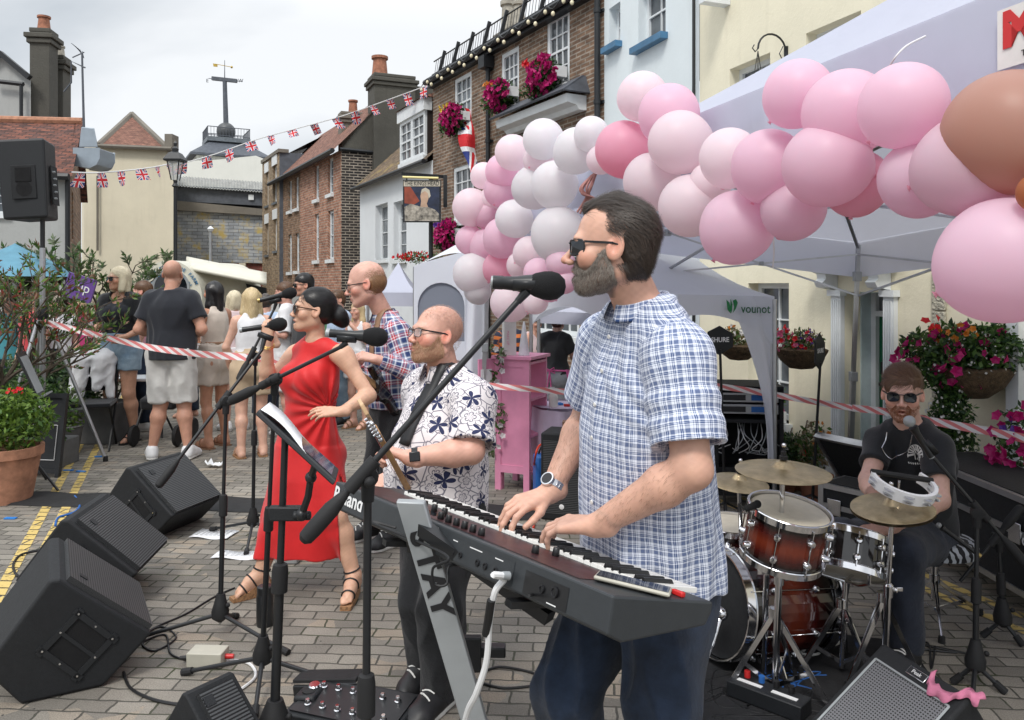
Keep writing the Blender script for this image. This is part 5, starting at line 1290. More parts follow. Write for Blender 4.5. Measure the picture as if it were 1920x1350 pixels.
def mic(lB,head,tail,r=.034,body=.014,name='microphone',foam=True,tip=None):
 h,t=V(head),V(tail);d=(t-h).normalized();rT=tH(name,lB,'microphone',(t.x,t.y,t.z));L=(t-h).length
 b=MB()
 if foam:b.lA([(.001,-r*1.02),(r*.5,-r*.92),(r*.88,-r*.5),(r,0),(r*.97,r*.5),(r*.8,r*1.1),(r*.62,r*1.45)],h,d,24)
 else:b.ball(h,r,16,12)
 b.bU('windscreen','foam' if foam else 'grey_metal',rT)
 b=MB();b.lA([(body*1.5,r*1.2),(body*1.35,r*1.7),(body*1.05,r*2.4),(body*.95,L*.82),(body*1.0,L*.83),(body*1.0,L)],h,d,20);b.bU('body','stand_black',rT)
 if tip:b=MB();b.lA([(body*1.02,L*.93),(body*1.06,L*.94),(body*1.06,L*1.0),(body*.7,L*1.01)],h,d,20);b.bU('end_cap',tip,rT)
 else:b=MB();b.lA([(body*.9,L),(body*.9,L*1.03),(body*.5,L*1.04)],h,d,16);b.bU('end_cap','grey_metal',rT)
 return rT
def tS(lB,base,top,legs,boom=None,hub=.12,r=.011,clip=None,gR='microphone stands',name='microphone_stand',legr=.0095,cat='microphone stand'):
 """base: ground point, top: clutch point; legs: ground points of the feet; boom: (rear end, front end)"""
 B,T=V(base),V(top);rT=tH(name,lB,cat,(B.x,B.y,0),gR);d=(T-B).normalized();H=B+d*(hub/d.z)
 b=MB();b.cone(B+d*.06,B+(T-B)*.55,r*1.05,r*1.05,12);b.bU('lower_tube','stand_black',rT);b=MB();b.cone(B+(T-B)*.5,T,r*.78,r*.78,12);b.bU('upper_tube','stand_black',rT)
 c=B+(T-B)*.55;b=MB();b.lA([(r*1.1,-.05),(r*1.75,-.045),(r*1.75,.03),(r*1.5,.05),(r*.8,.055)],c,d,16);b.bU('height_clutch','rubber_foot',rT)
 b=MB();b.lA([(r*1.6,-.055),(r*3.4,-.04),(r*3.6,-.01),(r*2.6,.03),(r*1.7,.07)],H,d,16);b.bU('hub','rubber_foot',rT)
 b=MB();k_=H+V((r*3.5,-r,.02));b.cone(H,k_,.005,.005,6);b.ball(k_,.011,8,6);b.bU('hub_knob','rubber_foot',rT)
 for f in legs:
  f=V(f);s=H+(f-H).normalized()*r*2.5-V((0,0,.02));f2=V((f.x,f.y,.014));b=MB();b.cone(s,f2,legr,legr*.9,10);lg=b.bU('leg','stand_black',rT)
  b=MB();e=(f2-s).normalized();b.cone(f2-e*.035,f2+e*.012,legr*1.5,legr*1.7,10);b.bU('rubber_foot','rubber_foot',lg)
 if boom:
  r0,r1=V(boom[0]),V(boom[1]);e=(r1-r0).normalized();b=MB();b.cone(r0,r1,.0085,.0075,12);b.bU('boom','stand_black',rT)
  b=MB();b.lA([(.009,-.005),(.018,.005),(.02,.03),(.02,.09),(.012,.13),(.009,.14)],r0,e,16);b.bU('counterweight','rubber_foot',rT)
  q=r0+e*((T-r0).dot(e));b=MB();s_=e.cross(V((0,0,1))).normalized();b.lA([(.012,-.018),(.024,-.016),(.026,0),(.024,.016),(.012,.018)],T,s_,16);b.cone(q-e*.045,q+e*.045,.0165,.0165,12);b.cone(T-d*.06,T,.015,.018,12);b.bU('boom_clutch','rubber_foot',rT)
  b=MB();b.cone(T,T+s_*.05,.006,.006,8);b.ball(T+s_*.055,.014,8,6);b.bU('clutch_knob','rubber_foot',rT)
 if clip:
  a,c2,mdir=V(clip[0]),V(clip[1]),V(clip[2]).normalized();b=MB();b.cone(a,c2,.009,.012,10);s_=mdir.cross(V((0,0,1))).normalized();u_=s_.cross(mdir)
  n=12;vs=[]
  for i in range(n+1):
   t=math.pi*(.85+1.3*i/n);
   for L_ in(-.035,.035):vs.append(c2+u_*.018+mdir*L_+s_*math.cos(t-math.pi*.0)*.0185+u_*math.sin(t)*.0185)
  b.add(vs,[(2*i,2*i+1,2*i+3,2*i+2)for i in range(n)]);o=b.bU('mic_clip','stand_black',rT);m_=o.modifiers.new('s','SOLIDIFY');m_.thickness=.003
 return rT
mic('black microphone with foam ball held to the mouth of the singer in red',P(525,608,4.12),P(450,619,4.12),.036,.014,tip='grey_metal')
b0=G(412,1190);T=P(424,752,3.72);tS('tall boom stand before the singer, its weighted boom end hanging low',b0,T,[G(258,1202),G(537,1228),G(442,1160)],(P(296,912,3.55),P(492,655,3.85)),clip=(P(490,658,3.85),P(496,636,3.87),(-.9,0,.35)))
b0=G(474,1005);T=P(479,668,5.05);tS('thin black boom stand behind the singer holding the upper left microphone',b0,T,[G(398,996),G(462,1040),G(545,1018)],(P(447,712,4.95),P(514,580,5.1)),clip=(P(514,580,5.1),P(518,568,5.1),(.9,0,.25)))
mic('black microphone pointing at the singer from behind, with a gold end ring',P(546,549,5.1),P(484,564,5.1),.036,.015,tip='brass')
b0=G(490,1278);T=P(516,712,3.1);tS('boom microphone stand aimed at the guitarist in the floral shirt',b0,T,[G(347,1266),G(650,1290),G(478,1345)],(P(432,752,3.1),P(640,650,3.0)),hub=.13,clip=(P(638,651,3.0),P(650,642,3.0),(.97,0,-.06)))
mic('black microphone with foam ball in front of the guitarist',P(709,632,3.0),P(612,624,3.0),.037,.016,tip='grey_metal')
b0=V((P(683,0,1.9).x,1.9,0));T=P(690,893,1.9);sb=tS('large boom microphone stand in the foreground reaching up to the keyboard player',b0,T,[b0+V((.33,.05,0)),b0+V((-.22,.26,0)),b0+V((-.1,-.32,0))],(P(570,1012,1.82),P(975,560,1.94)),r=.0125,clip=(P(970,566,1.94),P(988,546,1.94),(1,0,-.02)))
mic('large black microphone with foam ball in front of the bearded keyboard player',P(1033,536,1.95),P(924,529,1.95),.036,.017)
b0=G(1828,1290);T=P(1832,962,3.25);tS('tall microphone stand beside the drummer with a long sloping boom',b0,T,[G(1790,1282),G(1880,1300),G(1822,1330)],(P(1925,1060,3.2),P(1748,856,3.3)),clip=(P(1748,856,3.3),P(1738,842,3.3),(-.7,0,.8)))
mic('silver-headed vocal microphone angled at the drummer',P(1705,790,3.3),P(1746,856,3.3),.024,.013,foam=False)
b0=G(1668+170,1185);tS('short microphone stand beside the flight case at the right',G(1882,1200),P(1872,1010,3.65),[G(1845,1195),G(1915,1212),G(1888,1175)],(P(1915,950,3.6),P(1800,1090,3.65)))
mic('small pencil microphone near the drum stool',P(1760,985,3.45),P(1838,1043,3.4),.012,.009,foam=False,tip='brass')
def tablet():
 B=G(514,1400);B=V((P(512,0,2.75).x,2.75,0));T=P(535,815,2.75);rT=tS('thick black pole stand carrying the clamped tablet and lyric sheets',B,T,[B+V((.3,.1,0)),B+V((-.2,.22,0)),B+V((-.1,-.28,0))],r=.016,name='music_stand',cat='music stand',gR='music holders')
 c=P(538,962,2.74);b=MB();b.box(c,(.12,.035,.05));b.cone(c+V((.03,-.03,0)),c+V((.09,-.03,0)),.016,.016);b.bU('clamp','speaker_plastic',rT,bV=.006)
 p=[P(566,965,2.7),P(578,930,2.68),P(583,895,2.66),P(592,870,2.62)];b=MB();b.tU(p,.012,8)
 b.ball(p[0],.022,10,8);b.ball(p[2],.02,10,8);b.bU('jointed_arm','stand_black',rT)
 a,c=P(482,772,2.78),P(628,905,2.5);d=(c-a);s=V((-.045,.27,-.012));n=d.cross(s).normalized();n=n if n.z>0 else-n
 root2=tH('tablet','black tablet in a thick case with lyric sheets tilted toward the singer','tablet',(c.x,c.y,c.z));b=MB();b.box8([a-n*.012,c-n*.012,c+s*.7-n*.012,a+s*.7-n*.012,a+n*.008,c+n*.008,c+s*.7+n*.008,a+s*.7+n*.008]);b.bU('case','speaker_plastic',root2,bV=.005)
 b=MB();q=lambda u,v:a+d*u+s*.7*v+n*.0095;b.qU(q(.06,.06),q(.94,.06),q(.94,.94),q(.06,.94));b.bU('screen','lens_dark',root2,sM=0)
 root3=tag(MB_sheet(a+n*.014+d*.02,d*.62,s*.75,n,.02).bU('lyric_sheet','paper'),'white lyric sheet resting on the tilted tablet','paper');
 m_=root3.modifiers.new('s','SOLIDIFY');m_.thickness=.001
def MB_sheet(o,ex,ey,n,cU,k=8):
 b=MB();vs=[]
 for i in range(k+1):
  for j in range(3):vs.append(o+ex*(i/k)+ey*(j/2)+n*cU*math.sin(math.pi*i/k*1.3+j*.3)*.5)
 b.add(vs,[(3*i+j,3*i+j+1,3*i+j+4,3*i+j+3)for i in range(k)for j in range(2)]);return b
tablet()
def sP(p,n=8):
 p=[V(q)for q in p];out=[]
 for i in range(len(p)-1):
  a,b,c,d=p[max(i-1,0)],p[i],p[i+1],p[min(i+2,len(p)-1)]
  for k in range(n):
   t=k/n;out.append(.5*((2*b)+(c-a)*t+(2*a-5*b+4*c-d)*t*t+(3*b-a-3*c+d)*t*t*t))
 out.append(p[-1]);return out
def keyboard():
 A=P(1150,1117,1.574);Bq=P(630,902,2.497);l=(Bq-A);L=l.length;l=l/L;nh=V((-l.y,l.x,0)).normalized();nh=nh if nh.x>0 else-nh
 fr=V((.43,1.70,A.z-.062));dn=(fr-A);D=dn.length;dn=dn/D;up_=l.cross(dn).normalized();up_=up_ if up_.z>0 else-up_
 rT=tH('keyboard','long dark grey stage keyboard with its back panel facing the camera','keyboard',(A.x,A.y,A.z-.1));th=.082
 def W(s,d,h):return A+l*s+dn*d+up_*h
 vz=V((0,0,-1))
 b=MB();pr=[(0,0),(D,0),(D,-.022),(D-.012,-.05),(.04,-.090),(.0,-.076)];b.pR(pr,A,dn,up_,l,L);kb=b.bU('body','keys_body',rT,sM=0,bV=.005)
 b=MB();b.qU(W(.12,.02,.0012),W(L-.03,.02,.0012),W(L-.03,.155,.0012),W(.12,.155,.0012));b.bU('control_panel','keys_panel',rT,sM=0)
 nk=44;s0,s1=.075,L-.11;kw=(s1-s0)/nk
 wk=[];k0=None
 for i in range(nk):
  b=MB();c=W(s0+kw*(i+.5),.2365,.0035+(.0 if i%7 else .0));b.box(c,(kw-.0012,.135,.012),Matrix((l,dn,up_)).transposed())
  if k0 is None:k0=b.bU('white_key','key_white',rT,sM=0,bV=.0012);base=c
  else:
   o=k0.copy();COL.objects.link(o);o.parent=rT;o.location=c-base;RL[o.name]=RL[k0.name]
 k1=None
 for i in range(nk-1):
  if(nk-1-i)%7 in(2,6):continue
  c=W(s0+kw*(i+1),.212,.0125)
  if k1 is None:
   b=MB();q=[c+l*x+dn*y+up_*z for z,e in((-.006,0),(.006,.003))for x,y in((-.0055+e,-.043),(.0055-e,-.043),(.0055-e,.043-e*2),(-.0055+e,.043-e*2))];b.box8(q);k1=b.bU('black_key','key_black',rT,sM=0,bV=.001);base1=c
  else:o=k1.copy();COL.objects.link(o);o.parent=rT;o.location=c-base1;RL[o.name]=RL[k1.name]
 for i,(s,d)in enumerate([(.5+.036*k,.045)for k in range(6)]+[(.33,.13),(.34,.08),(.75,.1),(.8,.1),(.85,.1)]):
  b=MB();b.lA([(.0085,0),(.0095,.002),(.008,.018),(.0068,.0195),(.0005,.0195)],W(s,d,.001),up_,14);b.bU('knob','key_black',rT)
 b=MB();b.qU(W(.72,.05,.002),W(.86,.05,.002),W(.86,.09,.002),W(.72,.09,.002));b.bU('display','lens_dark',rT,sM=0)
 def Rr(s,h):return A+l*s+up_*h-dn*.0012
 rx=-l;M_=M4of(Rr(L-.13,-.044)-dn*.001,rx,up_);
 tX('Roland',.062,M4of(Rr(L-.10,-.036)-dn*.001,rx,up_),.001,bold=.0012,sx=1.05).bU('lettering','letter_white',rT,sM=0)
 tX('07',.07,M4of(Rr(.64,-.036)-dn*.001,rx,up_),.001,sx=.9).bU('lettering','letter_white',rT,sM=0)
 b=MB();q=[Rr(.12,-.07),Rr(.26,-.07),Rr(.26,-.02),Rr(.12,-.02)];b.qU(*q);b.bU('power_panel','key_black',rT,sM=0)
 b=MB();q=[Rr(.30,-.068),Rr(.74,-.068),Rr(.74,-.015),Rr(.30,-.015)];b.qU(*q);b.bU('socket_panel','keys_body',rT,sM=0)
 for s,h,r_ in[(.16,-.04,.012),(.2,-.045,.009),(.33,-.05,.008),(.36,-.05,.008),(.40,-.05,.008),(.43,-.05,.008),(.5,-.05,.007),(.53,-.05,.007),(.58,-.045,.007),(.62,-.045,.007),(.66,-.05,.009),(.7,-.05,.009)]:
  b=MB();b.lA([(r_,0),(r_,.004),(r_*.7,.004),(r_*.6,-.0),(.0005,.0)],Rr(s,h),-dn,14);b.bU('socket','letter_dark',rT)
 for s,h,w_ in((.34,-.024,.03),(.42,-.024,.05),(.52,-.024,.02),(.6,-.024,.04),(.68,-.024,.05),(.15,-.078+.01,.03)):
  b=MB();b.qU(Rr(s,h)-dn*.0006,Rr(s+w_,h)-dn*.0006,Rr(s+w_,h+.0025)-dn*.0006,Rr(s,h+.0025)-dn*.0006);b.bU('printed_legend','letter_white',rT,sM=0)
 b=MB();c=W(.10,.105,.008);ex=(P(1245,1120,1.7)-P(1100,1072,1.75)).normalized();ex=(ex-up_*ex.dot(up_)).normalized();ey=up_.cross(ex);b.box(W(.075,.12,.009),(.16,.078,.009),Matrix((ex,ey,up_)).transposed());ph=tH('phone','smartphone in a pale case lying on the right end of the keyboard','phone',W(.075,.12,.009));b.bU('case','beige_metal',ph,bV=.006,bseg=3)
 b=MB();cc=W(.075,.12,.0142);b.qU(cc-ex*.076-ey*.035,cc+ex*.076-ey*.035,cc+ex*.076+ey*.035,cc-ex*.076+ey*.035);b.bU('screen','lens_dark',ph,sM=0)
 b=MB();b.box(W(.03,.2,.006),(.03,.012,.012),Matrix((l,dn,up_)).transposed());b.bU('pitch_lever','red_plastic',rT,bV=.003)
 st=tH('keyboard_stand','grey metal column keyboard stand with bold black lettering','keyboard stand',(P(768,0,2.2).x+.3,2.25,0))
 t0,t1=P(742,941,2.03),P(796,943,2.03);ft=P(863,1350,2.06);f1=P(911,1350,2.06);k_=(t0.z-.03)/(t0.z-ft.z);b0,b1=t0+(ft-t0)*k_,t1+(f1-t1)*k_;nn=(t1-t0).cross(b0-t0).normalized();nn=nn if nn.y<0 else-nn
 b=MB();b.box8([b0,b1,b1-nn*.03,b0-nn*.03,t0,t1,t1-nn*.03,t0-nn*.03]);b.bU('column','grey_metal',st,bV=.004)
 d_=(b0-t0).normalized();
 for i,ch in enumerate('STAY'):tX(ch,.075,M4of(t0.lerp(t1,.5)+d_*(.095+.062*i)+nn*.002,-(nn.cross(d_)).normalized()*-1 if False else d_,(nn.cross(d_)).normalized()),.002,bold=.003,sx=1.15).bU('lettering','letter_dark',st,sM=0)
 m2=V((.30,.12,0));b=MB();c0,c1=t0+V((.30,-.14,0)),t1+V((.30,-.14,0))
 b=MB();b.bE((t0+t1)/2-nn*.04-V((0,0,.06)),W(.3,.12,-.13),.04,.03);b.bE((t0+t1)/2-nn*.04-V((0,0,.06)),W(L-.3,.12,-.12),.04,.03);b.bU('cross_bar','stand_black',st,sM=0)
 for s in(.3,.85):b=MB();b.bE(W(s,-.0,-.105),W(s,.28,-.085),.03,.016);b.bU('support_arm','stand_black',st,sM=0)
 cb=(b0+b1)/2;b=MB();b.bE(cb+V((-.05,-.3,-.0)),cb+V((.05,.42,-.0)),.06,.03);b.bE(cb+V((0,0,.0)),cb+V((.45,.2,-.0)),.06,.03);b.bU('foot_bar','stand_black',st,sM=0)
 br=P(880,1225,2.3);b=MB();b.box(br,(.07,.03,.1));b.box(br+V((.06,.02,.0)),(.09,.04,.03));b.bU('bracket','stand_black',st,bV=.004)
 c=[Rr(.30,-.045)-dn*.02,Rr(.30,-.045)-dn*.05-up_*.0,P(945,1085,1.8),P(928,1110,1.8),P(918,1165,1.82),P(912,1240,1.83),P(893,1300,1.85),P(872,1352,1.9),P(850,1500,2.0)]
 b=MB();b.tU(sP(c),.0075,8);o=b.bU('cable','cable_white');tag(o,'thick white audio cable dropping from the back of the keyboard','cable')
 b=MB();p_=sP(c);b.cone(p_[0]+dn*.01,p_[2],.010,.009,12);ca=b.bU('plug','grey_metal',o)
 b=MB();b.tU([P(921,1125,1.8),P(915,1165,1.815),P(911,1190,1.825)],.0095,8);b.bU('tape_wrap','cable_black',o)
 c=[Rr(.78,-.05)-dn*.015,Rr(.82,-.05)-dn*.06,P(835,1040,1.95),P(812,1065,1.95),P(815,1095,1.95),P(838,1095,1.95),P(845,1060,1.98),P(900,1070,2.0),P(960,1095,1.9),P(1000,1110,1.8),Rr(.2,-.06)-dn*.03]
 b=MB();b.tU(sP(c),.0035,6);tag(b.bU('cable','cable_black'),'thin black cable looped behind the keyboard beside the column stand','cable')
keyboard()
def cA(lB,pts,mt='cable_black',r=.0045,z=None):
 q=[G(x,y,r+.001)if len((x,y))and h is None else P(x,y,h)for x,y,h in[(a+(None,))[:3]for a in pts]];b=MB();b.tU(sP(q),r,6);return tag(b.bU('cable',mt),lB,'cable','cables lying on the paving')
cA('black cable running from the wedge monitors toward the sandals',[(262,1192),(300,1172),(350,1150),(400,1120),(440,1102)]);cA('black cable coiled beside the foot of the front boom stand',[(255,1200),(300,1175),(330,1195),(290,1220),(268,1205),(310,1190),(320,1225),(352,1238)])
cA('black cable curving under the nearest wedge monitor',[(232,1260),(245,1290),(290,1312),(360,1325),(430,1340),(470,1352)],r=.006);cA('white cable from the small beige box to the front stand',[(415,1243),(440,1238),(470,1246),(478,1270),(440,1300),(395,1330)],'cable_white',.006)
cA('blue cable beside the yellow lines behind the wedges',[(140,930),(150,945),(140,960),(110,970),(104,985)],'cable_blue',.008);cA('black cable loop at the left of the middle wedge',[(80,1030),(40,1040),(25,1060),(35,1080),(60,1070)],r=.007)
cA('black cable lying behind the column stand',[(905,1260),(940,1250),(1000,1262),(1020,1280),(950,1290),(900,1280)],r=.005);cA('coiled black cable between the legs of the keyboard player',[(1140,1210),(1165,1225),(1160,1245),(1140,1238),(1145,1218),(1170,1222),(1180,1250)])
rr=random.Random(4)
for k,(cx,cy,w_,h_,mt,lab)in enumerate([(1400,1290,90,40,'cable_black','tangled black cable at the left of the drum carpet'),(1440,1320,110,30,'cable_black','tangled black cable by the stage box'),(1360,1310,50,30,'cable_black','loose black cable beside the keyboard player'),(1490,1285,60,30,'cable_blue','blue cable looping over the stage box'),(1560,1320,60,25,'cable_black','black cable at the foot of the cymbal stand'),(1760,1230,60,25,'cable_black','black cable behind the small amplifier'),(1450,1345,120,12,'cable_black','black cable along the bottom edge by the drum carpet')]):
 cA(lab,[(cx+w_*(rr.random()*2-1),cy+h_*(rr.random()*2-1))for _ in range(9)],mt,.0045)
b=MB();c=G(385,1252);b.box(c+V((0,.03,.035)),(.15,.09,.06),Matrix.Rotation(-.05,3,'Z'));o=b.bU('audio_box','beige_metal',bV=.004);tag(o,'small beige metal junction box on the paving','audio box')
b=MB();b.cone(c+V((.075,.03,.035)),c+V((.11,.03,.035)),.011,.01);b.bU('plug','red_plastic',o);b=MB();b.cone(c+V((-.075,.03,.03)),c+V((-.12,.03,.028)),.011,.008);b.bU('plug','cable_black',o)
t_=tX('DI',.03,M4of(c+V((0,-.005,.0665)),(1,0,0),(0,1,0)),.001)if False else None
def sheet(px,py,w_,h_,rot,lB,mt='paper',name='paper'):
 c=G(px,py);b=MB();M3=Matrix.Rotation(rot,3,'Z');vs=[];n=8
 for i in range(n+1):
  for j in range(3):vs.append(c+M3@V(((i/n-.5)*w_,(j/2-.5)*h_,.006+.006*math.sin(i*.9+j))))
 b.add(vs,[(3*i+j,3*i+3+j,3*i+4+j,3*i+j+1)for i in range(n)for j in range(2)]);o=tag(b.bU(name,mt),lB,name);m_=o.modifiers.new('s','SOLIDIFY');m_.thickness=.001
 if w_>.25:
  b=MB();r_=random.Random(int(px))
  for j in range(6):
   for i in range(7):
    x=-.42+.12*i+r_.random()*.03;y=.36-.13*j;p=c+M3@V((x*w_,y*h_,.0145));b.qU(*[p+M3@V(q)for q in((0,0,0),(.07*w_,0,0),(.07*w_,.03*h_,0),(0,.03*h_,0))])
  b.bU('handwriting','letter_dark',o,sM=0)
 return o
sheet(402,1003,.26,.17,-.15,'blank white paper sheet under the foot of the thin stand');sheet(450,1042,.30,.14,-.1,'white set list sheet lying at the hem of the red dress')
c=G(402,876);b=MB();r_=np.random.default_rng(3);g_=r_.normal(size=(7,4))*.02;vs=[]
for i in range(7):
 for j in range(4):vs.append(c+V((-.07+i*.024,-.04+j*.025,.02+abs(g_[i,j]))))
b.add(vs,[(4*i+j,4*i+4+j,4*i+5+j,4*i+j+1)for i in range(6)for j in range(3)]);o=b.bU('tissue','paper');tag(o,'crumpled white tissue on the paving','tissue');m_=o.modifiers.new('s','SOLIDIFY');m_.thickness=.002
b=MB();c=G(497,1172);b.lA([(.038,0),(.04,.01),(.04,.14),(.036,.15),(.037,.155),(.037,.185),(.03,.19)],c,n=20);o=b.bU('tumbler','stand_black');tag(o,'black lidded drinks tumbler standing on the paving behind the stands','tumbler')
b=MB();c=G(537,1058);b.box(c+V((0,.04,.03)),(.13,.09,.055));o=b.bU('power_supply','grey_metal',bV=.005);tag(o,'small silver box on the paving just under the red dress','box')
for(x,y,r_)in((448,855,.3),(478,856,-.4),(22,973,.1),(125,885,.5),(152,882,-.3)):pass
for k,(x,y,rz)in enumerate(((186,857,.2),(128,883,.1),(152,885,-.2),(20,973,0))):
 b=MB();b.box(G(x,y)+V((0,0,.006)),(.08,.03,.008),Matrix.Rotation(rz,3,'Z'));tag(b.bU('tape_scrap','blue_tape',sM=0),['blue scrap of tape nearest the silver stand foot','blue scrap of tape left of the yellow lines','blue scrap of tape between the yellow lines','blue scrap of tape alone below the terracotta pot'][k],'tape scrap','blue tape scraps')
def pedals():
 c=G(665,1345);rT=tH('pedalboard','guitar pedalboard with silver footswitches at the bottom edge','pedalboard',c);M3=Matrix.Rotation(-.35,3,'Z')@Matrix.Rotation(.12,3,'X')
 def W(x,y,z):return c+M3@V((x,y,z+.03))
 b=MB();b.box(W(0,0,0),(.46,.25,.05),M3);b.bU('case','speaker_plastic',rT,bV=.008);b=MB();b.box(W(0,0,.028),(.42,.21,.006),M3);b.bU('top_plate','stand_black',rT,sM=0)
 for i in range(6):
  for j in range(2):
   b=MB();b.lA([(.013,0),(.013,.006),(.009,.008),(.009,.02),(.007,.023),(.0005,.023)],W(-.16+.064*i,-.06+.11*j,.03),M3@V((0,0,1)),14);b.bU('footswitch','chrome',rT)
 b=MB();b.lA([(.024,0),(.024,.016),(.02,.02),(.0005,.02)],W(-.19,.03,.031),M3@V((0,0,1)),20);b.bU('volume_knob','chrome',rT)
 c2=G(612,1300);rT=tH('pedal','black expression pedal with a silver rim behind the pedalboard','pedal',c2);M3=Matrix.Rotation(-.22,3,'Z')@Matrix.Rotation(-.12,3,'Y');b=MB();b.box(c2+V((0,0,.03)),(.24,.1,.05),M3);b.bU('base','speaker_plastic',rT,bV=.006);b=MB();b.box(c2+V((0.01,0,.07)),(.27,.09,.014),M3);b.bU('treadle','rubber',rT,bV=.004)
 b=MB();b.box(c2+V((0.01,0,.062)),(.275,.096,.006),M3);b.bU('rim','chrome',rT,sM=0)
 c3=G(580,1330);b=MB();b.box(c3+V((0,0,.035)),(.09,.09,.07),M3);o=b.bU('pedal','speaker_plastic',bV=.012);tag(o,'small square black pedal left of the pedalboard','pedal');b=MB();b.lA([(.026,0),(.026,.004),(.022,.006),(.0005,.006)],c3+V((0,0,.07)),n=18);b.bU('button','rubber',o)
pedals()
def burst_mat():
 m,t=nM('drum_lacquer');s=t.n('SeparateXYZ',i0=t.n('TexCoord').outputs['UV']);n=t.noise(t.mapv(t.uv(),(60,1.5,1)),1,4)
 f=t.m('ABSOLUTE',t.m('SUBTRACT',s.outputs[1],.5));c=t.ramp(t.m('ADD',f,t.m('MULTIPLY',n,.12)),[(.1,(.15,.024,.010)),(.28,(.06,.008,.006)),(.45,(.006,.003,.003))])
 t.bsdf(c,.12,0,None,Coat__Weight=.6,Coat__Roughness=.05)
burst_mat();mat('drum_head',(.68,.62,.5),.5,var=.12,vs=9,bump=.2);mat('cymbal',(.5,.4,.24),.3,.85,var=.2,vs=20,bump=.3,bs=120);mat('drum_black',(.012,.01,.01),.12,var=0,bump=0,Coat__Weight=.5);mat('wood_stick',(.55,.32,.14),.5,var=.15,vs=30)
def uvcyl(b,c,ax,r,h,n=40):
 M3=frame(ax);c=V(c)
 for k in range(n):
  q=[]
  for i,z in((k,0),(k+1,0),(k+1,h),(k,h)):t=2*math.pi*i/n;q.append(c+M3@V((math.cos(t)*r,math.sin(t)*r,z)))
  b.qU(*q,[(k/n,0),((k+1)/n,0),((k+1)/n,1),(k/n,1)])
def drum(lB,bottom,top,r,shell='drum_lacquer',lugs=8,name='drum',headm='drum_head',hooph=.018,both=True,cat='drum'):
 bt,tp=V(bottom),V(top);ax=(tp-bt);h=ax.length;ax.normalize();rT=tH(name,lB,cat,(bt.x,bt.y,bt.z),'drum kit');M3=frame(ax)
 b=MB();uvcyl(b,bt,ax,r,h);b.bU('shell',shell,rT,sM=60)
 for z,nm,s in((h,'batter_head',1),(0,'bottom_head',-1)):
  b=MB();b.lA([(r*1.0,-.004*s),(r*1.0,.002*s),(r*.97,.006*s),(.001,.004*s)],bt+ax*z,ax,40,False);b.bU(nm,headm,rT)
  b=MB();b.lA([(r*1.02,-hooph*.7),(r*1.05,-hooph*.7),(r*1.05,hooph*.6),(r*1.075,hooph*.7),(r*1.06,hooph*.85),(r*1.01,hooph*.8),(r*1.01,-hooph*.7)],bt+ax*(z+.003*s),ax,40,False);b.bU('hoop','chrome',rT)
 for k in range(lugs):
  t=2*math.pi*(k+.3)/lugs;d=M3@V((math.cos(t),math.sin(t),0));s_=ax.cross(d)
  b=MB();c=bt+ax*(h*.5)+d*r
  if h>.12:
   for e in(.24,-.24):b.lA([(.0005,.024),(.010,.022),(.014,.014),(.015,.0)],c+ax*h*e,d,14)
  else:b.lA([(.0005,.016),(.008,.015),(.011,.008),(.012,.0)],c,d,12)
  b.cone(c+ax*(h*.5)+d*.012,c-ax*(h*.5)+d*.012,.0028,.0028,6);b.bU('lug','chrome',rT)
 return rT
def cT(rT,base,H,feet,spread=.5,r=.012,mt='chrome'):
 """double braced legs on a vertical tube base->H"""
 B=V(base)
 for f in feet:
  f=V(f);t1=V((B.x,B.y,H));side=(f-B).cross(V((0,0,1))).normalized()*.008;mid=V((B.x,B.y,.05));k=t1.lerp(f,.62)
  b=MB();b.bE(t1+side,f+V((0,0,.015)),.006,.018);b.bE(t1-side,f+V((0,0,.015)),.006,.018);b.bE(mid,k,.006,.016);lg=b.bU('leg',mt,rT,sM=0);b=MB();b.cone(f+V((0,0,.03)),f,.014,.016,10);b.bU('rubber_foot','rubber_foot',lg)
 b=MB();b.lA([(r*1.3,-.02),(r*2.0,-.018),(r*2.0,.018),(r*1.3,.02)],(B.x,B.y,H),n=14);b.bU('collar',mt,rT)
def wing(rT,c,s=.02):
 b=MB();b.ball(c,(s*.5,s*.5,s*.6),8,6);b.box(V(c)+V((s*.8,0,s*.2)),(s*1.2,s*.25,s*.8));b.box(V(c)+V((-s*.8,0,s*.2)),(s*1.2,s*.25,s*.8));b.bU('wing_nut','chrome',rT,bV=.002)
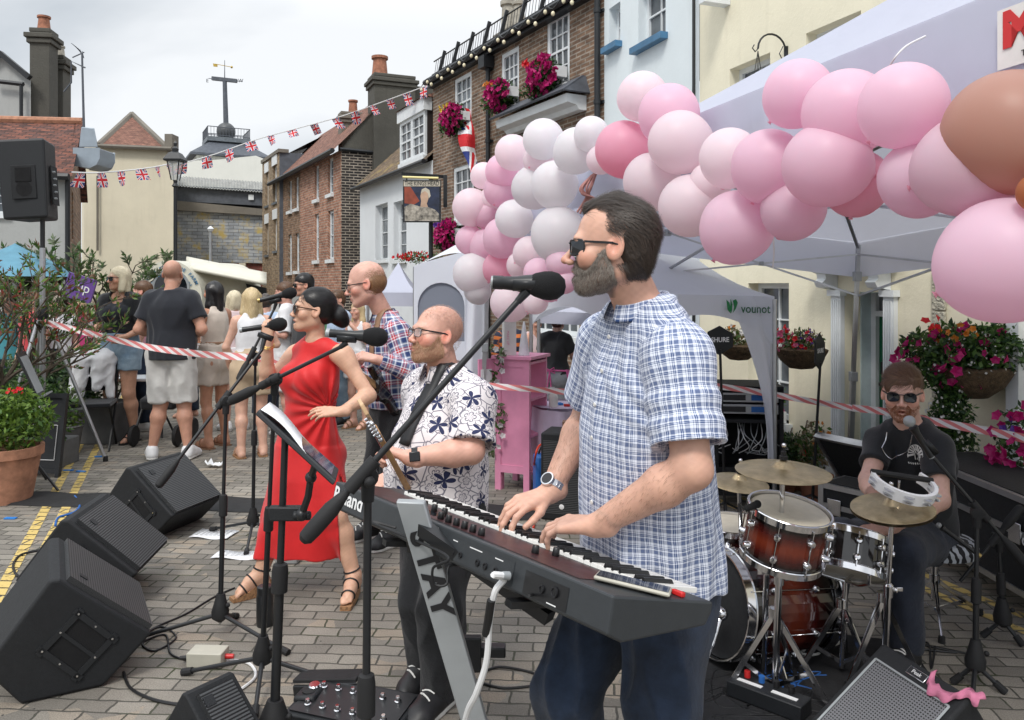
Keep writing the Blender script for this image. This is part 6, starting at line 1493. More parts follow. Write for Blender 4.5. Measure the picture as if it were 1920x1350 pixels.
def cS(lB,base,top,feet,H,cy=None,rad=.2,tilt=(0,0,1),name='cymbal_stand',cylabel=None,hats=False):
 B,T=V(base),V(top);rT=tH(name,lB,'cymbal stand',(B.x,B.y,0),'drum kit');d=(T-B).normalized();b=MB();b.cone(B+d*.03,B+(T-B)*.55,.0135,.0135);b.bU('lower_tube','chrome',rT);b=MB();b.cone(B+(T-B)*.55,T,.0095,.0095);b.bU('upper_tube','chrome',rT)
 c=B+(T-B)*.55;b=MB();b.lA([(.014,-.03),(.019,-.028),(.019,.02),(.012,.026)],c,d,14);b.bU('height_clamp','chrome',rT);wing(rT,c+V((.025,-.01,0)))
 cT(rT,B,H,feet)
 t=V(tilt).normalized();root2=tH('cymbal' if not hats else 'hi_hat',cylabel,'cymbal',T,'drum kit')
 def disc(off,flip):
  b=MB();s=-1 if flip else 1;pr=[(rad,0),(rad*.985,.0015*s),(rad*.7,.010*s),(rad*.3,.018*s),(rad*.24,.021*s),(rad*.17,.036*s),(rad*.06,.043*s),(.006,.044*s)];b.lA(pr,T+t*off,t,48,False);b.lA([(q,z-.0012*s)for q,z in pr][::-1],T+t*off,t,48,False);return b.bU('disc','cymbal',root2,sM=60)
 disc(0,False)
 if hats:disc(-.012,True)
 b=MB();b.cone(T+t*.03,T+t*.1,.0045,.0045,8);b.lA([(.016,.046),(.016,.058),(.010,.06),(.010,.075),(.006,.078)],T,t,12);b.bU('felt','foam',root2);b=MB();b.ball(T+t*.098,.009,8,6);b.bU('wing_nut','chrome',root2)
 return rT
drum('rack tom in red-black sunburst lacquer with chrome hoops',P(1464,1042,3.03),P(1480,960,3.0),.146);drum('black snare drum with chrome hoops in front of the drummer',P(1585,1068,3.3),P(1592,1006,3.35),.155,'drum_black',10)
drum('large dark red bass drum lying on its side',P(1345,1128,3.42),P(1502,1120,3.60),.222,'drum_lacquer',8,headm='speaker_paint',hooph=.03)
drum('floor tom half hidden behind the checked shirt',P(1368,1075,3.75),P(1370,985,3.75),.17,'drum_lacquer',8)
for(a,c_,lab)in(((1352,1150,3.25),(1328,1262),'chrome telescopic bass drum spur leg near the keyboard'),):
 p,q=P(*a),G(c_[0],c_[1]+5);q=P(1322,1245,3.15);rT=tH('bass_drum_spur',lab,'drum hardware',q,'drum kit');b=MB();b.cone(p,p.lerp(q,.65),.014,.014);b.lA([(.02,-.012),(.024,0),(.02,.012)],p,(q-p),14);b.bU('outer_tube','chrome',rT);b=MB();b.cone(p.lerp(q,.6),q,.009,.009);b.bU('inner_tube','chrome',rT);b=MB();b.ball(p,.03,14,10);b.bU('joint','chrome',rT)
cS('chrome cymbal stand in front of the bass drum',G(1452,1310),P(1468,884,2.95),[G(1362,1300),G(1556,1335),G(1488,1268)],.34,rad=.172,tilt=(.02,-.05,1),cylabel='flat bronze crash cymbal nearest the camera above the tom')
cS('chrome cymbal stand half hidden behind the checked shirt',G(1398,1200),P(1385,905,3.4),[G(1350,1200),G(1440,1215),G(1405,1180)],.3,rad=.125,tilt=(.05,-.12,1),cylabel='bronze cymbal half hidden by the checked shirt sleeve')
hs=cS('chrome hi-hat stand between the snare and the drummer',G(1656,1285),P(1673,952,3.1),[G(1590,1290),G(1735,1300),G(1660,1240)],.36,rad=.152,tilt=(-.1,-.12,1),cylabel='pair of dull bronze hi-hat cymbals under the tambourine',hats=True)
B=G(1578,1265);rT=tH('snare_stand','chrome basket stand holding the black snare drum','drum hardware',B,'drum kit');T=P(1585,1090,3.3);b=MB();b.cone(V((B.x,B.y,.03)),T,.012,.011);b.bU('tube','chrome',rT);cT(rT,B,.3,[G(1500,1262),G(1640,1290),G(1590,1235)])
for k in range(3):a=R(120*k+40);e=T+V((math.cos(a)*.16,math.sin(a)*.16,.05));b=MB();b.tU([T,T.lerp(e,.6)+V((0,0,-.01)),e,e+V((0,0,.035))],.007,8);b.bU('basket_arm','chrome',rT)
T2=P(1437,1075,3.12);B2=G(1432,1268);rT=tH('tom_stand','chrome stand holding the rack tom','drum hardware',B2,'drum kit');b=MB();b.cone(B2+V((0,0,.02)),T2,.013,.012);b.bU('tube','chrome',rT);cT(rT,B2,.28,[G(1385,1262),G(1475,1290),G(1425,1240)]);b=MB();b.tU([T2,P(1420,1050,3.1),P(1402,1020,3.08)],.009,8);b.bU('arm','chrome',rT);wing(rT,T2,.025)
c=P(1692,906,3.08);rT=tH('tambourine','white half-moon tambourine mounted above the hi-hat','tambourine',c,'drum kit');M3=Matrix.Rotation(.15,3,'Y')@Matrix.Rotation(.32,3,'X');b=MB();vs=[];n=30
for i in range(n+1):
 t=math.pi*.95+math.pi*1.25*i/n
 for r_,z in((.122,-.022),(.122,.022),(.108,.022),(.108,-.022)):vs.append(c+M3@V((math.cos(t)*r_,math.sin(t)*r_,z)))
b.add(vs,[(4*i+j,4*i+4+j,4*i+4+(j+1)%4,4*i+(j+1)%4)for i in range(n)for j in range(4)]);b.bU('frame','shoe_white',rT,sM=40);b=MB();b.tU([c+M3@V((x,.02,.02))for x in(-.12,-.04,.05,.12)],.011,8);b.bU('grip','rubber',rT)
for k in range(6):
 t=math.pi*1.05+math.pi*.95*k/5
 for z in(-.009,.010):b=MB();b.lA([(.018,-.0015),(.02,0),(.012,.002),(.002,.003)],c+M3@V((math.cos(t)*.119,math.sin(t)*.119,z)),M3@V((0,0,1)),14);b.bU('jingle','silver',rT)
b=MB();b.cone(P(1680,955,3.1),P(1686,900,3.08),.0045,.0045,8);b.bU('rod','chrome',rT)
for a,c_,lab in(((1520,980,3.2),(1600,992,3.3),'wooden drumstick lying over the snare hoop'),((1655,925,3.42),(1632,950,3.35),'wooden drumstick in the right hand of the drummer'),((1625,1003,3.28),(1662,1008,3.33),'wooden drumstick under the left hand of the drummer')):
 p,q=P(*a),P(*c_);d=(q-p).normalized();q=p+d*.36 if lab.startswith('wooden drumstick lying')else q;b=MB();b.tU([p,p+d*.01,p+d*.03,q],.007,8,rs=[.003,.006,.0045,.0075]);tag(b.bU('drumstick','wood_stick'),lab,'drumstick')
def clipmic(lB,a,c_):
 a,c_=P(*a),P(*c_);d=(c_-a).normalized();rT=tH('microphone',lB,'microphone',c_,'small drum microphones');b=MB();b.cone(a,a+d*.05,.014,.011);b.ball(a,.015,10,8);b.bU('capsule','foam',rT);b=MB();b.tU([a+d*.05,c_+V((0,0,.03)),c_],.006,6);b.bU('gooseneck','stand_black',rT)
clipmic('small black microphone clipped over the snare head',(1590,992,3.28),(1545,1012,3.2));clipmic('small black microphone clipped to the tom rim',(1420,945,2.95),(1385,960,2.95))
def zebra():
 m,t=nM('zebra_fabric');w=t.n('TexWave',Vector=t.obj());w.inputs['Scale'].default_value=9;w.inputs['Distortion'].default_value=9;w.inputs['Detail'].default_value=2;w.inputs['Detail Scale'].default_value=1.2
 t.bsdf(t.mix(t.m('GREATER_THAN',w.outputs[1],.5),(.01,.01,.012,1),(.4,.42,.45,1)),.85)
zebra();c=G(1735,1170);c=V((P(1752,0,3.86).x,3.86,0));rT=tH('drum_stool','round drum stool with zebra striped cover','stool',c);b=MB();b.lA([(.001,.33),(.15,.325),(.185,.335),(.19,.37),(.17,.4),(.1,.405),(.001,.405)],c,n=32);b.bU('seat','zebra_fabric',rT);b=MB();b.cone(c+V((0,0,.1)),c+V((0,0,.33)),.016,.016);b.bU('post','chrome',rT);cT(rT,c,.2,[c+V((.25,.05,0)),c+V((-.12,.22,0)),c+V((-.1,-.25,0))])
p=[G(1262,1262),G(1300,1400),G(1850,1420),G(1700,1205),G(1500,1185),G(1330,1200)];b=MB();b.add([q+V((0,0,.008))for q in p]+[q for q in p],[tuple(range(6))]+[(i,(i+1)%6,6+(i+1)%6,6+i)for i in range(6)]);mat('carpet',(.012,.012,.014),.95,var=.3,vs=9,bump=.8,bs=300);tag(b.bU('drum_carpet','carpet',sM=0),'black carpet spread under the drum kit','carpet')
c=G(1440,1325);rT=tH('stage_box','black stage box with white labels among cables on the drum carpet','stage box',c);M3=Matrix.Rotation(-.75,3,'Z');b=MB();b.box(c+V((0,0,.04)),(.3,.1,.06),M3);b.bU('case','speaker_plastic',rT,bV=.004)
for k in(-1,1):b=MB();b.box(c+M3@V((k*.07,-.01,.0))+V((0,0,.0715)),(.1,.02,.002),M3);b.bU('label_strip','letter_white',rT,sM=0)
for k in range(4):b=MB();b.cone(c+M3@V((-.1+k*.06,.03,0))+V((0,0,.07)),c+M3@V((-.1+k*.06,.03,0))+V((0,0,.095)),.012,.012);b.bU('plug',['red_plastic','cable_blue','cable_black','cable_black'][k],rT)
def amp():
 a=P(1655,1203,2.86);c=P(1822,1306,2.52);t=(c-a);dn_=V((-.31,-.09,-.235));dn_=(dn_-t*dn_.dot(t)/t.length_squared).normalized()*.42;n=t.cross(dn_).normalized();n=n if n.z>0 else-n
 if n.x>0 and False:n=-n
 rT=tH('amplifier','tilted guitar amplifier with silver grille cloth at the bottom right','amplifier',(a.x,a.y,0));o=a+t*.5+dn_*.5;ex,ey=t.normalized(),-dn_.normalized();M3=Matrix((ex,ey,n)).transposed();w_,h_=t.length,.42
 b=MB();b.box(o-n*.10,(w_,h_,.2),M3);b.bU('cabinet','speaker_paint',rT,bV=.012);b=MB();q=lambda x,y,z:o+ex*x+ey*y+n*z
 b=MB();tile_uv(b,q(-w_/2+.035,-h_/2+.03,.002),q(w_/2-.035,-h_/2+.03,.002),q(w_/2-.035,h_/2-.075,.002),q(-w_/2+.035,h_/2-.075,.002));b.bU('grille_cloth','amp_cloth',rT,sM=0)
 b=MB()
 for(x0,y0,x1,y1)in((-w_/2+.03,-h_/2+.025,w_/2-.03,-h_/2+.025),(-w_/2+.03,h_/2-.07,w_/2-.03,h_/2-.07),(-w_/2+.03,-h_/2+.025,-w_/2+.03,h_/2-.07),(w_/2-.03,-h_/2+.025,w_/2-.03,h_/2-.07)):b.tU([q(x0,y0,.004),q(x1,y1,.004)],.004,6)
 b.bU('piping','grey_metal',rT);b=MB();b.box(q(.0,h_/2-.036,.003),(.075,.032,.005),M3);bd=b.bU('badge','chrome',rT,bV=.002);b=MB();b.box(q(.0,h_/2-.036,.006),(.067,.025,.002),M3);b.bU('badge_face','letter_dark',bd,sM=0);tX('Peak',.02,M4of(q(0,h_/2-.036,.0078),ex,ey),.001).bU('badge_lettering','letter_white',bd,sM=0)
 mat('pink_fabric',(.62,.2,.32),.85,var=.15,bump=.6,bs=60);p=[q(w_*.12,h_/2-.01,.004),q(w_*.2,h_/2-.05,.006),q(w_*.38,h_/2-.045,.008),q(w_*.47,h_/2+.0,.006),q(w_*.6,h_/2-.0,-.0)];b=MB();pp=sP(p);vs=[]
 for i,x in enumerate(pp):wv=.022+.006*math.sin(i*.9);vs+=[x+ey*wv+n*.008*math.sin(i*.7),x+n*(.012+.006*math.cos(i)),x-ey*wv+n*.004]
 b.add(vs,[(3*i+j,3*i+j+1,3*i+j+4,3*i+j+3)for i in range(len(pp)-1)for j in range(2)]);o_=b.bU('scarf','pink_fabric');tag(o_,'scrap of pink fabric draped over the tilted amplifier','cloth');m_=o_.modifiers.new('s','SOLIDIFY');m_.thickness=.003
amp()
b=MB();cc=G(1140,1212);rr_=random.Random(2);pp=sP([cc+V((rr_.uniform(-.08,.1),rr_.uniform(-.06,.06),.01+rr_.random()*.02))for _ in range(7)]);b.tU(pp,.009,5);tag(b.bU('ribbon','pink_fabric'),'crumpled bright pink ribbon on the paving behind the jeans','ribbon')
def fC(lB,p0,p1,depth,z0,z1,wheels=True,name='flight_case'):
 """long front face from p0 to p1 (xy), depth behind"""
 p0,p1=V(p0),V(p1);e=(p1-p0).normalized();n=V((-e.y,e.x,0));n=n if n.dot(p0)>0 else-n;rT=tH(name,lB,'flight case',(p0+p1)/2,'flight cases');L=(p1-p0).length;M3=Matrix((e,n,V((0,0,1)))).transposed();c=(p0+p1)/2+n*depth/2
 b=MB();b.box(c+V((0,0,(z0+z1)/2)),(L-.01,depth-.01,z1-z0-.01),M3);b.bU('panels','speaker_paint',rT,sM=0)
 b=MB();w_=.03
 for z in(z0+w_/2,z1-w_/2,z0+(z1-z0)*.62):b.box(c+V((0,0,z)),(L+.004,depth+.004,w_ if z!=z0+(z1-z0)*.62 else .03),M3)
 for sx in(-1,1):
  for sy in(-1,1):b.box(c+e*sx*(L/2-w_/2)+n*sy*(depth/2-w_/2)+V((0,0,(z0+z1)/2)),(w_+.006,w_+.006,z1-z0-.002),M3)
 b.bU('edge_profile','alu',rT,sM=0)
 b=MB();b.box(c+V((0,0,z1+.002)),(L-.05,depth-.05,.006),M3);b.bU('lid','speaker_paint',rT,sM=0)
 for k in(.25,.75):b=MB();b.box(p0+e*L*k-n*.006+V((0,0,z0+(z1-z0)*.62)),(.09,.008,.1),M3);b.bU('latch','chrome',rT,bV=.003)
 if wheels:
  for k in(.1,.9):
   q=p0+e*L*k+n*.06;b=MB();b.lA([(.02,-.016),(.045,-.016),(.05,-.01),(.05,.01),(.045,.016),(.02,.016)],V((q.x,q.y,.05)),n,20);b.bU('castor','blue_tape',rT)
   b=MB();b.box(V((q.x,q.y,.09)),(.03,.045,.07),M3);b.bU('castor_fork','alu',rT,bV=.003)
 return rT,p0,e,n
fc,p0,e,n=fC('long black flight case with aluminium edges against the cream house',GY(1762,4.62)+V((-.05,.25,0)),GY(1995,3.55),.42,.12,.60)
tX('Voli',.075,M4of(p0+e*1.06-n*.007+V((0,0,.40)),e,(0,0,1)),.002,bold=.002).bU('lettering','letter_white',fc,sM=0)
fC('low black hardware case with aluminium edges behind the tom',GY(1535,5.1),GY(1660,4.75),.3,.0,.36,False);
p0=G(1600,920);M3=Matrix.Rotation(.5,3,'Z')@Matrix.Rotation(R(-38),3,'Y');c=P(1608,872,5.5);rT=tH('case_lid','open black case lid tilted against the white pilaster','flight case',(c.x,c.y,0));b=MB();b.box(c,(.02,.45,.46),M3);b.bU('panel','speaker_paint',rT,sM=0);b=MB()
for s_ in(1,-1):b.box(c+M3@V((0,0,.23*s_)),(.05,.47,.02),M3);b.box(c+M3@V((0,.225*s_,0)),(.05,.02,.44),M3)
b.bU('edge_profile','alu',rT,sM=0)
c=GY(1395,6.0);rT=tH('equipment_rack','black equipment rack with amplifiers and a tangle of patch leads','equipment rack',c);z0,z1=.1,P(0,728,5.8).z;b=MB();M3=Matrix.Rotation(-.12,3,'Z');h=z1-z0
def W(x,y,z):return c+M3@V((x,y,0))+V((0,0,z))
for s_ in(-1,1):b.box(W(.23*s_,0,(z0+z1)/2),(.03,.42,h),M3)
b.box(W(0,0,z1),(.49,.42,.03),M3);b.box(W(0,0,z0),(.49,.42,.03),M3);b.box(W(0,.19,(z0+z1)/2),(.46,.02,h),M3);b.box(W(0,0,z1-.24),(.46,.42,.025),M3);b.bU('cabinet','speaker_paint',rT,sM=0)
for k in range(2):
 b=MB();b.box(W(0,-.14,z1-.07-k*.085),(.43,.1,.07),M3);am=b.bU('amplifier','alu',rT,bV=.003)
 for j in range(2):b=MB();b.box(W(-.1+.2*j,-.192,z1-.07-k*.085),(.16,.006,.04),M3);b.bU('vent_window','cable_blue' if j else 'letter_dark',am,sM=0)
rr=random.Random(9)
for k in range(14):
 x0=rr.uniform(-.19,.19);b=MB();b.tU(sP([W(x0,-.1,z1-.27),W(x0+rr.uniform(-.05,.05),-.2,z1-.33-rr.random()*.05),W(x0+rr.uniform(-.1,.1),-.19,z1-.42-rr.random()*.1),W(x0+rr.uniform(-.05,.08),-.12,z1-.36-rr.random()*.15)],6),.0035,5);b.bU('patch_lead','cable_white' if k%2 else 'grey_metal',rT)
b=MB();b.box(W(0,-.1,z0+.12),(.43,.1,.12),M3);b.bU('mixer','speaker_plastic',rT,bV=.003)
def paddle(lB,base,top,rot,w=.22,h=.26):
 B,T=V(base),V(top);rT=tH('aerial_paddle',lB,'wireless aerial',(B.x,B.y,0),'wireless aerials');b=MB();b.cone(B,T,.011,.009);b.bU('pole','stand_black',rT);M3=Matrix.Rotation(rot,3,'Z');b=MB()
 pl=[(-.45,-.3),(.0,-.5),(.5,-.22),(.5,.22),(0,.5),(-.45,.3)];b.pR([(x*w,z*h)for x,z in pl],T+V((0,0,h*.3)),M3@V((1,0,0)),V((0,0,1)),M3@V((0,1,0)),.012);b.bU('paddle','speaker_plastic',rT,sM=0,bV=.004)
 tX('SHURE',.045,M4of(T+V((0,0,h*.32))-M3@V((0,.0015,0)),M3@V((1,0,0)),(0,0,1)),.001,bold=.001).bU('lettering','letter_white',rT,sM=0)
 for k in range(3):a=R(120*k+20);b=MB();b.cone(B+V((0,0,.12)),B+V((math.cos(a)*.22,math.sin(a)*.22,.01)),.009,.009,8);b.bU('leg','stand_black',rT)
paddle('black wireless aerial paddle on a pole beside the flower basket',GY(1522,5.7),P(1538,680,5.6),.9);paddle('black wireless aerial paddle just behind the shoulder of the checked shirt',GY(1360,5.5),P(1350,655,5.4),.25,.2,.2)
def faM(name,col,trans=.25,big=3):
 m,t=nM(name);o=t.obj();n=t.noise(t.mapv(o,(1,1,.5)),big,4,.5,.8)
 b=t.bsdf((*col,1),.75,0,t.m('ADD',n,t.m('MULTIPLY',t.noise(o,400,2),.02)),.55,.03)
 tr=t.n('BsdfTranslucent',Color=(*col,1));mx=t.n('MixShader');mx.inputs[0].default_value=trans
 t.t.links.new(b.outputs[0],mx.inputs[1]);t.t.links.new(tr.outputs[0],mx.inputs[2]);t.t.links.new(mx.outputs[0],t.out.inputs[0])
faM('canopy_lilac',(.62,.64,.76),.36);faM('tent_white',(.8,.82,.88),.35);faM('awning_grey',(.45,.46,.55),.15);faM('mesh_window',(.2,.22,.27),.1);faM('ribbon_rose',(.45,.22,.2),.2)
def gM(b,fn,nu,nv):
 vs=[fn(i/nu,j/nv)for i in range(nu+1)for j in range(nv+1)]
 b.add(vs,[(i*(nv+1)+j,(i+1)*(nv+1)+j,(i+1)*(nv+1)+j+1,i*(nv+1)+j+1)for i in range(nu)for j in range(nv)]);return b
def canopy():
 A=V((-.2,6.3,2.03));d=V((.320,-.947,0));A2=A+d*5.3;A2.z=2.12;B=V((2.52,5.82,1.675));B2=B+d*4.7;B2.z=2.05
 rT=tH('pop_up_canopy','large lilac-grey pop-up canopy over the stage on metal legs','canopy',(1.6,3.2,0));vh=.26
 cs=[A,A2,B2,B];cen=(A+A2+B+B2)/4;r0,r1=cen+(d*-1.0),cen+d*1.0;pk=[V((r0.x,r0.y,2.98)),V((r1.x,r1.y,3.15))]
 tp=[c+V((0,0,vh))for c in cs]
 def sag(p,u,v):return p
 b=MB()
 for(p,q,r_,t_)in((tp[0],tp[1],pk[1],pk[0]),(tp[2],tp[3],pk[0],pk[1])):
  gM(b,lambda u,v:p.lerp(q,u).lerp(t_.lerp(r_,u),v)-V((0,0,.10*math.sin(math.pi*v)*(.5+.5*math.sin(math.pi*u)))),18,10)
 for(p,q,t_)in((tp[3],tp[0],pk[0]),(tp[1],tp[2],pk[1])):gM(b,lambda u,v:p.lerp(q,u).lerp(t_,v)-V((0,0,.09*math.sin(math.pi*v))),14,10)
 o=b.bU('roof','canopy_lilac',rT,sM=50)
 for i in range(4):
  p,q=cs[i],cs[(i+1)%4];n=(q-p).cross(V((0,0,1))).normalized();b=MB();L=(q-p).length
  gM(b,lambda u,v:p.lerp(q,u)+V((0,0,vh*v+.004))+n*(.012*math.sin(u*L*7+v*2)*(1-v)+.004)+V((0,0,-.02*math.sin(math.pi*u)*(1-v)*0)),50,4);b.bU('valance','canopy_lilac',rT,sM=60)
 ins=[c+(cen-c).normalized()*.07 for c in cs]
 feet=[V((-.27,6.32,0)),V((A2.x,A2.y,0)),V((B2.x,B2.y,0)),V((2.46,5.83,0))]
 for i in range(4):
  if i in(1,):continue
  c=ins[i];f=feet[i];b=MB();t_=V((c.x,c.y,c.z+vh-.03));b.bE(f,f.lerp(t_,.5),.034,.034);b.bE(f.lerp(t_,.45),t_,.026,.026);lg=b.bU('leg','alu',rT,sM=0);b=MB();b.box(f+V((0,0,.005)),(.09,.09,.01));b.bU('foot_plate','alu',lg,sM=0)
  [MB().box(f.lerp(t_,w_),(.05,.05,.07)).bU('bracket','grey_metal',rT,bV=.004)for w_ in(.5,.88)]
 for i in range(4):
  p,q=ins[i]+V((0,0,.16)),ins[(i+1)%4]+V((0,0,.16));lo=V((0,0,-.30));k=2 if i%2 else 3
  for j in range(k):
   a,c=p.lerp(q,j/k),p.lerp(q,(j+1)/k);b=MB();b.bE(a,c+lo,.022,.013);b.bU('truss_bar','alu',rT,sM=0);b=MB();b.bE(a+lo,c,.022,.013);b.bU('truss_bar','alu',rT,sM=0)
   b=MB();b.box((a+c+lo)/2,(.03,.03,.03));b.bU('truss_joint','grey_metal',rT,sM=0)
   if j:b=MB();b.box(a,(.045,.045,.05));b.bU('truss_joint','grey_metal',rT,sM=0);b=MB();b.box(a+lo,(.045,.045,.05));b.bU('truss_joint','grey_metal',rT,sM=0);b=MB();b.box(a+lo+V((0,0,-.04)),(.018,.018,.05));b.bU('release_catch','red_plastic',rT,sM=0)
 mids=[(ins[i]+ins[(i+1)%4])/2+V((0,0,.16))for i in range(4)]
 for i,pkx in((3,pk[0]),(1,pk[1]),(0,pk[0]),(2,pk[0])):
  m=mids[i];hub_=V((pkx.x,pkx.y,2.15));lo=V((0,0,-.28));b=MB();b.bE(m,hub_+lo*.3,.022,.013);b.bE(m+lo,hub_,.022,.013);b.bU('truss_bar','alu',rT,sM=0)
 for pkx in pk:b=MB();b.bE(V((pkx.x,pkx.y,1.98)),pkx-V((0,0,.02)),.03,.03);b.box(V((pkx.x,pkx.y,2.0)),(.07,.07,.06));b.box(V((pkx.x,pkx.y,2.16)),(.07,.07,.06));b.bU('centre_pole','alu',rT,sM=0)
 for c,pkx in((ins[0],pk[0]),(ins[3],pk[0]),(ins[2],pk[1]),(ins[1],pk[1])):b=MB();b.bE(c+V((0,0,.2)),pkx-V((0,0,.06)),.022,.013);b.bU('roof_bar','alu',rT,sM=0)
 p=A.lerp(A2,.853);q=A.lerp(A2,.95);n=(A2-A).cross(V((0,0,1))).normalized();n=n if n.x<0 else-n;b=MB();z=V((0,0,.015));e=(q-p).normalized()
 bn=lambda u,v:p.lerp(q,u)+V((0,0,.055+.15*v))+n*.022
 b.qU(bn(0,0),bn(1,0),bn(1,1),bn(0,1));o=b.bU('banner','sole_white',rT,sM=0)
 tX('M',.12,M4of(bn(.12,.60)+n*.002,e,(0,0,1)),.002,bold=.006).bU('lettering','red_plastic',o,sM=0);tX('To be the music',.022,M4of(bn(.27,.16)+n*.002,e,(0,0,1)),.001).bU('lettering','letter_dark',o,sM=0)
 return A,d,n
CA,Cd,Cn=canopy()
def baM(name,c,c2):
 m,t=nM(name);o=t.obj();b=t.bsdf((*c,1),.42,0,t.noise(o,3,2),.02,.01,Subsurface__Weight=.35,Subsurface__Radius=(.25,.16,.18),Subsurface__Scale=.25,Sheen__Weight=.1)
 tr=t.n('BsdfTranslucent',Color=(*c2,1));mx=t.n('MixShader');mx.inputs[0].default_value=.5
 t.t.links.new(b.outputs[0],mx.inputs[1]);t.t.links.new(tr.outputs[0],mx.inputs[2]);t.t.links.new(mx.outputs[0],t.out.inputs[0])
baM('balloon_white',(.87,.85,.87),(.9,.86,.88));baM('balloon_pale',(.9,.8,.84),(.95,.8,.84));baM('balloon_pink',(.9,.69,.8),(.95,.64,.76));baM('balloon_rose',(.9,.55,.68),(.95,.42,.55));baM('balloon_tan',(.6,.37,.3),(.66,.34,.24));baM('balloon_orange',(.5,.2,.08),(.6,.2,.08))
BL=[(1203,182,47,'pale',0),(1253,216,57,'pink',0),(1277,268,60,'pale',0),(1171,282,54,'rose',0),(1223,342,54,'pale',0),(1292,387,59,'pale',0),(1495,178,64,'pink',0),(1587,215,81,'pink',0),(1691,200,79,'pink',0),(1367,298,56,'pale',0),(1439,313,68,'pink',0),(1552,310,80,'pink',0),(1380,428,69,'pink',0),(1486,392,60,'pink',.3),(1604,345,62,'rose',.5),(1722,338,72,'pink',.25),(1813,312,97,'pink',.1),(1893,252,116,'tan',0),(1880,491,118,'pink',0),(1948,362,38,'orange',-.1),(1960,180,60,'tan',.2),(1018,262,39,'white',0),(962,287,34,'pale',0),(942,322,33,'pink',0),(906,330,25,'pale',0),(1080,284,44,'white',0),(1108,252,33,'white',.2),(1000,352,42,'white',.1),(1040,348,45,'white',0),(938,357,32,'pink',0),(884,390,36,'pale',0),(913,402,29,'pink',.1),(965,411,36,'white',0),(1046,440,52,'white',0),(943,447,39,'pink',0),(882,451,28,'pink',.15),(912,462,33,'pink',.1),(886,513,38,'white',0),(936,503,32,'rose',.05),(973,497,24,'pale',.1),(992,474,31,'pale',.2),(1010,512,28,'pink',.1),(1052,494,28,'pink',.1),(957,568,37,'pale',0),(1004,566,24,'pale',.1),(1058,528,24,'pink',.2),(896,546,26,'white',.1),(1128,300,28,'pale',.5),(1330,345,40,'pale',.4),(1010,300,30,'pale',.4),(925,375,26,'pale',.3),(1030,545,22,'pink',.2)]
BN={'white':'white','pale':'very pale pink','pink':'pink','rose':'deep rose pink','tan':'tan brown','orange':'small orange'}
def balloons():
 used={}
 def pick(px,py,r,col,dz):
  Y=1.929/((px-960)/FPX+.338)if px>915 else 6.2;s_=(px-960)/FPX;return min(Y,6.2)-.15/max(.34,(s_*.947+.32)/math.sqrt(1+s_*s_))+dz*.25-.07*abs(math.sin(px*.7+py))
 pts=[(P(x,y,pick(x,y,r,c,dz)),r/FPX*pick(x,y,r,c,dz),c,x,y)for x,y,r,c,dz in BL]
 for i,(p,r,c,x,y)in enumerate(pts):
  near=sorted(pts,key=lambda q:(q[3]-x)**2+(q[4]-y)**2);
  zone='above the amplifier end at the right edge' if x>1780 else('along the right half of the garland' if x>1300 else('behind the head of the keyboard player' if x>1110 else('at the crest left of the keyboard player' if y<340 else('in the cluster on the white pole' if y<480 else 'at the foot of the cluster on the pole'))))
  key=(c,zone);used[key]=used.get(key,0)+1;sz='large' if r>.15 else('small' if r<.1 else 'round')
  same=[q for q in pts if q[2]==c and abs(q[3]-x)<200]
  lab=f'{sz} {BN[c]} balloon {zone}'
  rank=['highest','second highest','third highest','fourth highest','fifth highest','sixth highest','seventh highest','eighth highest','ninth highest','tenth highest']
  zs=sorted([q for q in pts if q[2]==c and BZ(q[3],q[4])==BZ(x,y)],key=lambda q:q[4]);k=[q[3:]for q in zs].index((x,y))
  if len(zs)>1:lab=(rank[k]if k<9 else 'lowest')+f' {BN[c]} balloon {zone}'
  else:lab=f'only {BN[c]} balloon {zone}'
  rT=tH('balloon',lab,'balloon',p,'balloons in the garland');rr_=random.Random(i*7+1)
  d=V((rr_.uniform(-.8,.8),rr_.uniform(-.35,.8),rr_.uniform(-.9,-.1))).normalized()
  b=MB();prof=[];n=26
  for k in range(n+1):
   t=math.pi*k/n;z=-math.cos(t);rad=math.sin(t)*(1-.05*max(0,z));zz=z*(1.03 if z<0 else 1.10)
   if k==n:rad=.035;zz=1.13
   prof.append((max(rad,.0005)*r,zz*r*.97))
  b.lA(prof,p-d*r*.04,d,32,False);b.bU('skin','balloon_'+c,rT,sM=80)
  b=MB();b.lA([(r*.035,r*1.07),(r*.05,r*1.09),(r*.035,r*1.11),(r*.075,r*1.145),(r*.0005,r*1.13)],p-d*r*.04,d,12,False);b.bU('knot','balloon_'+('rose' if c in('pink','pale','rose')else c),rT)
def BZ(x,y):return 0 if x>1780 else(1 if x>1300 else(2 if x>1110 else(3 if y<340 else(4 if y<480 else 5))))
balloons()
b=MB();b.tU(sP([P(1665,130,2.2),P(1678,108,2.16),P(1700,86,2.17),P(1735,68,2.2)]),.003,6);tag(b.bU('cord','cable_white'),'thin white cord tying the pink garland to the canopy valance','cord')
b=MB()
for k in range(9):b.tU(sP([P(1120-k*1.5,322+k,4.1),P(1108-k*3+6*math.sin(k),345+k*2,4.05),P(1098+k*2,372,4.08),P(1082+k*5,398+3*math.sin(k*2),4.1)]),.006,5)
tag(b.bU('ribbon','ribbon_rose'),'gathered dusty rose ribbons tied at the canopy edge between balloons','ribbon')
b=MB();b.tU(sP([P(1449,434,2.9),P(1451,470,2.9),P(1449,503,2.9)]),.003,5);tag(b.bU('string','cable_white'),'short pale string hanging under the darker pink balloon','string')
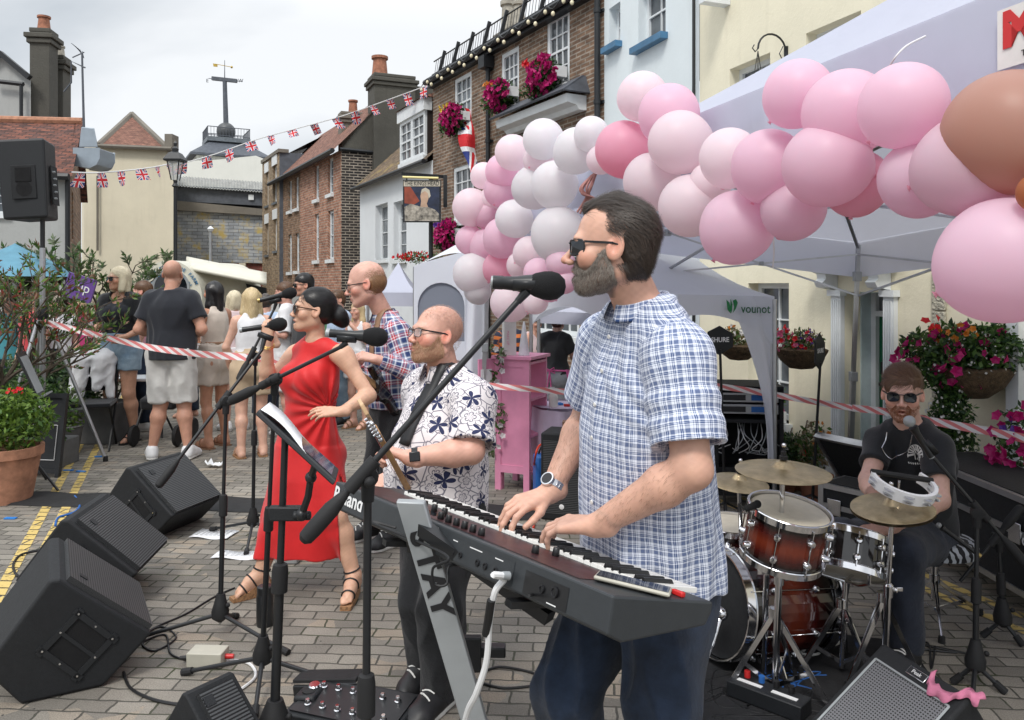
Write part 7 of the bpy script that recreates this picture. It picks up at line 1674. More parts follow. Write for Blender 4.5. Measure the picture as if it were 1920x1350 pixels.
def gazebo(lB,corners,ph,vh,mt='tent_white',legs=(0,1,2,3),arch=True,name='gazebo',drape=(),gR=None):
 cs=[V(c)for c in corners];cen=sum(cs,V((0,0,0)))/4;rT=tH(name,lB,'gazebo',(cen.x,cen.y,0),gR);pk=V((cen.x,cen.y,cen.z+ph));b=MB()
 for i in range(4):p,q=cs[i],cs[(i+1)%4];gM(b,lambda u,v:p.lerp(q,u).lerp(pk,v)-V((0,0,.12*math.sin(math.pi*v)*(1-.5*v))),12,8)
 b.bU('roof',mt,rT,sM=50)
 for i in range(4):
  p,q=cs[i],cs[(i+1)%4];L=(q-p).length;n=(q-p).cross(V((0,0,1))).normalized();b=MB()
  def f(u,v):
   hgt=vh*(1-(.62*math.sin(math.pi*u)**.7 if arch else 0));return p.lerp(q,u)-V((0,0,hgt*v))+n*.012*math.sin(u*L*6)*v
  gM(b,f,36,5);b.bU('valance',mt,rT,sM=60)
 for i in range(4):
  c=cs[i];b=MB();b.cone(V((c.x,c.y,0)),V((c.x,c.y,c.z-.02)),.018,.018,10);b.bU('leg','alu',rT)
  if i in drape:
   b=MB();tgt=[(cs[(i+1)%4]-c).normalized(),(cs[(i-1)%4]-c).normalized()]
   for t_ in tgt:gM(b,lambda u,v:c+t_*(.02+(.34*(1-v)**2.2+.04)*u)-V((0,0,(c.z-.35)*v))+t_.cross(V((0,0,1)))*.02*math.sin(u*7+v*4),10,16)
   b.bU('leg_drape',mt,rT,sM=60)
 return rT,cs
zc_=lambda py,Y:CAMZ-(py-HOR)/FPX*Y
fr_=P(1452,556,5.7);g1,gc=gazebo('white gazebo with green leaf logo and arched valance behind the keyboard player',[fr_,V((.75,5.25,fr_.z+.03)),V((.18,7.5,fr_.z+.06)),V((1.62,7.9,fr_.z+.02))],.62,.36,drape=(0,1))
p=gc[1].lerp(gc[0],.80)-V((0,0,.08));e=(gc[0]-gc[1]).normalized();nn=V((e.y,-e.x,0));nn=nn if nn.y<0 else-nn
tX('vounot',.088,M4of(p+nn*.03+e*.055-V((0,0,.012)),e,(0,0,1)),.002,bold=.0005).bU('lettering','green_door_paint',g1,sM=0)
mat('leaf_logo',(.01,.2,.06),.6,var=0,bump=0)
lg=p+nn*.03-e*.15
for pl in([(-.045,.05),(-.02,.03),(-.005,-.02),(-.01,-.045),(-.035,-.02)],[(-.01,.055),(.005,.02),(.0,-.045),(-.012,-.0)],[(.01,.045),(.035,.055),(.05,.03),(.035,-.01),(.01,-.04),(.02,.0)]):b=MB();b.pR(pl,lg,e,(0,0,1),nn,.002);b.bU('leaf_logo','leaf_logo',g1,sM=0)
rT=tH('gazebo','white tent with a grey arched mesh window behind the bald guitarist','gazebo',GY(850,7.2));Ya=7.0
def arch_pts(cx,w_,ybase,yspring,ytop,Y,n=14):return[P(cx-w_/2,ybase,Y)]+[P(cx-w_/2*math.cos(math.pi*k/n),yspring-(yspring-ytop)*math.sin(math.pi*k/n),Y)for k in range(n+1)]+[P(cx+w_/2,ybase,Y)]
inner=arch_pts(827,88,640,575,530,Ya);outer=[P(776,745,Ya),P(776,500,Ya)]+[P(776+(875-776)*k/12,500-(30)*(k/12)**.8,Ya)for k in range(1,12)]+[P(880,470,Ya),P(880,745,Ya)]
b=MB();ni=len(inner);vs=inner+[None]*ni
o2=[]
for k in range(ni):
 q=inner[k];
 if k==0:o2.append(P(776,745,Ya))
 elif k==ni-1:o2.append(P(880,745,Ya))
 else:
  t=(k-1)/(ni-3);x=776+104*t;o2.append(P(x,500-30*t**.8 if 0<t<1 else(500 if t==0 else 470),Ya))
b.add(inner+o2,[(k,k+1,ni+k+1,ni+k)for k in range(ni-1)]);b.add([inner[0],inner[-1],o2[-1],o2[0]],[(0,1,2,3)]);o=b.bU('side_panel','tent_white',rT,sM=0);m_=o.modifiers.new('s','SOLIDIFY');m_.thickness=.01
b=MB();bl=inner[0].lerp(inner[-1],.5);b.add([q+V((0,.02,0))for q in inner],[tuple(range(ni))]);b.bU('mesh_window','mesh_window',rT,sM=0)
b=MB();gM(b,lambda u,v:P(872+43*u,468+14*u+v*(240-20*u),6.9+.25*u+.05*math.sin(u*9+v*2)),14,14);b.bU('side_drape','tent_white',rT,sM=70)
b=MB();a_,c_,pk_=P(774,503,7.0),P(916,482,7.0),P(880,466,8.3);gM(b,lambda u,v:a_.lerp(c_,u).lerp(V((pk_.x,8.3,2.12)),v)+V((0,0,.08*math.sin(math.pi*u)*(1-v))),10,6);b.bU('roof','tent_white',rT,sM=60)
for x in(778,912):b=MB();b.cone(GY(x,7.05),P(x,500,7.05),.018,.018);b.bU('leg','alu',rT)
aw=[P(702,548,9.6),P(775,548,9.6),P(775,530,11.6),P(714,534,11.6)]
gazebo('grey market awning with a dark valance left of the white tent',[P(690,548,9.5),P(790,549,9.2),P(800,545,11.4),P(708,545,11.6)],.38,.16,'awning_grey',arch=False)
gazebo('grey canopy behind the pink cabinet over the cake stall',[P(1010,583,7.9),P(1175,590,7.7),P(1200,575,9.4),P(1040,572,9.8)],.35,.12,'awning_grey',arch=False)
def cabinet():
 Yc=6.35;a=GY(930,Yc);c=GY(994,Yc-.12);e=(c-a).normalized();n=V((-e.y,e.x,0));rT=tH('cabinet','pink painted panelled cabinet with its shelves facing left','cabinet',a);w_=(c-a).length;h=P(0,672,Yc).z;dp=.33;M3=Matrix((e,n,V((0,0,1)))).transposed();mat('pink_paint',(.7,.27,.42),.45,var=.08)
 W=lambda x,y,z:a+e*x+n*y+V((0,0,z));b=MB()
 b.box(W(w_/2,0,h/2+.06),(w_-.06,.02,h-.16),M3);b.bU('panel','pink_paint',rT,sM=0)
 b=MB();
 for x in(.025,w_-.025):b.box(W(x,-.004,h/2),(.05,.03,h),M3)
 b.box(W(w_/2,-.0035,h-.03),(w_-.1,.03,.06),M3);b.box(W(w_/2,-.0035,.17),(w_-.1,.03,.06),M3);b.bU('frame','pink_paint',rT,sM=0)
 for k in range(4):b=MB();b.box(W(w_/2,dp/2+.02,.14+k*(h-.17)/3),(w_,dp,.02),M3);b.bU('shelf','pink_paint',rT,sM=0)
 b=MB();b.box(W(w_/2,dp+.02,h/2+.07),(w_,.02,h-.14),M3);b.bU('back_panel','pink_paint',rT,sM=0)
 b=MB();b.box(W(w_/2,dp/2,h+.012),(w_+.05,dp+.08,.024),M3);b.bU('top','pink_paint',rT,sM=0)
 for x in(.03,w_-.03):
  for y in(.02,dp):b=MB();b.box(W(x,y,.07),(.045,.045,.14),M3);b.bU('leg','pink_paint',rT,sM=0)
 g=Matrix.Rotation(R(62),3,'Z');e2=-(g@e);W2=lambda x,z:a-V((.01,.0,0))+V((-.5,-.35,0)).normalized()*x+V((0,0,z));dv=V((-.5,-.35,0)).normalized();nv=V((dv.y,-dv.x,0));M4_=Matrix((dv,V((0,0,1)).cross(dv),V((0,0,1)))).transposed()
 b=MB();b.box(W2(.08,h/2+.16),(.15,.018,h-.32),M4_);dd=b.bU('door','pink_paint',rT,sM=0)
 for k in range(2):b=MB();b.box(W2(.08,h-.18-.26*k)-V((0,.014,0)),(.10,.008,.2),M4_);b.bU('menu_card','paper',dd,sM=0)
 t=W(.06,.05,h+.025);b=MB();b.box(t+V((.03,.0,.14)),(.1,.06,.28),.3);o=b.bU('gift_box','sole_white',sM=0);tag(o,'tall white printed box standing on the pink cabinet','box');tX('MAKE UP',.028,M4of(t+V((.02,-.043,.14)),(0,0,-1),(.95,.3,0)),.001).bU('lettering','pink_paint',o,sM=0)
 t=W(.20,.10,h+.025);b=MB();b.lA([(.045,0),(.03,.12),(.008,.26),(.002,.27)],t,n=16);tag(b.bU('paper_cone','paper'),'slim white paper cone standing on the pink cabinet','paper cone')
 return a,e,n,w_,h
cab=cabinet()
def lV(b,c,rad,n,size,rnd,flat=1.0,nmat=1,up_bias=.0,tri=False):
 for _ in range(n):
  d=V((rnd.gauss(0,1),rnd.gauss(0,1),rnd.gauss(0,1)));d.normalize();r_=rnd.random()**.45;p=V(c)+V((d.x*rad[0]*r_,d.y*rad[1]*r_,d.z*rad[2]*r_))
  a=V((rnd.gauss(0,1),rnd.gauss(0,1),rnd.gauss(0,1)+up_bias)).normalized();s=a.cross(V((rnd.gauss(0,1),rnd.gauss(0,1),rnd.gauss(0,1)))).normalized();L=size*(.6+.8*rnd.random());w_=L*.42*flat
  b.use(rnd.randrange(nmat));b.add([p,p+a*L*.5+s*w_*.5,p+a*L,p+a*L*.5-s*w_*.5],[(0,1,2,3)])
def lM(name,c,rough=.5):
 m,t=nM(name);o=t.obj();n=t.noise(o,7,4);b=t.bsdf(t.mix(n,(c[0]*.6,c[1]*.6,c[2]*.6,1),(c[0]*1.35,c[1]*1.35,c[2]*1.3,1)),rough)
 tr=t.n('BsdfTranslucent',Color=(*c,1));mx=t.n('MixShader');mx.inputs[0].default_value=.25;t.t.links.new(b.outputs[0],mx.inputs[1]);t.t.links.new(tr.outputs[0],mx.inputs[2]);t.t.links.new(mx.outputs[0],t.out.inputs[0])
for nm,c in(('leaf_green',(.06,.13,.025)),('leaf_dark',(.02,.055,.018)),('leaf_lime',(.13,.22,.03)),('leaf_olive',(.13,.16,.09)),('leaf_red',(.25,.045,.03)),('leaf_bronze',(.2,.09,.05)),('leaf_dry',(.22,.17,.09)),('petal_magenta',(.48,.01,.16)),('petal_pink',(.6,.12,.25)),('petal_red',(.65,.02,.03)),('petal_orange',(.7,.25,.04)),('petal_purple',(.13,.05,.35)),('petal_white',(.75,.75,.75)),('petal_yellow',(.7,.5,.05))):lM(nm,c)
mat('bark',(.09,.07,.05),.9,var=.3,vs=20,bump=.8);mat('coir',(.13,.085,.045),.95,var=.4,vs=30,bump=1,bs=90,bd=.02);mat('planter_grey',(.12,.12,.12),.8,var=.2)
def fL(b,p,r,rnd,face_,n=5,cup=.35):
 f=V(face_)+V((rnd.gauss(0,.5),rnd.gauss(0,.5),rnd.gauss(0,.5)));f.normalize();M3=frame(f);vs=[p-f*r*.5];
 for k in range(n*2):t=math.pi*k/n;q=r*(1.0 if k%2 else .72);vs.append(p+M3@V((math.cos(t)*q,math.sin(t)*q,r*cup*.4)))
 b.add(vs,[(0,1+k,1+(k+1)%(n*2))for k in range(n*2)])
def fB(name,lB,c,rad,leaf_m,nl,ls,flowers,face_=(-.7,-.7,.1),cat='plant',gR=None,basket=None,seed=1,trail=None,box=None):
 rnd=random.Random(seed);c=V(c);rT=tH(name,lB,cat,c-V((0,0,rad[2])),gR);b=MB();lV(b,c,rad,nl,ls,rnd,1.0,len(leaf_m));
 for(cc,rr_,nn_)in(trail or[]):lV(b,V(cc),rr_,nn_,ls,rnd,1.0,len(leaf_m))
 b.bU('foliage',leaf_m,rT,sM=0)
 for m_,n_,r_,(ox,oy,oz,sx,sy,sz)in flowers:
  b=MB()
  for _ in range(n_):
   d=V((rnd.gauss(0,1),rnd.gauss(0,1),rnd.gauss(0,1)));d.normalize()
   if d.dot(V(face_))<-.1:d=-d
   k=.8+.28*rnd.random();fL(b,c+V((ox,oy,oz))+V((d.x*sx*k,d.y*sy*k,d.z*sz*k)),r_*(.75+.5*rnd.random()),rnd,face_)
  b.bU('blossoms',m_,rT,sM=0)
 if basket:
  b=MB();q,r_,h_=V(basket[0]),basket[1],basket[2];b.lA([(.001,-h_),(r_*.45,-h_*.92),(r_*.8,-h_*.55),(r_,-h_*.1),(r_*1.02,0),(r_*.9,.01)],q,n=20);b.bU('basket','coir',rT)
  if len(basket)>3:
   b=MB();t=V(basket[3])
   for k in range(3):a=2.09*k;b.cone(q+V((math.cos(a)*r_,math.sin(a)*r_,0)),t,.003,.003,5)
   b.bU('chain','black_iron',rT)
 if box:b=MB();b.box(box[0],box[1],box[2]);b.bU('trough','white_paint',rT,sM=0)
 return rT
fn=(YF.n.x,YF.n.y,.15);pn=(PF.n.x,PF.n.y,.1)
def hangbracket(lB,p,f,reach=.45,h=.35):
 rT=tH('hanging_bracket',lB,'bracket',p);b=MB();n=V((f[0],f[1],0)).normalized();pts=[p+V((0,0,0))]+[p+n*reach*(1-math.cos(t))*.5+V((0,0,h*math.sin(t)*.8))for t in[math.pi*k/10 for k in range(11)]];b.tU(pts,.009,6);b.bU('arm','black_iron',rT);b=MB();b.box(p-n*.005+V((0,0,-.06)),(.02,.04,.22),math.atan2(n.y,n.x));b.tU([p+n*.02-V((0,0,.1)),p+n*.07-V((0,0,.02)),p+n*.03+V((0,0,.05))],.005,5);b.bU('wall_plate','black_iron',rT)
 b=MB();e=pts[-1];b.tU([e+V((0,0,0)),e+n*.03-V((0,0,.03)),e+n*.06,e+n*.04+V((0,0,.03))],.006,5)
 for k in(-1,0,1):b.cone(e+V((0,0,-.02)),e+V((k*.09,.05*k,-.5)),.0035,.0035,4)
 b.bU('chain','black_iron',rT)
hangbracket('black wrought iron hanging basket bracket on the cream wall beside the upper windows',YF.px(1475,98,.01),(YF.n.x,YF.n.y),.3,.18)
M_=[('petal_magenta',1)]
fB('hanging_basket','huge hanging basket of magenta petunias with orange begonias right of the green door',P(1812,660,5.15),(.42,.26,.19),['leaf_green','leaf_dark','leaf_green'],3400,.05,[('petal_magenta',60,.034,(-.02,0,-.03,.44,.28,.2)),('petal_orange',14,.028,(-.1,-.05,.12,.16,.15,.06)),('petal_red',4,.03,(-.2,0,.17,.1,.1,.05)),('petal_white',220,.008,(.03,0,-.04,.38,.27,.19))],fn,'flower basket','flower baskets',(P(1815,690,5.15),.26,.2),3,[(P(1745,700,5.1),(.14,.12,.1),350),(P(1872,640,5.1),(.18,.14,.12),420)])
fB('hanging_basket','hanging basket of red and purple flowers by the ground floor window',P(1500,640,6.3),(.19,.16,.1),['leaf_green','leaf_dry'],900,.035,[('petal_red',18,.022,(-.05,-.03,.02,.2,.15,.1)),('petal_pink',22,.022,(-.04,-.04,.0,.2,.15,.11)),('petal_purple',60,.010,(.07,-.05,.0,.12,.12,.09))],fn,'flower basket','flower baskets',(P(1502,655,6.3),.2,.16),5)
fB('hanging_basket','hanging basket of pale flowers behind the shoulder of the keyboard player',P(1382,632,6.9),(.16,.14,.09),['leaf_green','leaf_dry'],600,.035,[('petal_white',30,.016,(0,-.03,.02,.17,.14,.1)),('petal_orange',10,.016,(-.05,-.03,.04,.1,.1,.06))],fn,'flower basket','flower baskets',(P(1385,648,6.9),.18,.13),6)
fB('window_box','flower trough of red flowers on the sill of the ground floor window',YF.px(1452,745,.1),(.22,.12,.12),['leaf_green','leaf_dark'],800,.035,[('petal_red',14,.022,(0,-.04,.06,.2,.1,.08)),('petal_magenta',16,.03,(.1,-.05,-.12,.14,.1,.1))],fn,'window box','window boxes',None,8,[(YF.px(1470,790,.15),(.08,.08,.08),120)],(YF.px(1450,775,.1),(.12,.45,.1),math.atan2(YF.d.y,YF.d.x)-math.pi/2))
fB('petunias','trailing magenta petunias at the right edge below the tape',P(1915,850,4.55),(.14,.14,.28),['leaf_green','leaf_dark'],700,.04,[('petal_magenta',44,.032,(-.03,-.03,0,.16,.14,.28)),('petal_purple',4,.03,(-.05,-.03,.15,.08,.1,.06))],fn,'plant','flower baskets',None,9)
fB('geraniums','low red and magenta flowers behind the long flight case',P(1880,935,4.75),(.3,.1,.05),['leaf_green'],400,.035,[('petal_red',24,.022,(0,-.02,.03,.3,.1,.04)),('petal_magenta',24,.026,(.05,-.02,.02,.3,.1,.04))],fn,'plant','potted plants',None,10)
for k,(px,py,w_,h_,lab,extra)in enumerate([(857,225,.5,.34,'pub flower box of magenta and yellow blooms behind the flag','petal_yellow'),(944,182,.55,.3,'middle pub flower box of magenta petunias with a red bloom','petal_orange'),(1028,148,.62,.36,'right hand pub flower box of magenta petunias under the top window','petal_red'),(846,440,.42,.34,'pub flower box low down beside the balloons','petal_purple')]):
 c=PF.px(px+16,py,.2);fB('window_box',lab,c,(.22,w_*.66,h_*.75),['leaf_green','leaf_dark'],1500,.07,[('petal_magenta',150,.05,(0,0,-.02,.26,w_*.72,h_*.8)),(extra,12,.05,(-.1,0,h_*.5,.2,w_*.4,h_*.2))],pn,'window box','window boxes',None,20+k,[(c+V((-.12,0,-h_*.5)),(w_*.35,.2,h_*.4),400)],(PF.px(px+16,py-2,.13),(.18,w_*1.1,.15),math.atan2(PF.d.y,PF.d.x)-math.pi/2))
fB('window_box','row of red flowers on a ledge of the white pub wing',WF.px(790,487,.3)if False else PF.px(826,484,.4),(.5,.2,.1),['leaf_green'],400,.06,[('petal_red',60,.035,(0,0,.03,.5,.2,.08))],pn,'window box','window boxes',None,30)
def pP(name,lB,base,pr,ph,rad,lm,n,ls,flowers=(),seed=1,potm='clay_pot',stems=True,gR='potted plants'):
 B=V(base);rT=tH(name,lB,'potted plant',B,gR);b=MB();b.lA([(pr*.72,0),(pr*.98,ph*.82),(pr*1.06,ph*.83),(pr*1.08,ph),(pr*.95,ph),(pr*.92,ph*.9),(.001,ph*.88)],B,n=28);b.bU('pot',potm,rT);rnd=random.Random(seed);c=B+V((0,0,ph+rad[2]*.85))
 b=MB();lV(b,c,rad,n,ls,rnd,1.0,len(lm));b.bU('foliage',lm,rT,sM=0)
 if stems:
  b=MB()
  for k in range(9):a=rnd.random()*6.28;e=c+V((math.cos(a)*rad[0]*.6,math.sin(a)*rad[1]*.6,rad[2]*rnd.uniform(-.2,.6)));b.tU([B+V((0,0,ph*.85)),B+V((0,0,ph*.85)).lerp(e,.5)+V((rnd.gauss(0,.02),0,.02)),e],.006,5)
  b.bU('stems','bark',rT)
 for m_,n_,r_,(ox,oy,oz,sx,sy,sz)in flowers:
  b=MB()
  for _ in range(n_):d=V((rnd.gauss(0,1),rnd.gauss(0,1)-.4,rnd.gauss(0,1)+.3)).normalized();fL(b,c+V((ox,oy,oz))+V((d.x*sx,d.y*sy,d.z*sz)),r_,rnd,(0,-.7,.5))
  b.bU('blossoms',m_,rT,sM=0)
 return rT
pP('potted_shrub','terracotta pot with a sparse leggy shrub by the white pilaster',GY(1528,6.0),.125,.2,(.14,.12,.22),['leaf_green','leaf_dry'],320,.05,[('petal_orange',6,.018,(0,0,.1,.1,.1,.12))],3)
pP('potted_shrub','terracotta pot of green leaves and small pink flowers beside the equipment rack',GY(1468,6.3),.12,.18,(.18,.15,.15),['leaf_green','leaf_dark'],700,.045,[('petal_red',8,.018,(0,0,0,.18,.15,.12))],4)
pP('potted_shrub','bushy grey-green shrub between the two terracotta pots by the wall',GY(1500,6.35),.1,.16,(.14,.12,.16),['leaf_olive','leaf_green'],600,.04,(),5)
T0=GY(1782,5.05);rT=tH('topiary','dark conical topiary bush with white pebbly blossom below the big basket','topiary',T0,'potted plants');rnd=random.Random(11);b=MB();H_=P(0,712,5.05).z
for k in range(14):z=.25+(H_-.25)*k/13;r_=.15*math.sin(math.pi*min(1,(.18+.82*k/13)))**.6+.02;lV(b,T0+V((0,0,z)),(r_,r_,.06),330,.035,rnd,1,2)
b.bU('foliage',['leaf_dark','leaf_green'],rT,sM=0);b=MB();b.box(T0+V((0,0,.13)),(.26,.26,.26),.3);b.bU('planter','planter_grey',rT,bV=.01);b=MB()
for _ in range(120):a=rnd.random()*6.28;k=rnd.random();z=.35+(H_-.4)*k;r_=.13*math.sin(math.pi*(.18+.8*k))**.6+.04;fL(b,T0+V((math.cos(a)*r_,math.sin(a)*r_,z)),.010,rnd,(math.cos(a),math.sin(a),0))
b.bU('blossoms','petal_white',rT,sM=0)
pc=GY(12,6.0);rT=pP('flower_pot','big terracotta pot of bright green geraniums with red blooms at lower left',pc+V((0,.0,0)),.235,.41,(.34,.3,.24),['leaf_lime','leaf_green','leaf_lime'],3000,.05,[('petal_red',16,.013,(.13,-.1,.22,.06,.05,.025)),('petal_red',10,.013,(-.1,-.1,.22,.04,.04,.02))],7,'terracotta_pot')
def branchy(name,lB,base,height,spread,lm,nb,ls,per,seed,rad=.028,gR='shrubs at the left',lean=(0,0)):
 B=V(base);rnd=random.Random(seed);rT=tH(name,lB,'shrub',B,gR);bw=MB();bl=MB()
 def grow(p,d,L,r_,lev):
  n=4;pts=[p]
  for k in range(n):d=(d+V((rnd.gauss(0,.16),rnd.gauss(0,.16),rnd.gauss(0,.1)+.04))).normalized();pts.append(pts[-1]+d*L/n)
  bw.tU(pts,r_,5 if lev else 7,rs=[r_*(1-.45*k/n)for k in range(n+1)])
  if lev>=3:
   e=pts[-1]
   for _ in range(per):
    a=(d+V((rnd.gauss(0,.7),rnd.gauss(0,.7),rnd.gauss(0,.5)+.25))).normalized();s=a.cross(V((rnd.gauss(0,1),rnd.gauss(0,1),.3))).normalized();q=e-d*rnd.random()*L*.6;l_=ls*(.7+.6*rnd.random());w_=l_*.3
    bl.use(rnd.choice(range(len(lm))));bl.add([q,q+a*l_*.5+s*w_*.5,q+a*l_,q+a*l_*.5-s*w_*.5],[(0,1,2,3)])
   return
  for _ in range(nb if lev else nb+2):
   dd=(d+V((rnd.gauss(0,.62),rnd.gauss(0,.62),rnd.gauss(0,.3)+.1))).normalized();grow(pts[rnd.choice([2,3,4])],dd,L*.68,r_*.55,lev+1)
 for k in range(3):a=rnd.random()*6.28;grow(B,V((math.cos(a)*spread*.5+lean[0],math.sin(a)*spread*.4+lean[1],1)).normalized(),height*.42,rad,0)
 bw.bU('branches','bark',rT);bl.bU('leaves',lm,rT,sM=0);return rT
branchy('shrub','tall open shrub with bronze-red and green leaves at the left edge',GY(-10,6.7,.3),1.85,.95,['leaf_bronze','leaf_red','leaf_green','leaf_lime','leaf_olive','leaf_green','leaf_bronze'],3,.062,13,5,.03,lean=(.06,0));branchy('shrub','second bronze-leaved shrub rising beside the speaker pole',GY(26,7.4,.35),1.7,.7,['leaf_bronze','leaf_green','leaf_lime','leaf_green','leaf_olive'],3,.06,14,15,.022,lean=(.02,0))
branchy('olive_tree','grey-green olive tree behind the bronze shrub and left of the blonde woman',GY(172,10.5,.3),2.15,.6,['leaf_olive','leaf_olive','leaf_green'],3,.085,26,6,.04,lean=(.05,0))
rnd=random.Random(3);b=MB();rT=tH('hedge','low dense green hedge in a planter beyond the silver tripod','hedge',GY(120,8.3));lV(b,GY(95,8.3,.62),(.75,.3,.34),3600,.06,rnd,1,3);b.bU('foliage',['leaf_dark','leaf_green','leaf_olive'],rT,sM=0);b=MB();b.box(GY(100,8.35,.2),(1.5,.5,.4));b.bU('planter','planter_grey',rT,bV=.01)
rnd=random.Random(5);b=MB();rT=tH('hedge','low green planting behind the geranium pot at the left edge','hedge',GY(20,7.0));lV(b,GY(10,7.0,.5),(.6,.3,.42),3000,.055,rnd,1,3);b.bU('foliage',['leaf_dark','leaf_green','leaf_green'],rT,sM=0);b=MB();b.box(GY(5,7.1,.12),(1.1,.5,.24));b.bU('planter','planter_grey',rT,bV=.01)
rnd=random.Random(8);b=MB();rT=tH('potted_plant','lime green plant trailing from a grey pot beside the silver tripod','potted plant',GY(128,7.7));lV(b,GY(126,7.7,.42),(.16,.15,.26),900,.045,rnd,1,2);b.bU('foliage',['leaf_lime','leaf_olive'],rT,sM=0);b=MB();b.lA([(.1,0),(.14,.25),(.15,.26),(.13,.27),(.001,.25)],GY(126,7.7),n=20);b.bU('pot','planter_grey',rT)
mat('chalkboard',(.02,.022,.026),.7,var=.2,vs=8);c=GY(55,6.75);rT=tH('chalkboard','black chalkboard sign with white lettering behind the geranium pot','chalkboard',c);M3=Matrix.Rotation(-.12,3,'Z')@Matrix.Rotation(R(-9),3,'X');h_=P(0,738,6.75).z;W=lambda x,y,z:c+M3@V((x,y,z));b=MB();b.box(W(0,.01,h_/2),(.52,.012,h_-.06),M3);b.bU('board','chalkboard',rT,sM=0);b=MB()
for x in(-.26,.26):b.box(W(x,0,h_/2),(.035,.035,h_),M3)
b.box(W(0,0,h_-.02),(.485,.034,.04),M3);b.box(W(0,0,.05),(.485,.034,.04),M3);b.bU('frame','stand_black',rT,sM=0)
tX('AMS',.13,M4of(W(-.03,-.002,h_-.16),M3@V((1,0,0)),M3@V((0,0,1))),.002,bold=.004).bU('lettering','letter_white',rT,sM=0);b=MB();q=[W(-.21,.0,.14),W(.21,.0,.14),W(.21,.0,h_-.27),W(-.21,.0,h_-.27)]
for k in range(4):b.tU([q[k],q[(k+1)%4]],.0035,4)
b.bU('chalk_border','letter_white',rT)
p=P(58,702,6.3);rT=tH('music_stand','small music stand with a lyric sheet beside the silver tripod','music stand',(p.x,p.y,0),'music holders');b=MB();M3=Matrix.Rotation(1.9,3,'Z')@Matrix.Rotation(R(-22),3,'X');b.box(p,(.26,.012,.38),M3);b.bU('desk','stand_black',rT,sM=0);b=MB();b.box(p-M3@V((0,.009,0)),(.22,.002,.31),M3);b.bU('sheet','grey_metal',rT,sM=0);b=MB();b.box(p-M3@V((0,.03,.19)),(.3,.05,.012),M3);b.bU('ledge','alu',rT,sM=0)
f=GY(60,6.35);b=MB();b.cone(f+V((0,0,.2)),p,.012,.01);b.bU('pole','stand_black',rT)
for k in range(3):a=R(120*k-20);b=MB();b.cone(f+V((0,0,.25)),f+V((math.cos(a)*.28,math.sin(a)*.28,.01)),.010,.010);b.bU('leg','stand_black',rT)
def tape_mat():
 m,t=nM('barrier_tape');s=t.n('SeparateXYZ',i0=t.uv());f=t.m('FRACT',t.m('ADD',t.m('MULTIPLY',s.outputs[0],5.5),s.outputs[1]));f=t.m('GREATER_THAN',f,.5);t.bsdf(t.mix(f,(.8,.77,.77,1),(.72,.22,.22,1)),.35,0,t.noise(t.obj(),9,3),.3,.01)
tape_mat()
def tape(lB,pts,w_=.05):
 pp=sP([P(*q)for q in pts],10);b=MB();L=0;n=len(pp)
 for i in range(n-1):
  a,c=pp[i],pp[i+1];tw=lambda k:V((.0,.25*math.sin(k*.35),1)).normalized()*w_/2;l2=L+(c-a).length
  b.qU(a-tw(i),c-tw(i+1),c+tw(i+1),a+tw(i),[(L,0),(l2,0),(l2,1),(L,1)]);L=l2
 return tag(b.bU('barrier_tape','barrier_tape',sM=0),lB,'barrier tape','red and white barrier tape')
tape('red and white tape from the silver tripod past the blonde woman and bald man',[(84,604,7.1),(180,628,7.0),(275,650,6.9),(370,663,6.4),(450,669,6.1),(500,674,5.9),(560,684,5.9)],.055)
tape('red and white tape in front of the pink cabinet',[(700,700,5.9),(800,712,5.9),(905,722,5.9),(1000,730,5.9),(1090,736,5.9),(1200,736,5.9)],.045)
tape('red and white tape between the keyboard player and the canopy leg',[(1300,722,5.85),(1360,726,5.8),(1440,738,5.75),(1520,752,5.75),(1598,765,5.75)],.045)
tape('red and white tape stretched behind the drummer to the right edge',[(1598,765,5.75),(1660,772,5.4),(1760,792,4.95),(1850,808,4.6),(1960,830,4.25)],.05)
def union_mat():
 m,t=nM('union_flag');s=t.n('SeparateXYZ',i0=t.uv());x=t.m('SUBTRACT',s.outputs[0],.5);y=t.m('SUBTRACT',s.outputs[1],.5);ax,ay=t.m('ABSOLUTE',x),t.m('ABSOLUTE',y)
 d1=t.m('ABSOLUTE',t.m('SUBTRACT',ax,ay));c=t.mix(t.m('LESS_THAN',d1,.11),(.015,.03,.18,1),(.75,.75,.78,1));c=t.mix(t.m('LESS_THAN',d1,.045),c,(.6,.02,.03,1))
 mn=t.m('MINIMUM',ax,ay);c=t.mix(t.m('LESS_THAN',mn,.155),c,(.75,.75,.78,1));c=t.mix(t.m('LESS_THAN',mn,.09),c,(.6,.02,.03,1));t.bsdf(c,.75,0,t.noise(t.obj(),12,3),.3,.01)
union_mat()
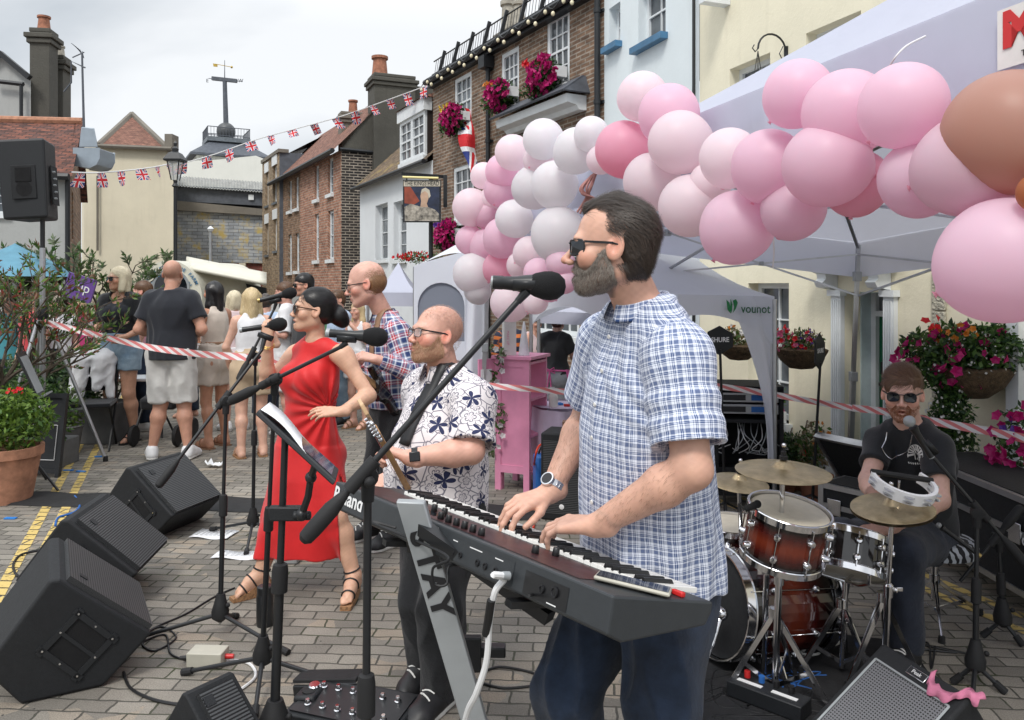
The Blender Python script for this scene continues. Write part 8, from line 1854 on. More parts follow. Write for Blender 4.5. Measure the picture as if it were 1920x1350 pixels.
def bunting(lB,pts,n,size):
 pp=sP([P(*q)for q in pts],14);rT=tH('bunting',lB,'bunting',pp[len(pp)//2],'union flag bunting');b=MB();b.tU(pp,.012,5);b.bU('line','letter_white',rT);rnd=random.Random(2);L=[0]
 for a,c in zip(pp[:-1],pp[1:]):L.append(L[-1]+(c-a).length)
 for k in range(n):
  s=L[-1]*(k+.5)/n;i=max(j for j in range(len(L))if L[j]<=s);i=min(i,len(pp)-2);p=pp[i].lerp(pp[i+1],(s-L[i])/(L[i+1]-L[i]));e=(pp[i+1]-pp[i]).normalized();w_=size*rnd.uniform(.8,1.1);tw=rnd.uniform(-.9,.9);dn=V((rnd.uniform(-.2,.9),rnd.uniform(-.5,.5),-1)).normalized();h_=size*rnd.uniform(.9,1.4);b=MB();N=4
  for a_ in range(N):
   for c_ in range(N):
    f=lambda u,v:p+e*(u-.5)*w_+dn*v*h_+V((0,1,0))*(.12*size*math.sin(u*5+v*4+k)+tw*(u-.5)*v*w_)
    u0,u1,v0,v1=a_/N,(a_+1)/N,c_/N,(c_+1)/N;b.qU(f(u0,v0),f(u1,v0),f(u1,v1),f(u0,v1),[(v0,u0),(v0,u1),(v1,u1),(v1,u0)])
  b.bU('pennant','union_flag',rT,sM=60)
bunting('string of union flag bunting crossing the sky to the pub roof',[(320,312,15.5),(400,290,16),(480,262,16.5),(560,240,17),(640,218,17),(720,190,16.5),(810,157,15.7)],13,.19);bunting('shorter string of union flag bunting between the tiled house and street lamp',[(135,323,12.2),(180,324,12.8),(235,320,13.5),(290,313,14.2),(325,305,15)],6,.2)
def flag():
 a=P(862,200,14.2);c=P(890,330,13.6);rT=tH('flag','union flag hanging in folds from an angled pole on the pub','flag',a,None);b=MB();base=PF.px(900,300,.05);b.cone(P(858,196,14.2),P(880,240,14.6),.025,.025);b.bU('pole','white_paint',rT);b=MB();N,M=16,20
 f=lambda u,v:a.lerp(c,v)+V(((u-.2)*.62*(.5+.5*math.sin(v*2.6+.4))+.03*math.sin(v*9),.10*math.sin(u*9+v*5)+.05*math.sin(v*11),-.10*u*(1-v)))
 for i in range(N):
  for j in range(M):u0,u1,v0,v1=i/N,(i+1)/N,j/M,(j+1)/M;b.qU(f(u0,v0),f(u1,v0),f(u1,v1),f(u0,v1),[(v0,u0),(v0,u1),(v1,u1),(v1,u0)])
 b.bU('cloth','union_flag',rT,sM=60)
flag()
def lamp():
 Y=13.5;c=GY(329,Y);zt,zb=P(0,303,Y).z,P(0,338,Y).z;rT=tH('street_lamp','black Victorian lantern street lamp in front of the cream hall','street lamp',c);b=MB();b.lA([(.11,0),(.11,.25),(.07,.3),(.055,.9),(.04,1.0),(.032,2.2),(.03,zb-.12),(.06,zb-.1),(.03,zb-.05),(.035,zb)],c,n=16);b.bU('post','black_iron',rT)
 b=MB();x=c+V((0,0,zb))
 for k in range(4):
  a=R(45+90*k);b.bE(x+V((math.cos(a)*.07,math.sin(a)*.07,0)),x+V((math.cos(a)*.14,math.sin(a)*.14,zt-zb)),.016,.016)
 b.lA([(.2,zt-zb),(.21,zt-zb+.03),(.12,zt-zb+.14),(.05,zt-zb+.17),(.06,zt-zb+.22),(.02,zt-zb+.26),(.035,zt-zb+.31),(.001,zt-zb+.36)],x,n=4,x=(.707,.707,0));b.bU('lantern_frame','black_iron',rT,sM=20)
 mat('lamp_glass',(.6,.62,.62),.1,var=0,bump=0,Alpha=.5);b=MB();b.lA([(.095*.75,0),(.19*.75,zt-zb-.005)],x,n=4,x=(.707,.707,0),cap=False);b.bU('lantern_glass','lamp_glass',rT,sM=0)
 rT=tH('street_lamp','small plain grey lamp post before the slate wall','street lamp',GY(395,24));b=MB();b.cone(GY(395,24),P(395,432,24),.05,.04);b.bU('post','grey_metal',rT);b=MB();b.lA([(.06,0),(.1,.08),(.02,.16)],P(395,434,24),n=12);b.bU('lantern','white_paint',rT)
lamp()
def pubsign():
 Y=12.6;tl,br=P(756,338,Y),P(827,417,Y);rT=tH('pub_sign','hanging pub sign with a painted portrait in a dark bracket','pub sign',((tl.x+br.x)/2,Y,br.z));cx,w_,h_=(tl.x+br.x)/2,br.x-tl.x,tl.z-br.z;b=MB();b.box((cx,Y,(tl.z+br.z)/2),(w_,.05,h_));b.bU('board','frame_black',rT,sM=0)
 mat('art_sky',(.02,.03,.07),.6,var=.5,vs=6);mat('art_red',(.3,.06,.03),.6,var=.3);mat('art_skin',(.55,.36,.25),.6,var=.2);mat('art_coat',(.4,.36,.3),.6,var=.6,vs=14);mat('sign_cream',(.55,.5,.4),.6);mat('warm_tube',(.8,.7,.3),.5,var=0,bump=0)
 W=lambda x,z,o=.0:V((cx+(x-.5)*w_,Y-.026-o,br.z+z*h_));
 def poly(pl,m_,o,nm):b=MB();b.pR([(x*w_,z*h_)for x,z in pl],V((cx-w_/2,Y-.026-o,br.z)),(1,0,0),(0,0,1),(0,-1,0),.003);b.bU(nm,m_,rT,sM=0)
 poly([(.04,.03),(.96,.03),(.96,.84),(.04,.84)],'art_sky',0,'painted_background');poly([(.04,.45),(.04,.84),(.2,.84),(.44,.5),(.3,.42)],'art_red',.003,'painted_curtain')
 poly([(.05,.03),(.04,.36),(.2,.44),(.42,.38),(.52,.36),(.66,.36),(.84,.3),(.95,.2),(.96,.03)],'art_coat',.004,'painted_coat');poly([(.46,.36),(.48,.5),(.46,.62),(.49,.72),(.58,.76),(.66,.7),(.67,.55),(.63,.44),(.66,.36)],'art_skin',.005,'painted_face');poly([(.47,.68),(.5,.78),(.6,.82),(.7,.76),(.73,.62),(.68,.56),(.66,.68),(.58,.74)],'sign_cream',.007,'painted_hair')
 poly([(.02,.85),(.98,.85),(.98,.98),(.02,.98)],'sign_cream',.002,'name_board');tX('THE KINGS HEAD',.098,M4of(W(.5,.915,.006),(1,0,0),(0,0,1)),.003,sx=.70,bold=.001).bU('lettering','letter_dark',rT,sM=0)
 b=MB();a,c=P(752,326,Y),P(832,326,Y);b.bE(a,V((c.x+.02,Y+.35,c.z)),.04,.05);b.bE(V((c.x,Y+.3,c.z+.02)),V((c.x,Y+.3,c.z-.5)),.05,.06)
 for x in(.1,.9):b.bE(W(x,1.0),W(x,1.12),.02,.02)
 b.bU('bracket','black_iron',rT,sM=0);b=MB();b.cone(P(755,332,Y-.06),P(822,334,Y-.06),.018,.018,8);b.bU('light_tube','warm_tube',rT);b=MB();b.cone(GY(808,Y+.28),P(808,330,Y+.28),.035,.035,10);b.bU('post','black_iron',rT)
pubsign()
rT=tH('festoon_lights','string of cream festoon bulbs along the pub gutter','string lights',PF.pt(sE/2,zE));pts=[];
for k in range(12):pts+=[PF.pt(.1+k*(sE-.2)/11.5,zE-.02,.26)]+[PF.pt(.1+(k+.5)*(sE-.2)/11.5,zE-.12,.28)]
b=MB();b.tU(sP(pts,3),.008,5);b.bU('wire','cable_black',rT);mat('bulb',(.8,.72,.5),.3,var=0,bump=0);
for q in pts[::1]:b=MB();b.ball(q-V((0,0,.07)),(.028,.028,.035),10,8);b.bU('bulb','bulb',rT)
Y=12.5;rT=tH('tv_aerial','television aerial on a tall mast beside the tiled roof','aerial',P(156,250,Y+1));b=MB();b.cone(P(158,262,Y+1),P(154,100,Y+1),.022,.016,8);b.bU('mast','dark_slate',rT);b=MB();b.bE(P(136,108,Y+1),P(158,98,Y+1),.015,.015)
for k in range(6):b.bE(P(134+k*4,90+k*3,Y+1)+V((0,0,.08)),P(150+k*1.5,92+k*3,Y+1)-V((0,0,.02)),.010,.010)
b.tU([P(120,172,Y+1),P(134,155,Y+1),P(134,115,Y+1),P(160,127,Y+1)],.014,5);b.bU('antenna','dark_slate',rT)
a=P(140,262,12.9);rT=tH('ventilation_duct','grey metal extractor duct elbow on the side of the brick house','duct',P(140,310,12.9));b=MB();b.box8([P(148,276,12.9),P(184,276,12.9),P(184,276,13.4),P(148,276,13.4),P(153,238,12.9),P(177,240,12.9),P(177,240,13.4),P(153,238,13.4)]);b.bU('cowl','duct_metal',rT,bV=.01)
b=MB();pr=[(138,278),(186,278),(186,296),(180,308),(168,314),(138,310)];pp_=[P(x,y,12.9)for x,y in pr];b.add(pp_+[q+V((0,.5,0))for q in pp_],[tuple(range(6)),tuple(range(11,5,-1))]+[(i,(i+1)%6,6+(i+1)%6,6+i)for i in range(6)]);b.bU('elbow','duct_metal',rT,bV=.01)
mat('trailer_cream',(.62,.6,.5),.4,var=.06);Y=12.5;gY=0
def trailer():
 rT=tH('catering_trailer','cream rounded farm food trailer with an open awning behind the crowd','trailer',GY(390,Y));n=18;prof=[P(258+(480-258)*0,700,Y)]
 pr=[]
 for k in range(n+1):t=math.pi*(1-k/n);x=317+62*math.cos(t);pr.append(P(x,560-72*math.sin(t),Y))
 pr=[P(255,700,Y)]+pr+[P(379,700,Y)];b=MB();back=[q+V((.35,1.9,0))for q in pr];m=len(pr)
 b.add(pr+back,[tuple(range(m)),tuple(range(2*m-1,m-1,-1))]+[(i,(i+1)%m,m+(i+1)%m,m+i)for i in range(m)]);b.bU('end_panel','trailer_cream',rT,sM=40)
 a=P(360,503,Y+.1);b=MB();gM(b,lambda u,v:P(350+150*u,500+30*u+-6*math.sin(math.pi*v),Y+.05+1.7*v)+V((0,0,.12*math.sin(math.pi*v))),10,8);o=b.bU('roof','trailer_cream',rT,sM=60);m_=o.modifiers.new('s','SOLIDIFY');m_.thickness=.05
 b=MB();b.box8([P(379,700,Y+.3),P(500,700,Y+.3),P(500,700,Y+1.8),P(379,700,Y+1.8),P(379,590,Y+.3),P(500,590,Y+.3),P(500,590,Y+1.8),P(379,590,Y+1.8)]);b.bU('side_wall','trailer_cream',rT,sM=0)
 b=MB();b.box8([P(385,590,Y+1.4),P(500,590,Y+1.4),P(500,590,Y+1.8),P(385,590,Y+1.8),P(385,515,Y+1.4),P(500,540,Y+1.4),P(500,540,Y+1.8),P(385,515,Y+1.8)]);b.bU('serving_bay','charcoal_cloth',rT,sM=0)
 b=MB();b.lA([(.26,0),(.30,-.01),(.30,.02),(.26,.02)],P(320,540,Y-.01),(0,1,0),28,False);b.bU('window_ring','grey_metal',rT);b=MB();b.lA([(.26,.006),(.001,.006)],P(320,540,Y-.015),(0,1,0),28,False);b.bU('window','lens_dark',rT)
 for txt,R_,sz,m_ in(('FRESH FROM THE FARM',.43,.075,'blue_paint'),('www.solleys.co.uk',.345,.05,'blue_paint')):
  N=len(txt)
  for i,ch in enumerate(txt):
   if ch==' ':continue
   t=math.pi*(.86-.72*i/(N-1));c_=P(320,552,Y-.012)+V((math.cos(t)*R_*1.02,0,math.sin(t)*R_));tX(ch,sz,M4of(c_,(math.sin(t),0,-math.cos(t)),(math.cos(t),0,math.sin(t))),.003,bold=.0015).bU('lettering',m_,rT,sM=0)
trailer()
c=P(150,540,8.8);b=MB();M3=Matrix.Rotation(.3,3,'Y');b.box(c,(.32,.03,.27),M3);o=b.bU('banner','purple_cloth',sM=0);tag(o,'tilted purple stall banner with pale script left of the blonde woman','banner');tX('up',.15,M4of(c+V((.05,-.018,0)),M3@V((1,0,0)),M3@V((0,0,1))),.002).bU('lettering','letter_white',o,sM=0);b=MB();b.cone(GY(172,8.85),P(165,520,8.85),.02,.02);b.bU('pole','bark',o)
c=P(28,478,9.5);rT=tH('parasol','blue and white parasol glimpsed through the shrub at the left','parasol',GY(28,9.5));b=MB();b.lA([(.7,-.26),(.45,-.1),(.03,.12),(.001,.14)],c,n=10);mat('parasol_blue',(.1,.25,.34),.8);b.bU('cover','parasol_blue',rT,sM=20);b=MB();b.cone(GY(28,9.5),c,.025,.025);b.bU('pole','white_paint',rT)
c=GY(1050,6.6);rT=tH('table','small stall table under a pale lilac cloth beside the pink cabinet','table',c);h_=P(0,766,6.4).z;b=MB();w_,d_=.46,.6
gM(b,lambda u,v:c+V((math.cos(u*2*math.pi)*.5*(w_ if 1 else 0)*(1+.03*math.sin(u*50))*(1+.12*v),math.sin(u*2*math.pi)*.35*(1+.05*math.sin(u*44))*(1+.1*v),h_*(1-v*.93))),60,8);mat('lilac_cloth',(.55,.47,.6),.8);b.lA([(.001,h_+.002),(w_*.5,h_+.002)],c,n=40,cap=False);b.bU('cloth','lilac_cloth',rT,sM=60)
for s_ in(-.15,.15):b=MB();b.cone(c+V((s_,0,0)),c+V((s_,0,h_-.03)),.015,.015);b.bU('leg','alu',rT)
q=c+V((-.06,-.12,h_+.003));b=MB();b.lA([(.035,0),(.037,.08),(.03,.1),(.012,.115),(.012,.13)],q,n=16);o=b.bU('soap_bottle','drink_glass2' if 'drink_glass2' in MC else 'sole_white');tag(o,'clear pump soap bottle on the lilac table cloth','soap bottle');b=MB();b.cone(q+V((0,0,.13)),q+V((0,0,.15)),.005,.005);b.box(q+V((-.012,0,.155)),(.04,.012,.01));b.bU('pump','white_paint',o)
for k,(x,y,m_)in enumerate(((.05,-.1,'red_plastic'),(.12,-.05,'beige_metal'),(.0,-.02,'blue_tape'),(.16,.05,'sandal_tan'))):b=MB();b.box(c+V((x,y,h_+.012)),(.05,.035,.018),k);tag(b.bU('box',m_,bV=.003),['small red packet on the lilac table','small beige packet on the lilac table','small blue packet on the lilac table','small tan packet on the lilac table'][k],'packet')
q=GY(1022,6.1);b=MB();b.box(q+V((0,0,.17)),(.17,.13,.32),.2);o=b.bU('cool_bag','cable_blue',bV=.02);tag(o,'blue bag standing on the ground beside the pink cabinet','bag');b=MB();b.tU([q+V((-.05,0,.33)),q+V((-.03,0,.38)),q+V((.03,0,.38)),q+V((.05,0,.33))],.008,6);b.bU('handle','stand_black',o)
q=GY(1062,5.6);rT=tH('loudspeaker','black floor speaker behind the far arm of the keyboard player','loudspeaker',q);b=MB();b.box(q+V((0,0,.3)),(.3,.28,.6),-.3);b.bU('cabinet','speaker_paint',rT,bV=.012);b=MB();M3=Matrix.Rotation(-.3,3,'Z');g=lambda x,z:q+M3@V((x,-.143,z));tile_uv(b,g(-.13,.05),g(.13,.05),g(.13,.55),g(-.13,.55));b.bU('grille','grille',rT,sM=0);b=MB();b.lA([(.014,0),(.018,.002),(.014,.004)],g(0,.1),M3@V((0,-1,0)),16);b.bU('badge','letter_white',rT)
q=GY(1055,6.0,.46);b=MB();b.box(q,(.2,.14,.07),-.1);o=b.bU('crate','red_plastic',bV=.004);tag(o,'red slotted plastic crate on the black floor speaker','crate');q2=q+V((.06,.02,.09));b=MB();b.box(q2,(.12,.09,.09),-.1);tag(b.bU('cardboard_box','sandal_tan',bV=.003),'little brown cardboard box on the red crate','box')
pp=sP([P(1035,830,6.0),P(1012,835,5.9),P(1003,860,5.9),G(1000,900,.01),G(1003,960,.01),G(1000,990,.01)]);b=MB();b.tU(pp,.008,6);tag(b.bU('cable','cable_red'),'orange-red cable hanging from the red crate to the paving','cable')
a_,e_,n_,w_,h_=cab;rT=tH('leaf_garland','trailing artificial leaf and blush flower garland on the pink cabinet','garland',a_+V((0,0,.6)));rnd=random.Random(4);b=MB();b2=MB()
for k in range(16):p=a_+e_*(.0+.05*math.sin(k*.8))+V((0,-.03,h_+.08-k*.055));lV(b,p,(.045,.03,.04),12,.05,rnd,1.2,2);
for k in range(10):fL(b2,a_+e_*(.0+.06*math.sin(k))+V((0,-.07,h_+.08-k*.085)),.028,rnd,(0,-1,.1))
b.bU('leaves',['leaf_green','leaf_olive'],rT,sM=0);b2.bU('blossoms','petal_white',rT,sM=0)
def chair_with_jacket():
 c=GY(170,7.9);rT=tH('folding_chair','black folding chair with a white hoodie over it behind the silver tripod','chair',c);b=MB();M3=Matrix.Rotation(.3,3,'Z');W=lambda x,y,z:c+M3@V((x,y,z))
 for s_ in(-.2,.2):b=MB();b.tU([W(s_,.2,.0),W(s_,-.2,.46)],.012,6);b.bU('leg','stand_black',rT);b=MB();b.tU([W(s_,-.22,0),W(s_,.2,.46),W(s_,.25,.85)],.012,6);b.bU('leg','stand_black',rT)
 b=MB();b.box(W(0,0,.45),(.42,.42,.04),M3);b.bU('seat','tee_black',rT,bV=.01);b=MB();b.box(W(0,.23,.7),(.42,.03,.3),M3);b.bU('backrest','tee_black',rT,bV=.01)
 pr=[rc(W(-.16,.24,.9),W(.16,.24,.9),.07,.08,.03),rc(W(-.12,.2,.85),W(-.16,.14,.5),.09,.07,.05),rc(W(.06,.18,.85),W(.03,.12,.6),.09,.05,.05),rc(W(.14,.2,.86),W(.15,.16,.5),.05,.04,.04)];Vt,F=mF([Prim(p.fn,p.lo,p.hi,p.k,'u','')for p in pr],.012,0,lambda X,D:D+.014*np.abs(vN(X,4,3))-.006);jk=tH('jacket','white hooded jacket with dark lettering hung over the folding chair','jacket',W(0,.2,.5));npmesh('cloth',Vt,F,'white_cloth',jk)
chair_with_jacket()
c=GY(258,8.6);rT=tH('folding_table','folding table with white cloth behind the legs of the blonde woman','table',c,None);b=MB();b.box(c+V((0,0,.62)),(.8,.4,.03));b.bU('top','white_paint',rT,bV=.006)
for s_ in(-.33,.33):b=MB();b.tU([c+V((s_,-.15,0)),c+V((s_*.6,.15,.6))],.012,6);b.bU('leg','stand_black',rT);b=MB();b.tU([c+V((s_,.15,0)),c+V((s_*.6,-.15,.6))],.012,6);b.bU('leg','stand_black',rT)
c=GY(300,8.1);rT=tH('pushchair','black pushchair glimpsed behind the legs of the bald man','pushchair',c);b=MB()
for(x,y)in((-.22,-.1),(.22,-.1),(-.2,.35),(.2,.35)):
 b=MB();b.lA([(.05,-.02),(.1,-.018),(.11,0),(.1,.018),(.05,.02)],c+V((x,y,.11)),(1,0,0),20);b.bU('wheel','rubber',rT)
b=MB();b.tU([c+V((-.22,-.1,.11)),c+V((-.2,.2,.55)),c+V((-.2,.4,.95)),c+V((.2,.4,.95)),c+V((.2,.2,.55)),c+V((.22,-.1,.11))],.014,6);b.bU('frame','stand_black',rT);b=MB();b.box(c+V((0,.1,.45)),(.36,.36,.12),(.2,0,0));b.box(c+V((0,.28,.65)),(.36,.06,.4),(-.2,0,0));b.bU('seat','tee_black',rT,bV=.03)
def keyboardist():
 hc=tuple(P(1148,463,1.96))
 J=dict(BASE)
 J.update(pelvis=P(1222,1085,2.10),neck=P(1205,572,2.02),shL=P(1272,668,1.88),shR=P(1140,640,2.20),elL=P(1298,880,1.80),wrL=P(1118,985,1.92),elR=P(1105,775,2.33),wrR=P(1030,925,2.20),hipL=P(1256,1120,2.02),hipR=P(1148,1112,2.2),knL=P(1238,1330,1.98),knR=P(1062,1292,2.16),anL=(.43,2.06,.085),anR=(.19,2.28,.085),toL=(.30,1.98,.03),toR=(.07,2.17,.03))
 hL=dict(fwd=(-.78,.5,-.10),up=(.05,-.25,1),cU=(.42,.38,.40,.5),tB=.25,spread=.16)
 hR=dict(fwd=(-.72,-.42,-.12),up=(-.1,-.25,1),cU=(.42,.4,.42,.5),tB=.25,spread=.16)
 X=figure('man in a blue and white checked shirt playing the keyboard in the foreground',J,(hc,84,0,0,1.005),tO=(.60,.36,.27),res=.006,hres=.0026,hrS=.0026,hA={'L':hL,'R':hR},sx=1.02,bY=.015,limb=1.12,jaw=1.02,nose=1.3,mouth=.55,sK=dict(brow=(.05,.03,.02),beard=((.11,.08,.065),.8,-.025),lips=(.5,.2,.17)),hscale=1.02)
 g=Gar(X['J'],X['rS'],X['fS'],X['ax'])
 g.tR([(-.06,.205,.178,.0),(.1,.202,.17,.0),(.3,.192,.158,.008),(.55,.188,.15,.01),(.75,.185,.135,-.002),(.88,.15,.10,-.012),(.97,.085,.072,-.012),(1.02,.07,.064,-.006)])
 g.sL('L',.78,.077,.086);g.sL('R',.78,.077,.086)
 hem=P(1222,1078,2.1)
 cV=g.nC()
 def extra(Xp,D):
  q=Xp-X['J']['pelvis'];u=np.arctan2(q@X['fS'],q@X['rS']);h=q@X['ax']
  D=D+.0035*np.sin(u*11+2.5*np.sin(h*6+u*2))*np.clip(.45-h,0,.35)/.35
  sh=Xp-X['J']['shL'];rr=np.linalg.norm(sh,axis=1)
  return D+.003*np.sin(rr*130+3*sh[:,2])*np.exp(-((rr-.14)/.08)**2)
 sh=g.make('shirt','blue_check',X['root'],.0045,pL=[pC(hem,(0,0,-1))],cV=cV,fO=(.006,3.2,4),extra=extra)
 c=MB();N=X['J']['neck'];f,r,a=X['fS'],X['rS'],X['ax']
 ring=[];
 for k in range(25):
  t=-math.pi*.93+2*math.pi*.93*k/24
  d=-f*math.cos(t)+r*math.sin(t);back=(1+math.cos(t))/2
  rad=.070+.008*(1-back)
  top=N+d*rad+a*(.022+.022*back)+f*.008;out=N+d*(rad+.022)+a*(-.012-.026*(1-back)*(1 if abs(t)>2 else .6))+f*.008
  ring.append((top,out,N+d*(rad-.006)+a*(.01)+f*.008))
 vs=[p for tr in ring for p in tr]
 c.add([V(p)for p in vs],[(3*k,3*k+1,3*k+4,3*k+3)for k in range(24)]+[(3*k+2,3*k,3*k+3,3*k+5)for k in range(24)])
 co=c.bU('collar','blue_check',sh,sM=60)
 me=co.data;at=me.attributes.new('cuv','FLOAT_VECTOR','POINT');at.data.foreach_set('vector',[x for k in range(25)for(q,w)in((0,0),(1,.05),(2,-.03))for x in(k*.018,w,0)])
 so=co.modifiers.new('s','SOLIDIFY');so.thickness=.003
 ss=co.modifiers.new('ss','SUBSURF');ss.levels=1;ss.render_levels=1
 for k in range(7):
  b=MB();pt=X['J']['neck']-a*(.07+.083*k)
  d=nrm(f+r*.02);lo=.0
  for it in range(40):
   q=pt+d*(.10+it*.004)
   if eV(g.pr,q[None],0)[0]>0:break
  b.lA([(.0005,.0025),(.005,.0025),(.0055,.001),(.0055,-.001)],V(q+d*.001),V(d),12)
  b.bU('button','sole_white',sh)
 g2=Gar(X['J'],X['rS'],X['fS'],X['ax'])
 g2.tR([(-.12,.15,.12,0),(.0,.172,.135,0),(.25,.165,.13,0)])
 g2.leg('L',1,.1,.082,.07,.97);g2.leg('R',1,.1,.082,.07,.97)
 g2.make('jeans','jeans_dark',X['root'],.0075,pL=[pC(X['J']['pelvis']+A3((0,0,.12)),(0,0,1))],fO=(.022,3.6,8))
 for sd in 'LR':shoe(X,sd,'shoe_black',res=.008)
 def comb(q):
  x,y,z=q.T
  return np.stack([x*1.5,-1.0+0*x,np.where(y>.02,.15-.2*(y<.05),-.55)-.9*(z<.02)],1)
 add_hair(X,'receding','hair_dark',.003,13000,.055,.0010,comb,amp=.0045,fs=60,stretch=(1,.22,.6),lift=.013,jitter=.28,filt=lambda q:((q[:,1]<.02)|(q[:,2]>.075))&~((np.abs(q[:,1])<.03)&(np.abs(q[:,2]+.0)<.038)))
 rr=np.random.default_rng(8);
 add_beard(X,'beard_grey',.003,15000,.0105,.0022,-.024,mo=.55,wd=.0007)
 aG(X,True,w=.062,h=.036,wrap=.7)
 for sd in 'LR':
  el,wr=X['J']['el'+sd],X['J']['wr'+sd];d=nrm(wr-el);pp=[p for p in X['pr']if p.tag in('fore'+sd,'arm'+sd)];r_=np.random.default_rng(3);n_=1500;t_=r_.uniform(.05,.93,n_);a_=r_.uniform(0,6.28,n_);e1=nrm(np.cross(d,(0,0,1)));e2=np.cross(d,e1)
  base=el+d*(t_*np.linalg.norm(wr-el))[:,None]+(e1*np.cos(a_)[:,None]+e2*np.sin(a_)[:,None])*.02
  for _ in range(14):base=base+(e1*np.cos(a_)[:,None]+e2*np.sin(a_)[:,None])*np.maximum(0,-eV(pp,base))[:,None]
  strands(pp,base,X['c'],X['M'],X['hs'],lambda q:np.tile(nrm(d+A3((.0,-.2,-.7)))@X['M'],(len(q),1)),n_,.012,.00042,'arm_hair',X['root'],lift=.004,steps=3,jitter=.25,name='arm_hair')
 w=X['J']['wrR'];d=V(nrm(X['J']['wrR']-X['J']['elR']));M3=frame(d);wt=MB();cc=V(w)-d*.025
 for k in range(22):
  t=2*math.pi*k/22;p=cc+M3@V((math.cos(t)*.031,math.sin(t)*.031,0));n_=(p-cc).normalized()
  wt.box(p,(.0095,.019,.0035),Matrix((n_.cross(d),d,n_)).transposed())
 wo=wt.bU('wristwatch','silver',X['root'],bV=.0008)
 n_=V((-.25,-.35,.9));n_=(n_-d*n_.dot(d)).normalized();p=cc+n_*.034
 q=MB();q.lA([(.0195,-.004),(.0205,.001),(.0195,.006),(.016,.0065),(.0155,.005)],p,n_,24);q.bU('watch_case','silver',wo)
 q=MB();q.lA([(.0155,.0045),(.0155,.0053)],p,n_,24);q.bU('watch_face','frame_black',wo)
 return X
tt=__import__('time').time()
KB=keyboardist()
print('keys',__import__('time').time()-tt)
def neckhole(g,r0=.05,r1=.075,drop=.05,fwd=.02):
 nk=g.J['neck']+g.ax*.02
 return[rc(nk-g.ax*drop+g.fS*fwd,nk+g.ax*.12+g.fS*.03,r0,r1,.01,'s')]
def strap(X,g,Pa,Pb,mt,t0=.93,dt=.5):
 pts=[];J_=X['J']
 for u in np.linspace(0,1,16):
  c0=A3(Pa)*(1-u)+A3(Pb)*u;d0=nrm(X['fS']*(.15+u)+X['ax']*(1-u)*1.1+X['rS']*.25);rs=np.arange(.0,.34,.003);q0=c0*.5+(J_['pelvis']+(J_['neck']-J_['pelvis'])*(t0-dt*u))*.5
  D=eV(g.pr,q0+d0*rs[:,None]);k=len(D)-1-np.argmax(D[::-1]<0);pts.append((V(q0+d0*(rs[k]+.012)),V(d0)))
 b=MB();vs=[]
 for i,(p_,n_)in enumerate(pts):t_=(pts[min(i+1,15)][0]-pts[max(i-1,0)][0]).normalized();s_=t_.cross(n_).normalized()*.028;vs+=[p_-s_,p_+n_*.003,p_+s_]
 b.add(vs,[(3*i+j,3*i+j+1,3*i+j+4,3*i+j+3)for i in range(15)for j in range(2)]);o=b.bU('guitar_strap',mt,X['root']);m_=o.modifiers.new('s','SOLIDIFY');m_.thickness=.004
